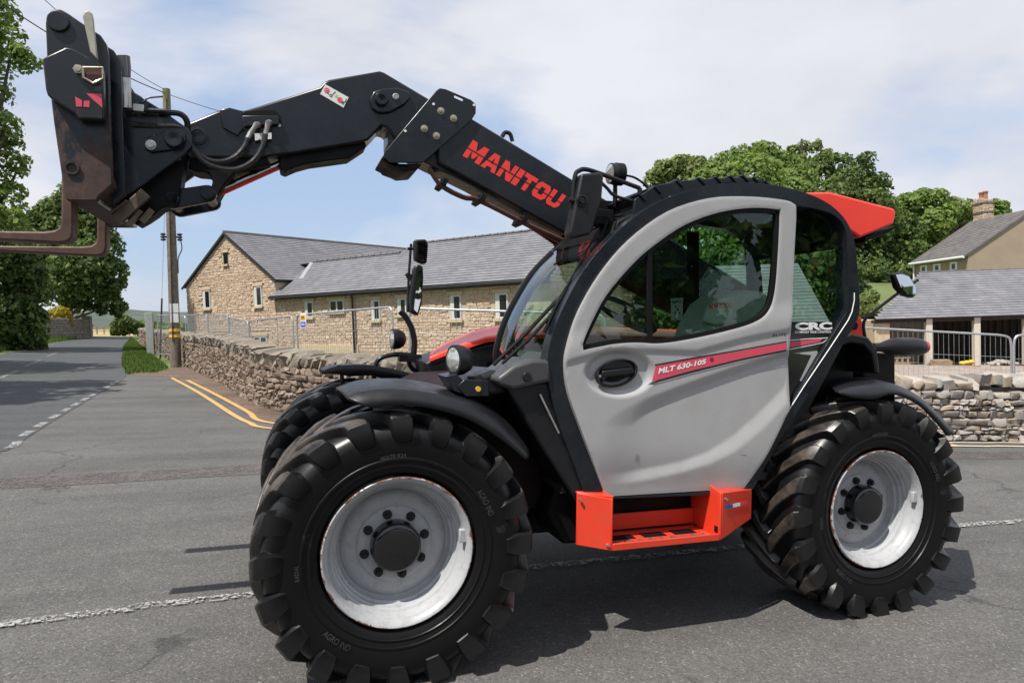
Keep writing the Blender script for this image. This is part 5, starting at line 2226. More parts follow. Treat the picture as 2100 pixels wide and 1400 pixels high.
WINS = [(414, 596, 430, 632, 1), (519, 588, 536, 627, 1), (455.5, 519, 465, 541, 0), (623, 619, 641, 650, 1), (674, 616, 704, 638, 2), (759, 616, 778, 656, 1), (813, 612, 832, 645, 1), (921, 606, 945, 655, 1), (1014, 602, 1041, 652, 1), (519, 690, 546, 716, 2), (440, 690, 465, 712, 2)]
wb_ = [wbox(a, b, c, d) for a, b, c, d, _ in WINS]
lows = wbox(598, 708, 735, 725)


def blocked(u0, u1, z0, z1):
    for (a, b, c, d) in wb_:
        if u1 > a - .05 and u0 < b + .05 and z1 > c - .16 and z0 < d + .2:
            return True
    return False


def stone_field(u0f, u1f, z0, z1, seed, vmin=0.0):
    r = random.Random(seed)
    out = []
    z = z0
    camh = hinv @ C_W
    while z < z1:
        ch = r.uniform(.085, .19)
        u0, u1 = u0f(z + ch), u1f(z + ch)
        u = u0 + r.uniform(0, .05)
        while u < u1 - .08:
            w = r.uniform(.16, .46)
            if u + w > u1:
                w = u1 - u
            if not blocked(u, u + w, z, z + ch):
                dist = ((camh.x - u) ** 2 + camh.y ** 2) ** .5
                m4 = Matrix.Translation((u + w / 2, VT - .012 + r.uniform(-.008, .008), z + ch / 2)) @ Matrix.Rotation(r.uniform(-.03, .03), 4, 'Y') @ Matrix.Diagonal((w * .95, .075, ch * .92, 1))
                out.append((m4, w * ch / dist ** 2 * (2 if z > .3 else .2)))
            u += w
        z += ch
    return out


sl_ = (zA - zL) / (uA - uL)
stones = stone_field(lambda z: uL if z < zL else uL + (z - zL) / sl_, lambda z: uR if z < zL else uR - (z - zL) / sl_, -.9, zA - .15, 21)
stones += stone_field(lambda z: uR, lambda z: HP(1075, 600)[0], -.6, zeave - .05, 22)
re_ = random.Random(77)
z = -.9
while z < zeave + 2.6:
    chh = re_.uniform(.12, .22)
    lo_ = .15 if z < zeave - .1 else .15 + (z - zeave) / .62
    hi_ = 10.8 if z < zeave - .1 else 10.8 - (z - zeave) / .62
    v = lo_
    while v < hi_ - .1:
        w = min(re_.uniform(.2, .5), hi_ - v)
        m4 = Matrix.Translation((WEND + .012, v + w / 2, z + chh / 2)) @ Matrix.Rotation(math.pi / 2, 4, 'Z') @ Matrix.Diagonal((w * .95, .075, chh * .92, 1))
        stones.append((m4, 0.0))
        v += w
    z += chh
place_stones(stones, hwall, M_HSTONE, 'stone', 300, 'stonework')

for (a, b, c, d), (_, _, _, _, nl) in zip(wb_, WINS):
    mb = MB()
    mb.box((a - .02, VT - .025, c - .02), (b + .02, VT - .005, d + .02))
    w_ = obj('window', mb, M_WFRAME if nl else M_CORE, house, smooth=False)
    if nl:
        ft = .065
        lf = .22 if nl == 1 else .06        # wider pale strip stands for the sunlit reveal on one side
        mb = MB()
        mb.box((a, VT - .06, c), (a + lf, VT - .026, d))
        mb.box((b - ft, VT - .06, c), (b, VT - .026, d))
        mb.box((a + lf, VT - .06, c), (b - ft, VT - .026, c + ft))
        mb.box((a + lf, VT - .06, d - ft), (b - ft, VT - .026, d))
        if nl == 2:
            m0 = (a + b) / 2
            mb.box((m0 - .05, VT - .061, c + ft), (m0 + .05, VT - .026, d - ft))
        obj('frame', mb, M_WFRAME, w_, smooth=False)
    else:
        lf = ft = .04
    mb = MB()
    mb.box((a + lf, VT - .045, c + ft), (b - ft, VT - .03, d - ft))
    obj('pane', mb, M_WPANE, w_, smooth=False)
    mb = MB()
    mb.box((a - .10, VT - .16, c - .13), (b + .10, VT - .01, c - .015))
    obj('sill', mb, M_DRESSED, w_, .008)
    mb = MB()
    mb.box((a - .13, VT - .09, d + .015), (b + .13, VT - .01, d + .19))
    obj('lintel', mb, M_DRESSED, w_, .008)


# roofs laid in courses of slates
def slate_courses(parent, mat, o, ud, sd, left, right, length, pitch_h=.22, sw=.32, name='slate_course', split=False):
    """o: eave origin, ud along the eave, sd up the slope; left(s), right(s) bound each course"""
    n = ud.cross(sd).normalized()
    if n.z < 0:
        n = -n
    s = 0.0
    k = 0
    r = random.Random(int(length * 100) + k)
    while s < length - .02:
        a, b = left(s + pitch_h * .5), right(s + pitch_h * .5)
        mb_ = MB()
        u = a - (sw * .5 if k % 2 else 0)
        while u < b - .01:
            u0_, u1_ = max(u, a), min(u + sw, b)
            if u1_ - u0_ > .02:
                t = .020 + r.uniform(0, .002)
                p0 = o + ud * (u0_ + .003) + sd * (s - .02)
                p1 = o + ud * (u1_ - .003) + sd * (s - .02)
                q0 = p0 + sd * (pitch_h + .06)
                q1 = p1 + sd * (pitch_h + .06)
                up = n * (t + .014)
                lo = n * .012
                mb_.add([p0 + lo, p1 + lo, p1 + up, p0 + up, q1 + n * .008, q0 + n * .008], [(0, 1, 2, 3), (3, 2, 4, 5), (0, 3, 5), (1, 4, 2)])
            u += sw
        if mb_.v:
            obj(name, mb_, mat, parent, smooth=False)
        s += pitch_h
        k += 1


V3 = Vector
# main block: ridge runs straight back from the gable
pit = math.atan2(zA - zL, uA - uL)
sl_len = (zA - zL) / math.sin(pit) + .1
sdR = V3((-math.cos(pit), 0, math.sin(pit)))
mb = MB()
ov = .18
for sgn, ux in ((1, uR), (-1, uL)):
    dd = V3((-sgn * math.cos(pit), 0, math.sin(pit)))
    e0 = V3((ux, 0, zL)) - dd * .25
    top_ = V3((uA, 0, zA + .02))
    n_ = V3((sgn * math.sin(pit), 0, math.cos(pit)))
    for q0, q1 in (((e0), top_),):
        mb.add([q0 + V3((0, -.08, 0)), q0 + V3((0, 22, 0)), q1 + V3((0, 22, 0)), q1 + V3((0, -.08, 0)), q0 + n_ * .05 + V3((0, -.08, 0)), q0 + n_ * .05 + V3((0, 22, 0)), q1 + n_ * .05 + V3((0, 22, 0)), q1 + n_ * .05 + V3((0, -.08, 0))],
               [(0, 1, 2, 3), (7, 6, 5, 4), (0, 4, 5, 1), (3, 2, 6, 7), (0, 3, 7, 4), (1, 5, 6, 2)])
roof1 = obj('roof', mb, M_GUTTER, house, smooth=False)
dd = V3((-math.cos(pit), 0, math.sin(pit)))
slate_courses(roof1, M_SLATE, V3((uR, 0, zL)) - dd * .25 + V3((math.sin(pit), 0, math.cos(pit))) * .05, V3((0, 1, 0)), dd, lambda s: -.08, lambda s: 22, sl_len + .2, .24, .5)
mb = MB()
for k in range(44):
    mb.tube([(uA, -.08 + k * .5, zA + .09), (uA, .40 + k * .5, zA + .09)], .085, 6)
obj('ridge_tile', mb, M_OLDSLATE, roof1, smooth=False)['kind'] = 'stuff'
mb = MB()
mb.box((uR + .02, -.04, zL - .22), (uR + .16, 22, zL - .10))
obj('gutter', mb, M_GUTTER, house, .02)

# wing roof: one slope above the long front, lower ridge on the left, higher on the right
o0 = V3((0, -.28, zeave - .02))
wp = math.radians(32)
sdw = V3((0, math.cos(wp), math.sin(wp)))


def roof_hit(px, py):
    r = hinv.to_3x3() @ (R_W @ Vector(((px - CX) / F, 1.0, -(py - CY) / F)))
    o = hinv @ C_W
    n_ = V3((0, -math.sin(wp), math.cos(wp)))
    t = n_.dot(o0 - o) / n_.dot(r)
    p = o + r * t
    return p.x, (p - o0).dot(sdw)


pl_ = roof_hit(640, 540)
pm = roof_hit(822, 519)
ph = roof_hit(1000, 485)
u_split = pm[0]
s_low = .5 * (pl_[1] + pm[1])
s_high = ph[1]
p_fl = roof_hit(618, 572)
e_l = roof_hit(565, 606)
s_fl = p_fl[1]


def wleft(s):
    if s < s_fl:
        return uR + .02 + (p_fl[0] - uR) * 0 if s < .1 else uR + .02 + (max(pl_[0] - .3, uR) - uR) * 0
    return uR + .02


def lowleft(s):
    # the lower ridge runs into the main roof; the valley climbs to the right
    f = min(1, max(0, (s - .2) / max(.1, s_low - .2)))
    return uR - .1 + (pl_[0] - uR + .1) * f


mb = MB()
n_ = V3((0, -math.sin(wp), math.cos(wp)))


def wpt(u, s, h=0.0):
    return o0 + V3((u, 0, 0)) + sdw * s + n_ * h


poly = [(uR - .1, 0), (WEND, 0), (WEND, s_high), (u_split + .35, s_high), (u_split, s_low), (pl_[0], s_low), (uR - .1, .25)]
mb.add([wpt(u, s, -.03) for u, s in poly] + [wpt(u, s, .01) for u, s in poly], [tuple(range(7)), tuple(range(13, 6, -1))] + [(i, i + 7, (i + 1) % 7 + 7, (i + 1) % 7) for i in range(7)])
# the slope behind each ridge
sdb = V3((0, math.cos(wp), -math.sin(wp)))
for ua, ub, s_ in ((pl_[0] - 1.2, u_split + .3, s_low), (u_split + .35, WEND, s_high)):
    a, b = wpt(ua, s_), wpt(ub, s_)
    mb.add([a, b, b + sdb * s_, a + sdb * s_], [(0, 1, 2, 3)])
# stub gable under the higher roof
mb.add([wpt(u_split + .36, s_low, -.02), wpt(u_split + .36, s_high, -.02), wpt(u_split + .36, s_high, -.02) + sdb * (s_high - s_low)], [(0, 1, 2)])
roof2 = obj('roof', mb, M_GUTTER, house, smooth=False)


def lft(s):
    if s <= s_low:
        return lowleft(s)
    return u_split + .35 * (s - s_low) / max(.1, s_high - s_low)


slate_courses(roof2, M_SLATE, wpt(0, 0, .012), V3((1, 0, 0)), sdw, lft, lambda s: WEND, s_high, .24, .5)
mb = MB()
k = pl_[0]
while k < u_split:
    mb.tube([wpt(k, s_low, .05), wpt(k + .43, s_low, .06)], [.075, .085], 6)
    k += .46
obj('ridge_tile', mb, M_OLDSLATE, roof2, smooth=False)['kind'] = 'stuff'
mb = MB()
k = u_split + .35
while k < WEND:
    mb.tube([wpt(k, s_high, .05), wpt(k + .43, s_high, .06)], [.075, .085], 6)
    k += .46
obj('ridge_tile', mb, M_OLDSLATE, roof2, smooth=False)['kind'] = 'stuff'
mb = MB()
fl = [roof_hit(*p) for p in ((613, 573), (622, 572), (643, 540), (637, 539))]
mb.add([wpt(u, s, .05) for u, s in fl] + [wpt(u, s, .02) for u, s in fl], [(0, 1, 2, 3), (7, 6, 5, 4), (0, 4, 5, 1), (1, 5, 6, 2), (2, 6, 7, 3), (3, 7, 4, 0)])
obj('lead_flashing', mb, M_LEAD, roof2, smooth=False)
mb = MB()
mb.box((uR - .15, -.36, zeave - .17), (WEND, -.22, zeave - .04))
mb.box((uR - .15, -.24, zeave - .22), (WEND, .06, zeave - .18))
obj('gutter', mb, M_GUTTER, house, .02)
dp = HP(726, 640)
mb = MB()
mb.tube([(dp[0], -.28, zeave - .1), (dp[0], -.10, zeave - .3), (dp[0], -.08, Z0)], .06, 10)
obj('downpipe', mb, M_GUTTER, house)
# barge edge of the gable
mb = MB()
for sgn, ux in ((1, uR), (-1, uL)):
    dd = V3((-sgn * math.cos(pit), 0, math.sin(pit)))
    a = V3((ux, -.04, zL)) - dd * .3
    b = V3((uA, -.04, zA + .0))
    nn = V3((sgn * math.sin(pit), 0, math.cos(pit)))
    mb.add([a + V3((0, -.05, 0)) - nn * .08, b + V3((0, -.05, 0)) - nn * .08, b + V3((0, -.05, 0)) + nn * .03, a + V3((0, -.05, 0)) + nn * .03, a - nn * .08, b - nn * .08, b + nn * .03, a + nn * .03],
           [(0, 1, 2, 3), (7, 6, 5, 4), (0, 4, 5, 1), (1, 5, 6, 2), (2, 6, 7, 3), (3, 7, 4, 0)])
obj('barge_edge', mb, M_GUTTER, house, smooth=False)
ls_ = lows
mb = MB()
mb.box((ls_[0], VT - .10, ls_[2]), (ls_[1], VT - .012, ls_[3]))
obj('long_lintel', mb, M_DRESSED, house, .01)

# ------------------------------------------------------------------ site fence panels
def fence_panel(label, A, B, zt_a, zt_b, zb, group, wires=True, corner=True):
    A, B = Vector(A), Vector(B)
    root = thing('fence_panel', label, 'fence panel', A, group)
    d = (B - A)
    d.z = 0
    L_ = d.length
    d.normalize()

    def loc(u, z):
        return d * u + V3((0, 0, z - A.z))
    r_ = .021

    def zt(u):
        return zt_a + (zt_b - zt_a) * u / L_
    mb_ = MB()
    if corner:
        path = [loc(0, zb)] + catmull([loc(0, zt(0) - .22), loc(.02, zt(0) - .07), loc(.09, zt(0) - .01), loc(.24, zt(.24))], 4) + catmull([loc(L_ - .24, zt(L_ - .24)), loc(L_ - .09, zt(L_) - .01), loc(L_ - .02, zt(L_) - .07), loc(L_, zt(L_) - .22)], 4) + [loc(L_, zb)]
    else:
        path = [loc(0, zb), loc(0, zt(0)), loc(L_, zt(L_)), loc(L_, zb)]
    mb_.tube(path, r_, 8)
    obj('tube_frame', mb_, M_GALV, root)
    mb_ = MB()
    mb_.tube([loc(0, zb + .15), loc(L_, zb + .15)], .016, 6)
    obj('bottom_rail', mb_, M_GALV, root)
    mb_ = MB()
    n_v = int(L_ / .085)
    for i in range(1, n_v):
        u = L_ * i / n_v
        mb_.tube([loc(u, zb + .15), loc(u, zt(u) - .02)], .0032, 4, False)
    for f in (.25, .5, .75):
        mb_.tube([loc(0, zb + (zt_a - zb) * f), loc(L_, zb + (zt_b - zb) * f)], .003, 4, False)
    w_ = obj('wire_mesh', mb_, M_GALV, root)
    w_['kind'] = 'stuff'
    return root


def fpt(px, py, d):
    p = E(px, py, d)
    return p


GRP = 'temporary mesh fence panels behind the left stone wall'
f1a, f1b = fpt(608, 646, 15.5), fpt(804, 629, 13)
pan = fence_panel('mesh fence panel carrying a small yellow and blue sign, in front of the house wall', (f1a.x, f1a.y, 0), (f1b.x, f1b.y, 0), f1a.z, f1b.z, 0.15, GRP)
for lab, a, b in (('mesh fence panel immediately left of the panel with the yellow and blue sign', (510, 658, 18.6), (600, 648, 15.7)),
                  ('dark mesh fence panel sagging below its neighbours under the gable corner', (469, 650, 21.8), (508, 659, 18.7)),
                  ('mesh fence panel below the right part of the gable', (426, 645, 25), (467, 646, 21.9)),
                  ('mesh fence panel below the left window of the gable', (384, 646, 28.4), (424, 645, 25.1)),
                  ('mesh fence panel beyond the utility pole, beside the concrete post', (322, 646, 31), (380, 648, 28.6))):
    pa_, pb_ = fpt(*a), fpt(*b)
    fence_panel(lab, (pa_.x, pa_.y, 0), (pb_.x, pb_.y, 0), pa_.z, pb_.z, gz(pa_.x, pa_.y) + .1, GRP)
f6a, f6b = fpt(838, 632, 12.2), fpt(1240, 645, 11.6)
fence_panel('mesh fence panel partly hidden behind the windscreen', (f6a.x, f6a.y, 0), (f6b.x, f6b.y, 0), f6a.z, f6b.z, 0, GRP)
GRP2 = 'temporary mesh fence panels along the yard on the right'
f7a, f7b = fpt(1700, 668, 13.2), fpt(2074, 688, 12.6)
fence_panel('galvanised mesh fence panel in front of the open shed', (f7a.x, f7a.y, 0), (f7b.x, f7b.y, 0), f7a.z, f7b.z, gz(f7b.x, f7b.y), GRP2)
f8a, f8b = fpt(2079, 687, 12.55), fpt(2460, 690, 12.3)
fence_panel('galvanised mesh fence panel cut off by the right edge of the picture', (f8a.x, f8a.y, 0), (f8b.x, f8b.y, 0), f8a.z, f8b.z, gz(f8b.x, f8b.y), GRP2)
# sign on the first panel
sg = fpt(622, 658, 15.25)
dirf = (f1b - f1a)
dirf.z = 0
dirf.normalize()
nf = V3((dirf.y, -dirf.x, 0))
sign = thing('safety_sign', 'small white sign with a yellow and a blue panel on the mesh fence', 'sign', sg)
mb = MB()
mb.obox((0, 0, 0), dirf, nf, (0, 0, 1), .13, .006, .165)
sg_b = obj('sign_board', mb, M_WHITEW, sign, .01)
mb = MB()
mb.obox(nf * .009 + V3((0, 0, .075)), dirf, nf, (0, 0, 1), .105, .002, .06)
obj('yellow_panel', mb, M_BANDY, sign, smooth=False)
mb = MB()
mb.obox(nf * .009 - V3((0, 0, .075)), dirf, nf, (0, 0, 1), .105, .002, .06)
obj('blue_panel', mb, M_BLUE, sign, smooth=False)
mb = MB()
for z_ in (.10, .078, .056):
    mb.obox(nf * .0125 + V3((0, 0, z_)), dirf, nf, (0, 0, 1), .07, .0005, .006)
obj('sign_text_lines', mb, M_DECBLACK, sign, smooth=False)
mb = MB()
for z_ in (-.06, -.085):
    mb.obox(nf * .0125 + V3((0, 0, z_)), dirf, nf, (0, 0, 1), .07, .0005, .006)
obj('sign_text_lines', mb, M_WHITEW, sign, smooth=False)

# ------------------------------------------------------------------ utility pole, its cables, posts
pb_ = G(361, 752)
pt_ = E(341, 183, 25.7)
pole = thing('utility_pole', 'weathered wooden utility pole with two yellow bands beside the grass verge', 'utility pole', pb_)
top_rel = pt_ - pb_
mb = MB()
mb.tube([V3((0, 0, -.1)), top_rel * .5, top_rel * .88], [.195, .165, .14], 12)
sh_ = obj('shaft', mb, M_WOOD, pole)
mb = MB()
mb.tube([top_rel * .88, top_rel], [.141, .135], 12)
obj('pole_top', mb, M_POLETOP, pole)


def on_pole(py):
    f = (752 - py) / (752 - 183)
    return top_rel * f


for y0_, y1_ in ((674, 680), (686, 692)):
    mb = MB()
    mb.tube([on_pole(y1_), on_pole(y0_)], [.198, .197], 14)
    obj('yellow_band', mb, M_BANDY, pole)
tocam = V3((C_W.x - pb_.x, C_W.y - pb_.y, 0)).normalized()
sidev = V3((-tocam.y, tocam.x, 0))
mb = MB()
for z_, w_, h_ in ((on_pole(632), .15, .17), (on_pole(652), .14, .17)):
    mb.obox(z_ + tocam * .19, sidev, tocam, (0, 0, 1), w_, .006, h_)
obj('paper_notice', mb, M_WHITEW, pole)
mb = MB()
for s_ in (-1, 1):
    c = on_pole(486) + sidev * s_ * -.28
    mb.tube([on_pole(486), c], .035, 6)
    for z_ in (-.10, 0, .10):
        mb.ball(c + V3((0, 0, z_)), .10, 10, 6, (1, 1, .5))
mb.tube(catmull([on_pole(490) - sidev * -.3, on_pole(510) - sidev * -.34, on_pole(530) - sidev * -.2, on_pole(560) - sidev * -.19], 4), .02, 6)
obj('insulator', mb, M_WIRE, pole)
mb = MB()
mb.tube([on_pole(205) + tocam * .15, on_pole(560) + tocam * .19 + sidev * -.05, on_pole(700) + tocam * .2 + sidev * -.08], .02, 6)
obj('down_cable', mb, M_WIRE, pole)


def cable(label, a, b, sag, r=.016):
    a, b = Vector(a), Vector(b)
    pts = []
    for k in range(25):
        t = k / 24
        p = a.lerp(b, t)
        p.z -= sag * 4 * t * (1 - t)
        pts.append(p)
    mb_ = MB()
    mb_.tube(pts, r, 5)
    o = obj('overhead_cable', mb_, M_WIRE)
    return tag(o, label, 'cable', 'overhead cables at the utility pole')


ptw = pb_ + on_pole(192)
cable('thick overhead cable from the pole top to the upper left corner', ptw, E(-160, -110, 17), .35, .018)
cable('thin overhead cable from the pole top passing above the fork carriage', ptw + V3((0, 0, .12)), E(40, -50, 19), .3, .011)
cable('overhead cable from the pole top towards the boom on the right', ptw, E(720, 255, 34), .5, .012)
stp_ = G(328, 735)
stt = E(332, 612, (stp_ - C_W).dot(R_W.col[1]))
mb = MB()
mb.tube([stp_ + V3((0, 0, -.05)), stt], .04, 8)
mb.tube([stp_ + V3((-.04, 0, .7)), stp_ + V3((.04, 0, .7))], .05, 6)
tag(obj('thin_post', mb, M_WIRE), 'thin dark post leaning by the wall left of the utility pole', 'post')
mb = MB()
mb.tube([stt, ptw + V3((0, 0, -.8))], .008, 5)
tag(obj('stay_wire', mb, M_GALV), 'thin stay wire from the dark post up to the utility pole', 'wire')
cp_ = E(307, 668, 36)
mb = MB()
mb.box((cp_.x - .18, cp_.y - .18, gz(cp_.x, cp_.y) - .1), (cp_.x + .18, cp_.y + .18, E(307, 641, 36).z))
tag(obj('gate_post', mb, M_CONC, None, .02), 'pale squared gate post at the far end of the left stone wall', 'post')


# ------------------------------------------------------------------ far left: churchyard wall, bush, field gate
ca, cb = G(56, 700), G(183, 693)
cwall = thing('churchyard_wall', 'grey stone churchyard wall under the far left trees', 'stone wall', ca)
cd = cb - ca
cd.z = 0
cl = cd.length
cd.normalize()
cn = V3((cd.y, -cd.x, 0))
if cn.dot(C_W - ca) < 0:
    cn = -cn
dcam = 70.0
hc_ = 40 * dcam / 1400
mb = MB()
mb.obox(cd * (cl / 2) + V3((0, 0, hc_ / 2 - .2)), cd, cn, (0, 0, 1), cl / 2, .2, hc_ / 2 + .2)
obj('core', mb, M_CORE, cwall, smooth=False)
r_ = random.Random(33)
its = []
z = 0
while z < hc_:
    ch = r_.uniform(.2, .34)
    u = 0
    while u < cl:
        w = r_.uniform(.4, .95)
        its.append((Matrix.Translation(cd * (u + w / 2) + cn * .22 + V3((0, 0, z + ch / 2 + gz(*(ca + cd * (u + w / 2)).to_2d()) - ca.z))) @ Matrix.Rotation(math.atan2(cd.y, cd.x), 4, 'Z') @ Matrix.Diagonal((w * .96, .2, ch * .93, 1)), w * ch))
        u += w
    z += ch
place_stones(its, cwall, M_WCOPE, 'stone', 300)
mb = MB()
mb.obox(cd * (cl - .5) + V3((0, 0, hc_ / 2 + .1)), cd, cn, (0, 0, 1), .5, .4, hc_ / 2 + .25)
obj('end_pier', mb, M_WCOPE, cwall, .05)
for px, py, h in ((74, 648, 14), (84, 649, 12), (100, 652, 5)):
    hp = E(px, py + 6, 78)
    mb = MB()
    hh = h * 78 / 1400
    mb.box((-.35, -.08, -1.4), (.35, .08, hh * .7))
    mb.ball((0, 0, hh * .7), .35, 12, 8, (1, .23, 1))
    o = obj('headstone', mb, M_HEAD if h < 13 else M_CONC)
    o.location = hp
    tag(o, {14: 'pale round topped headstone behind the far churchyard wall, leftmost', 12: 'dark round topped headstone right of the pale headstone', 5: 'low dark headstone left of the golden bush'}[h], 'headstone', 'headstones in the churchyard')

# field gate and hurdles far away
ga, gb = G(184, 686), G(228, 685)
gate = thing('field_fence', 'low post and rail field fence beside the far hedge', 'fence', ga)
gd = gb - ga
for f in (0, .33, .66, 1):
    mb = MB()
    q = gd * f
    mb.box((q.x - .08, q.y - .08, q.z - .2), (q.x + .08, q.y + .08, q.z + 1.35))
    obj('post', mb, M_TIMBER, gate)
for z_ in (.5, .85, 1.2):
    mb = MB()
    mb.tube([V3((0, 0, z_)), gd + V3((0, 0, z_))], .05, 4)
    obj('rail', mb, M_TIMBER, gate)


# ------------------------------------------------------------------ trees, hedges and bushes
def leaf_cloud(mb_, lobes, n, size, r, squash=.8, out=.55):
    tv = [l[1] ** 2 for l in lobes]
    s = sum(tv)
    for (c, rad), w in zip(lobes, tv):
        c = Vector(c)
        for _ in range(int(n * w / s)):
            while True:
                d = Vector((r.gauss(0, 1), r.gauss(0, 1), r.gauss(0, 1)))
                if d.length > 1e-3:
                    break
            d.normalize()
            if d.z < -.35 and r.random() < .6:
                d.z = -d.z
            rr = rad * (1 - .45 * r.random() ** 2.2) * r.uniform(.92, 1.12)
            p = c + V3((d.x * rr, d.y * rr, d.z * rr * squash))
            nn = (d * out + V3((r.uniform(-1, 1), r.uniform(-1, 1), r.uniform(-.4, 1))) * .6).normalized()
            t = nn.cross(V3((r.uniform(-1, 1), r.uniform(-1, 1), r.uniform(-1, 1)))).normalized()
            b = nn.cross(t)
            a_ = size * r.choice((.45, .6, .8, 1.0, 1.2, 1.55)) * r.uniform(.85, 1.15)
            b_ = a_ * r.uniform(.45, .8)
            k = r.uniform(-.2, .2) * a_
            mb_.add([p - t * a_, p - b * b_ + nn * k, p + t * a_, p + b * b_ + nn * k], [(0, 1, 2, 3)])


def plant_obj(name, lobes, n, size, mat, parent, seed, squash=.85):
    mb_ = MB()
    leaf_cloud(mb_, lobes, n, size, random.Random(seed), squash)
    me = bpy.data.meshes.new(name)
    me.from_pydata(mb_.v, [], mb_.f)
    me.materials.append(mat)
    o = link(name, me, parent)
    return o


def make_lobes(r, w, h, zc, n, big=.34):
    out = []
    for i in range(n):
        while True:
            d = V3((r.uniform(-1, 1), r.uniform(-1, 1), r.uniform(-1, 1)))
            if d.length < 1:
                break
        f = d.length
        rad = w * big * r.uniform(.55, 1.0)
        out.append(((d.x * (w - rad * .8), d.y * (w - rad * .8), zc + d.z * (h - rad * .7)), rad))
    return out


def tree(label, base, lobes, n, size, mat, seed, trunk_r=.3, trunk_h=None, name='broadleaf_tree', group=None, squash=.85, limbs=7):
    r = random.Random(seed)
    t = thing(name, label, 'tree', base, group)
    zc = sum(l[0][2] for l in lobes) / len(lobes)
    mb_ = MB()
    th = trunk_h or zc
    mb_.tube([V3((0, 0, -.4)), V3((.05, 0, th * .4)), V3((-.05, .05, th)), V3((0, 0, zc * 1.1))], [trunk_r * 1.35, trunk_r, trunk_r * .75, trunk_r * .3], 9)
    for k in range(limbs):
        c, rad = lobes[int(r.random() * len(lobes))]
        s = V3((0, 0, th * r.uniform(.45, .95)))
        e = Vector(c)
        m_ = s.lerp(e, .5) + V3((r.uniform(-.3, .3), r.uniform(-.3, .3), -rad * .15))
        mb_.tube([s, m_, e], [trunk_r * .45, trunk_r * .28, trunk_r * .08], 6)
    obj('trunk', mb_, M_BARK, t)
    plant_obj('crown', lobes, n, size, mat, t, seed + 1, squash)
    return t


def px_lobes(base, d, discs, r, extra=0):
    """lobes for a crown whose outline the photo gives as discs (px, py, radius in px) at distance d"""
    out = []
    for px, py, rp in discs:
        dd = d + r.uniform(-.6, .6) * rp * d / 1400 * 1.2
        p = E(px, py, dd) - Vector(base)
        rad = rp * d / 1400
        out.append((tuple(p), rad))
        for _ in range(extra):
            q = p + V3((r.uniform(-1, 1), r.uniform(-1, 1), r.uniform(-1, 1))) * rad * .75
            out.append((tuple(q), rad * r.uniform(.4, .65)))
    return out


rt = random.Random(11)
# the tall tree at the left edge
b0 = E(-30, 712, 36)
b0 = GV(b0.x, b0.y)
lob = px_lobes(b0, 36, [(-60, 40, 75), (-5, 30, 42), (25, 75, 26), (45, 110, 24), (62, 135, 22), (20, 125, 30), (-40, 150, 60), (-10, 200, 34), (5, 260, 36), (25, 285, 20), (-45, 270, 60), (15, 330, 34), (38, 345, 22), (-40, 370, 60), (30, 395, 24), (0, 430, 48), (22, 460, 34), (-60, 470, 70), (-160, 100, 110), (-170, 300, 120), (-150, 480, 110)], rt, 2)
tree('tall ragged broadleaf tree cut off by the left edge, dark branches over the road', b0, lob, 21000, .13, M_LEAF_M, 41, .5, 7, limbs=14)
mb = MB()
lob = px_lobes(b0, 40, [(20, 540, 60), (-30, 560, 70), (60, 590, 40), (15, 640, 50), (-50, 650, 60), (40, 560, 44), (0, 690, 34), (22, 690, 34), (42, 668, 30), (68, 650, 26), (12, 712, 26), (48, 620, 36), (-20, 715, 30), (58, 702, 26), (72, 682, 26), (64, 655, 30), (40, 714, 24), (76, 708, 16)], rt, 2)
tree('dark ivy clad bushy tree low at the left edge of the road', GV(b0.x + 1.0, b0.y + 4), [((c[0] - 1.0, c[1] - 4, c[2]), r__) for c, r__ in lob], 13000, .15, M_LEAF_D, 43, .4, 4)
# the domed tree beyond it
b1_ = G(160, 690)
b1_ = GV(b1_.x - 1, b1_.y)
d1_ = 74
lob = px_lobes(b1_, d1_, [(150, 420, 40), (115, 440, 40), (190, 450, 42), (80, 480, 44), (140, 480, 56), (205, 505, 44), (60, 530, 48), (110, 540, 60), (170, 545, 58), (222, 555, 36), (238, 585, 20), (70, 585, 44), (130, 588, 46), (190, 596, 44), (226, 620, 22), (242, 640, 12), (165, 626, 22), (205, 634, 14)], rt, 2)
tree('broad domed dark tree overhanging the far churchyard wall', b1_, lob, 26000, .24, M_LEAF_D, 47, .6, 4.5, limbs=10)
lob = px_lobes(b1_, d1_ - 2.5, [(125, 430, 26), (160, 412, 20), (90, 470, 24), (170, 520, 22), (210, 520, 18)], rt, 3)
# trees that stand left of the photo and shade the road
for k, (x, y, h, w) in enumerate(((-13.4, 13.0, 9.0, 4.6), (-17.0, 22.5, 10.0, 5.4))):
    bb = GV(x, y)
    rr = random.Random(90 + k)
    tree(('roadside tree out of view on the left, spreading over the road', 'larger roadside tree out of view on the far left', 'slim roadside tree out of view on the near left')[k], bb, make_lobes(rr, w, 3.2, h, 24, .4), (4600, 5200)[k], .26, M_LEAF_M, 60 + k, .3, h * .8)
mb = MB()
rr = random.Random(123)
for k in range(11):
    bb = GV(-22 + k * 5.0 + rr.uniform(-1, 1), -17 - rr.uniform(0, 4))
    hh = rr.uniform(6, 10)
    leaf_cloud(mb, [((bb.x + c[0], bb.y + c[1], bb.z + c[2]), q) for c, q in make_lobes(rr, 3.4, hh * .5, hh * .52, 14, .45)], 1900, .34, rr)
me = bpy.data.meshes.new('tree_belt')
me.from_pydata(mb.v, [], mb.f)
me.materials.append(M_LEAF_D)
tag(link('tree_belt', me), kind='stuff')
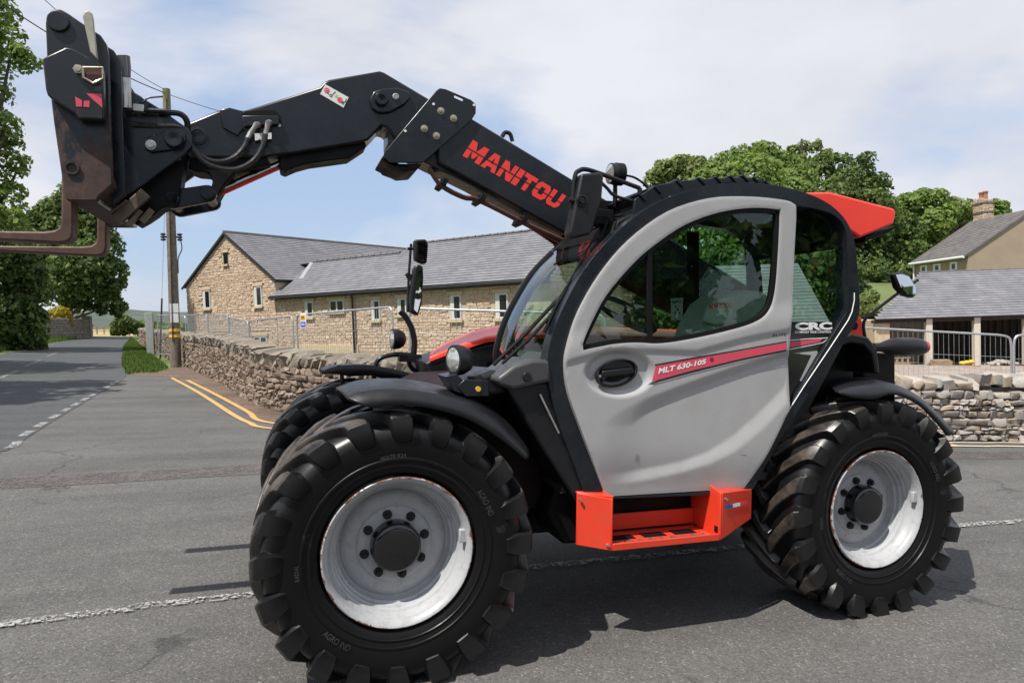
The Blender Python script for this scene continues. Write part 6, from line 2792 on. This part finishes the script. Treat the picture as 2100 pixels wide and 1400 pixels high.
# golden bush and hedges
bsh = E(122, 646, 69)
g_ = thing('golden_bush', 'clipped golden dome shaped bush above the churchyard wall', 'bush', bsh - V3((0, 0, 1.2)))
plant_obj('foliage', [((0, 0, 1.1), 1.05), ((0, 0, .5), 1.1)], 2600, .10, M_LEAF_Y, g_, 5, .9)
mb = MB()
mb.tube([V3((0, 0, -.6)), V3((0, 0, .9))], .07, 6)
obj('stem', mb, M_BARK, g_)
for lab, discs, d, mt, n, sz in (('dark clipped hedge beyond the end of the far road', [(240, 668, 12), (252, 660, 15), (265, 668, 17), (278, 672, 14), (250, 678, 12), (236, 680, 9)], 92, M_LEAF_D, 4200, .22),
                                 ('lighter green hedge right of the dark hedge, behind the left wall end', [(290, 668, 12), (302, 672, 12), (315, 668, 10), (330, 672, 12), (350, 674, 12), (372, 672, 12)], 96, M_LEAF_M, 3200, .25)):
    bb = E(discs[1][0], 684, d)
    h_ = thing('hedge', lab, 'hedge', bb)
    plant_obj('foliage', px_lobes(bb, d, discs, rt, 1), n, sz, mt, h_, 70, .9)
    mb = MB()
    for k in (-1, 0, 1):
        mb.tube([V3((k * .8, 0, -.3)), V3((k * .9, 0, 1.0))], .06, 5)
    obj('stem', mb, M_BARK, h_)

# wood on the rise at the right
GR = 'trees on the rise behind the yard'
for lab, d, base_px, discs, n, sz, mt in (
        ('pale airy tree at the left end of the right hand wood', 64, (1380, 560), [(1340, 372, 20), (1365, 350, 26), (1400, 342, 28), (1430, 350, 26), (1380, 380, 40), (1430, 400, 40), (1350, 420, 40), (1400, 460, 50)], 9000, .22, M_LEAF_L),
        ('broad dense round tree in the middle of the right hand wood', 60, (1540, 560), [(1480, 340, 30), (1520, 326, 32), (1565, 320, 34), (1605, 340, 34), (1450, 375, 36), (1640, 372, 36), (1540, 370, 60), (1600, 410, 60), (1480, 420, 60), (1560, 480, 70), (1660, 440, 50), (1480, 500, 60)], 22000, .2, M_LEAF_M),
        ('dark rounded tree right of the red roof fairing', 66, (1730, 560), [(1835, 470, 44), (1830, 530, 40), (1680, 345, 30), (1720, 340, 30), (1760, 358, 32), (1795, 380, 30), (1740, 390, 50), (1790, 430, 46), (1700, 420, 60), (1760, 480, 60), (1820, 500, 40), (1770, 540, 50)], 17000, .2, M_LEAF_D),
        ('sparse topped tree rising behind the dark rounded tree', 74, (1650, 560), [(1625, 312, 14), (1648, 300, 14), (1672, 304, 14), (1695, 318, 14), (1640, 330, 18), (1680, 335, 20)], 1500, .2, M_LEAF_L),
        ('tall mid green tree behind the mirror at the right', 70, (1870, 570), [(1828, 428, 24), (1860, 420, 26), (1890, 408, 24), (1920, 410, 26), (1860, 460, 40), (1910, 460, 40), (1850, 520, 44), (1900, 520, 40), (1940, 440, 26)], 12000, .23, M_LEAF_M),
        ('yellowish green tree left of the chimney', 72, (1965, 570), [(1950, 425, 24), (1980, 430, 24), (1970, 470, 34), (2000, 460, 24), (1950, 510, 34), (1990, 500, 30), (1940, 540, 30)], 7500, .22, M_LEAF_L),
        ('small tree top showing right of the chimney', 76, (2040, 560), [(2030, 430, 18), (2050, 425, 16), (2045, 450, 26), (2020, 460, 24)], 2600, .24, M_LEAF_M)):
    bb = E(base_px[0], base_px[1] + 40, d)
    tree(lab, bb, px_lobes(bb, d, discs, rt, 2), n, sz, mt, int(d * 10 + base_px[0]), .35, 3.5, 'broadleaf_tree', GR)
bb = E(1300, 700, 37)
tree('dark leafy tree beside the right end of the stone house, seen through the cab', bb, px_lobes(bb, 36, [(1150, 610, 38), (1185, 580, 40), (1170, 660, 36), (1225, 600, 45), (1270, 560, 45), (1320, 545, 45), (1370, 560, 40), (1240, 660, 45), (1300, 640, 55), (1360, 640, 50), (1410, 620, 36), (1420, 670, 30)], rt, 2), 9000, .17, M_LEAF_D, 811, .25, 2)
bb = E(1620, 640, 43)
h_ = thing('hedge', 'tall dark hedge behind the low barn, seen through the rear cab windows', 'hedge', bb)
plant_obj('foliage', px_lobes(bb, 43, [(1490, 560, 46), (1540, 540, 46), (1600, 535, 50), (1660, 540, 48), (1715, 555, 44), (1745, 600, 34), (1700, 620, 50), (1640, 610, 50), (1740, 560, 30)], rt, 2), 9000, .17, M_LEAF_D, h_, 812, .9)
mb = MB()
for k in (-1, 0, 1):
    mb.tube([V3((k * 2, 0, -.4)), V3((k * 2.1, 0, 2.0))], .09, 6)
obj('stem', mb, M_BARK, h_)
# grassy rise, its scrub and the green pasture
mb = MB()
rows = []
for (px0, py0, px1, py1, d) in ((1200, 668, 2300, 668, 43), (1200, 612, 2300, 606, 50), (1200, 590, 2300, 584, 58), (1200, 560, 2300, 556, 78), (1200, 520, 2300, 520, 110)):
    rows.append([E(px0 + (px1 - px0) * k / 6, py0 + (py1 - py0) * k / 6, d) for k in range(7)])
rows.insert(0, [V3((p.x * .96, p.y * .96, gz(p.x, p.y) - .4)) for p in rows[0]])
mb.loft(rows)
tag(obj('grassy_rise', mb, M_LAWN), kind='structure')
for lab, discs, d, mt, n in (('scrubby bush under the mirror, left of the open shed', [(1770, 622, 20), (1785, 610, 16), (1760, 640, 18), (1790, 635, 16)], 40, M_LEAF_L, 3000),
                             ('dark undergrowth at the foot of the right hand wood', [(1700, 560, 26), (1750, 560, 22), (1800, 556, 24), (1850, 560, 22), (1650, 560, 30)], 62, M_LEAF_D, 6000)):
    bb = E(discs[0][0], discs[0][1] + 24, d)
    h_ = thing('bush', lab, 'bush', bb)
    plant_obj('foliage', px_lobes(bb, d, discs, rt, 1), n, .13 if d < 50 else .2, mt, h_, 77, .9)
    mb = MB()
    mb.tube([V3((0, 0, -.6)), V3((0, 0, .5))], .06, 5)
    obj('stem', mb, M_BARK, h_)

# grass: verge and banks
def grass_patch(name, pts, n, hgt, seed, mat):
    r = random.Random(seed)
    xs = [p[0] for p in pts]
    ys = [p[1] for p in pts]
    mb_ = MB()
    cnt = 0
    while cnt < n:
        x, y = r.uniform(min(xs), max(xs)), r.uniform(min(ys), max(ys))
        if not inside((x, y), pts):
            continue
        cnt += 1
        a = r.uniform(0, 6.28)
        h = hgt * r.uniform(.5, 1.3)
        w = .018 + .012 * r.random()
        p = GV(x, y, 0)
        d = V3((math.cos(a), math.sin(a), 0)) * w
        ln = V3((r.uniform(-.5, .5), r.uniform(-.5, .5), 0)) * h
        mb_.add([p - d, p + d, p + ln + V3((0, 0, h))], [(0, 1, 2)])
    me = bpy.data.meshes.new(name)
    me.from_pydata(mb_.v, [], mb_.f)
    me.materials.append(mat)
    return tag(link(name, me), kind='stuff')


M_VERGE = leaf_mat('verge_grass', [(0.051, 0.106, 0.019), (0.071, 0.134, 0.022), (0.097, 0.158, 0.031), (0.122, 0.154, 0.041)], .3)
vg = gp([(258, 766), (251, 748), (252, 714), (268, 692), (283, 702), (310, 726), (345, 756), (320, 764)])
sheet('grass_verge', vg, M_EARTH, .012)
grass_patch('verge_grass', vg, 15000, .13, 3, M_VERGE)
bk = gp([(-60, 742), (0, 722), (97, 705), (183, 691), (170, 686), (60, 694), (-60, 700)])
grass_patch('bank_grass', bk, 12000, .45, 4, M_VERGE)

# ------------------------------------------------------------------ distant hills
def hill(name, label, prof, d0, d1, mat):
    mb_ = MB()
    base_r, top_r, back = [], [], []
    for px, py in prof:
        base_r.append(E(px, 690, d0))
        top_r.append(E(px, py, d1))
        back.append(E(px, py + 14, d1 * 1.35))
    mid = [a.lerp(b, .5) + V3((0, 0, 6 * math.sin(i * 1.7))) for i, (a, b) in enumerate(zip(base_r, top_r))]
    mb_.loft([base_r, mid, top_r, back])
    tag(obj(name, mb_, mat, angle=80), kind='structure')


hill('far_hill', '', [(-900, 640), (-300, 634), (0, 640), (180, 636), (240, 632), (300, 637), (370, 640), (420, 638), (600, 646), (900, 640), (1500, 620), (2300, 600), (3200, 560)], 1500, 2400, M_HILL2)
hill('near_hill', '', [(-600, 650), (0, 652), (160, 646), (230, 640), (275, 637), (320, 644), (360, 648), (420, 646), (600, 652), (900, 650)], 420, 800, M_HILL)


# ------------------------------------------------------------------ right: open shed, house, yard things
sa = G(1800, 748)
s1, s2 = G(1904, 750), G(2003, 752)
su = (s2 - s1)
su.z = 0
su.normalize()
sv = V3((-su.y, su.x, 0))
if sv.dot(s1 - C_W) < 0:
    sv = -sv
sm_ = Matrix(((su.x, sv.x, 0, s1.x), (su.y, sv.y, 0, s1.y), (0, 0, 1, s1.z), (0, 0, 0, 1)))
shed = thing('open_shed', 'open fronted shed with grey slate roof and pale posts across the yard', 'shed', s1)
shed.matrix_world = sm_
sinv = sm_.inverted()


def SP(px, py, v=0.0):
    r = sinv.to_3x3() @ (R_W @ Vector(((px - CX) / F, 1.0, -(py - CY) / F)))
    o = sinv @ C_W
    t = (v - o.y) / r.y
    return o + r * t


def SP_slope(px, py, o0_, n__):
    r = sinv.to_3x3() @ (R_W @ Vector(((px - CX) / F, 1.0, -(py - CY) / F)))
    o = sinv @ C_W
    t = n__.dot(o0_ - o) / n__.dot(r)
    return o + r * t


ze_s = SP(1950, 650, -.3).z
uls = SP(1792, 650, -.3).x
for px, w in ((1904, 6), (2002, 6), (2105, 6)):
    p = SP(px, 700)
    hw = .15
    mb = MB()
    mb.box((p.x - hw, -.15, -.05), (p.x + hw, .15, ze_s - .05))
    obj('post', mb, paint('pale_post', (.55, .50, .42), .9, var=.06) if 'pale_post' not in bpy.data.materials else bpy.data.materials['pale_post'], shed, .015)
pu0, pu1 = SP(1797, 700).x, SP(1826, 700).x
mb = MB()
mb.box((pu0 - .05, 0.05, -.2), (pu1, 4.9, ze_s - .06))
obj('end_wall', mb, M_DRESSED, shed, .01)
mb = MB()
mb.box((pu1, 4.6, -.2), (14, 4.8, ze_s + .3))
obj('back_wall', mb, M_DARKW, shed, smooth=False)
for k in range(40):
    mb = MB()
    u = pu1 + .2 + k * .38
    mb.box((u, 4.53, -.1), (u + .17, 4.595, ze_s))
    obj('wall_board', mb, M_DARKW, shed, smooth=False)
mb = MB()
mb.box((pu0 - .2, -.12, ze_s - .22), (14, .12, ze_s - .04))
obj('beam', mb, M_DARKW, shed, .01)
sp_ = math.radians(33)
sds = V3((0, math.cos(sp_), math.sin(sp_)))
sn = V3((0, -math.sin(sp_), math.cos(sp_)))
so0 = V3((0, -.3, ze_s))
pr = SP_slope(1888, 560, so0, sn)
s_len = (SP_slope(2000, 555, so0, sn) - so0).dot(sds)
ul_top = pr.x
mb = MB()
pts = [V3((uls, 0, 0)) + so0, V3((14, 0, 0)) + so0, V3((14, 0, 0)) + so0 + sds * s_len, V3((ul_top, 0, 0)) + so0 + sds * s_len]
sdb_ = V3((0, math.cos(sp_), -math.sin(sp_)))
mb.add([p - sn * .06 for p in pts] + [p for p in pts], [(0, 1, 2, 3), (7, 6, 5, 4), (0, 4, 5, 1), (1, 5, 6, 2), (2, 6, 7, 3), (3, 7, 4, 0)])
mb.add([pts[3], pts[2], pts[2] + sdb_ * s_len, pts[3] + sdb_ * s_len], [(0, 1, 2, 3)])
sroof = obj('roof', mb, M_GUTTER, shed, smooth=False)
slate_courses(sroof, M_SLATE, so0 + sn * .005, V3((1, 0, 0)), sds, lambda s: uls + (ul_top - uls) * s / s_len, lambda s: 14, s_len, .24, .5)
mb = MB()
k = ul_top
while k < 14:
    mb.tube([so0 + V3((k, 0, 0)) + sds * s_len, so0 + V3((k + .44, 0, 0)) + sds * s_len], .08, 6)
    k += .46
obj('ridge_tile', mb, M_OLDSLATE, sroof, smooth=False)['kind'] = 'stuff'

# slate roofed barn, seen only through the cab windows
bd_ = 33
bl, br = E(1440, 700, bd_), E(1702, 700, bd_)
bu = (br - bl)
bu.z = 0
bw = bu.length
bu.normalize()
bv = V3((-bu.y, bu.x, 0))
barn = thing('barn', 'low barn with pale grey slate roof seen through the rear cab windows', 'barn', V3((bl.x, bl.y, 0)))
zb0, zb1 = E(1600, 664, bd_).z, E(1600, 556, bd_).z + .5
mb = MB()
hb = (zb1 - zb0)
mb.obox(bu * (bw / 2) + bv * 3.5 + V3((0, 0, (zb0 - 3) / 2)), bu, bv, (0, 0, 1), bw / 2 - .2, 2.9, (zb0 + 3) / 2)
obj('wall', mb, M_DRESSED, barn, smooth=False)
mb = MB()
q = [V3((0, 0, zb0)), bu * bw + V3((0, 0, zb0)), bu * bw + bv * 3.5 + V3((0, 0, zb1)), bv * 3.5 + V3((0, 0, zb1))]
q2 = [bv * 7 + V3((0, 0, zb0)), bu * bw + bv * 7 + V3((0, 0, zb0))]
mb.add(q + q2, [(0, 1, 2, 3), (3, 2, 5, 4), (1, 5, 2), (0, 3, 4), (0, 4, 5, 1)])
broof = obj('roof', mb, M_GUTTER, barn, smooth=False)
bs_ = (bv * 3.5 + V3((0, 0, hb))).normalized()
slate_courses(broof, M_SLATE, V3((0, 0, zb0)) + bu.cross(bs_) * .005, bu, bs_, lambda s: 0, lambda s: bw, math.hypot(3.5, hb), .26, .5)

# tan rendered house with chimney
DH = 50
hc0 = E(1985, 521, DH)          # the corner between the window front and the gable
hl0 = E(1876, 532, 57)
hr0 = E(2200, 470, 54)
fu = hl0 - hc0
fu.z = 0
fl_ = fu.length
fu.normalize()
gu = V3((fu.y, -fu.x, 0))
if gu.dot(R_W.col[0]) < 0:
    gu = -gu
zev = hc0.z
house2 = thing('rendered_house', 'tan rendered house with white windows and a stone chimney behind the shed', 'house', V3((hc0.x, hc0.y, 0)))
wd = 9.5
hp_ = 33 * D
zr = zev + wd / 2 * math.tan(hp_)


def h2(u, g, z):
    return fu * u + gu * g + V3((0, 0, z))


mb = MB()
mb.add([h2(0, 0, -4), h2(fl_, 0, -4), h2(fl_, 0, zev), h2(0, 0, zev)], [(0, 1, 2, 3)])
mb.add([h2(0, 0, -4), h2(0, wd, -4), h2(0, wd, zev), h2(0, wd / 2, zr), h2(0, 0, zev)], [(0, 1, 2, 3, 4)])
mb.add([h2(fl_, 0, -4), h2(fl_, wd, -4), h2(fl_, wd, zev), h2(fl_, wd / 2, zr), h2(fl_, 0, zev)], [(4, 3, 2, 1, 0)])
mb.add([h2(0, wd, -4), h2(fl_, wd, -4), h2(fl_, wd, zev), h2(0, wd, zev)], [(3, 2, 1, 0)])
obj('wall', mb, M_RENDER, house2, smooth=False)
mb = MB()
up = gu * math.cos(hp_) + V3((0, 0, math.sin(hp_)))
nrm2 = -gu * math.sin(hp_) + V3((0, 0, math.cos(hp_)))
e0 = h2(0, 0, zev) - up * .35
ln_ = wd / 2 / math.cos(hp_) + .35
a, b = e0 - fu * .12, e0 + fu * (fl_ + .15)
mb.add([a, b, b + up * ln_, a + up * ln_, a + nrm2 * .08, b + nrm2 * .08, b + up * ln_ + nrm2 * .08, a + up * ln_ + nrm2 * .08], [(0, 1, 2, 3), (7, 6, 5, 4), (0, 4, 5, 1), (1, 5, 6, 2), (2, 6, 7, 3), (3, 7, 4, 0)])
up2 = -gu * math.cos(hp_) + V3((0, 0, math.sin(hp_)))
e1 = h2(0, wd, zev) - up2 * .35
a2, b2_ = e1 - fu * .12, e1 + fu * (fl_ + .15)
mb.add([a2, b2_, b2_ + up2 * ln_, a2 + up2 * ln_], [(0, 1, 2, 3)])
roof3 = obj('roof', mb, M_OLDSLATE, house2, smooth=False)
slate_courses(roof3, M_OLDSLATE, e0 + nrm2 * .08, fu, up, lambda s: -.12, lambda s: fl_ + .15, ln_, .3, .45)
mb = MB()
g0, g1 = h2(-.1, -.38, zev - .22), h2(fl_ + .15, -.38, zev - .22)
mb.tube([g0 + V3((0, 0, .02)), g1 + V3((0, 0, .02))], .09, 8)
mb.tube([h2(fl_ - .05, -.12, zev - .25), h2(fl_ - .05, -.12, -3)], .07, 8)
obj('gutter', mb, M_WHITEW, house2)


def H2P(px, py):
    n__ = gu
    o = C_W - V3((hc0.x, hc0.y, 0))
    r = R_W @ Vector(((px - CX) / F, 1.0, -(py - CY) / F))
    t = -n__.dot(o) / n__.dot(r)
    p = o + r * t
    return p.dot(fu), p.z


for x0_, x1_, y0_, y1_ in ((1888, 1902, 543, 558), (1915, 1930, 540, 556), (1949, 1964, 536, 554)):
    ua_, za_ = H2P(x0_, y1_)
    ub_, zb_ = H2P(x1_, y0_)
    ua_, ub_ = min(ua_, ub_), max(ua_, ub_)
    za_, zb_ = min(za_, zb_), max(za_, zb_)
    mb = MB()
    q = [h2(ua_, -.05, za_), h2(ub_, -.05, za_), h2(ub_, -.05, zb_), h2(ua_, -.05, zb_)]
    mb.add(q + [p + gu * .04 for p in q], [(0, 1, 2, 3), (7, 6, 5, 4), (0, 4, 5, 1), (1, 5, 6, 2), (2, 6, 7, 3), (3, 7, 4, 0)])
    w_ = obj('window', mb, M_WHITEW, house2, smooth=False)
    iu, iz = (ub_ - ua_) * .27, (zb_ - za_) * .25
    mb = MB()
    mb.add([h2(ua_ + iu, -.056, za_ + iz * .4), h2(ub_ - iu, -.056, za_ + iz * .4), h2(ub_ - iu, -.056, zb_ - iz), h2(ua_ + iu, -.056, zb_ - iz)], [(0, 1, 2, 3)])
    obj('pane', mb, paint('grey_pane', (.12, .13, .15), .1) if 'grey_pane' not in bpy.data.materials else bpy.data.materials['grey_pane'], w_, smooth=False)
lp = MB()
lp.box((-.1, -.1, -.08), (.1, .1, .08))
# chimney at the ridge end nearest the wood
chb = E(2017, 452, 56) - V3((hc0.x, hc0.y, 0))
mb = MB()
cw, cdp = 16 * 56 / 1400, .4
zt_ = E(2017, 412, 56).z
mb.obox(V3((chb.x, chb.y, (chb.z - 1.5 + zt_) / 2)), fu, gu, (0, 0, 1), cw * .92, cdp, (zt_ - chb.z + 1.5) / 2)
for z_ in (.25, 1.0):
    mb.obox(V3((chb.x, chb.y, zt_ - z_)), fu, gu, (0, 0, 1), cw * 1.02, cdp + .08, .08)
ch_ = obj('chimney', mb, M_CORE2, house2, smooth=False)
r_ = random.Random(4)
its = []
for face, (ax_u, ax_n, half) in enumerate(((fu, -gu, cw), (gu, -fu, cdp))):
    z = chb.z - 1.2
    while z < zt_ - .05:
        chh = r_.uniform(.14, .24)
        u = -half
        while u < half - .05:
            w = min(r_.uniform(.2, .45), half - u)
            off = (cdp if face == 0 else cw * .92)
            cpos = V3((chb.x, chb.y, z + chh / 2)) + ax_u * (u + w / 2) + ax_n * (off + .0)
            rot = Matrix((ax_u.to_4d(), (-ax_n).to_4d(), V3((0, 0, 1)).to_4d(), V3((0, 0, 0)).to_4d())).transposed()
            rot[3][3] = 1
            for q in range(3):
                rot[3][q] = 0
                rot[q][3] = 0
            its.append((Matrix.Translation(cpos) @ rot @ Matrix.Diagonal((w * .95, .1, chh * .93, 1)), w * chh))
            u += w
        z += chh
for m4, _ in its:
    o = link('stone', stone_mesh(r_.randrange(len(VARS)), M_HSTONE), ch_)
    o.matrix_local = m4
for s_ in (-.42, .42):
    mb = MB()
    c_ = V3((chb.x, chb.y, zt_)) + fu * s_ * cw
    mb.lathe([(.17, -.05), (.20, 0), (.16, .1), (.15, .55), (.19, .6), (.19, .72), (.13, .74)], 14, tuple(c_), 'z')
    obj('chimney_pot', mb, M_CLAY, ch_)

# things lying in the yard
GT = 'building materials in the yard'


def yard_at(px, py):
    return G(px, py)


o = yard_at(1932, 752)
tk = thing('timber_stack', 'low stack of sawn timber between the two pale posts', 'timber stack', o)
r_ = random.Random(8)
for lv in range(4):
    for k in range(3):
        mb = MB()
        mb.obox(su * r_.uniform(-.06, .06) + sv * (k * .18) + V3((0, 0, .1 + lv * .075)), su, sv, (0, 0, 1), .48 - .03 * lv, .08, .033)
        obj('plank', mb, M_TIMBER, tk, .004)
for k in (-1, 1):
    mb = MB()
    mb.obox(su * .32 * k + sv * .18 + V3((0, 0, .03)), su, sv, (0, 0, 1), .05, .28, .03)
    obj('bearer', mb, M_TIMBER, tk, .004)
o = yard_at(1972, 754)
bd = thing('orange_board', 'long orange board lying on the gravel beside the right pale post', 'board', o)
mb = MB()
mb.obox(V3((0, 0, .06)), (su + sv * .3).normalized(), (sv - su * .3).normalized(), (0, 0, 1), .62, .14, .03)
obj('board', mb, paint('orange_board_paint', (.50, .17, .05), .7, var=.15), bd, .02)
mb = MB()
mb.obox(V3((-.3, 0, .03)), su, sv, (0, 0, 1), .05, .12, .025)
obj('block', mb, M_TIMBER, bd)
o2 = yard_at(1983, 752)
mb = MB()
for k in range(3):
    mb.ball((su * (k * .2 - .2) + V3((0, 0, .14 + .03 * k))), .18, 10, 6, (1, 1, .6))
ysk = tag(obj('yellow_bag', mb, paint('yellow_bag_cloth', (.62, .42, .04), .7, var=.15)), 'crumpled yellow bag at the end of the orange board', 'bag')
ysk.location = o2 + V3((0, 0, .06))
o = yard_at(1850, 748)
pal = thing('pallet', 'small pale wooden pallet standing under the rear lamp', 'pallet', o)
for k in range(3):
    mb = MB()
    mb.obox(su * (k * .28 - .28) + V3((0, 0, .18)), su, sv, (0, 0, 1), .05, .05, .18)
    obj('block', mb, M_TIMBER, pal, .004)
for z_ in (.38, .04):
    mb = MB()
    mb.obox(V3((0, 0, z_)), su, sv, (0, 0, 1), .42, .07, .02)
    obj('slat', mb, M_TIMBER, pal, .004)
mb = MB()
r_ = random.Random(2)
for k in range(60):
    p = V3((r_.gauss(0, .5), r_.gauss(0, .3), 0))
    mb.ball((p.x, p.y, .08 + .25 * max(0, 1 - p.length)), r_.uniform(.08, .16), 7, 5, (1, 1, .7))
o = obj('rubble_heap', mb, M_LSTONE)
o.location = yard_at(2052, 752)
tag(o, 'heap of grey rubble stones in the shed mouth at the right', 'rubble heap', kind='stuff')
# low gravel mounds inside the yard
mb = MB()
rows = []
for i in range(9):
    row = []
    for j in range(31):
        a = G(1780 + j * 14, 770 - i * 3.2)
        h = .22 * math.exp(-((i - 4) / 2.0) ** 2) * (.5 + .5 * noise.noise(V3((j * .35, i * .3, 1))))
        row.append(a + V3((0, 0, max(0.012, h))))
    rows.append(row)
mb.loft(rows)
tag(obj('gravel_ridge', mb, M_GRAVEL), kind='structure')
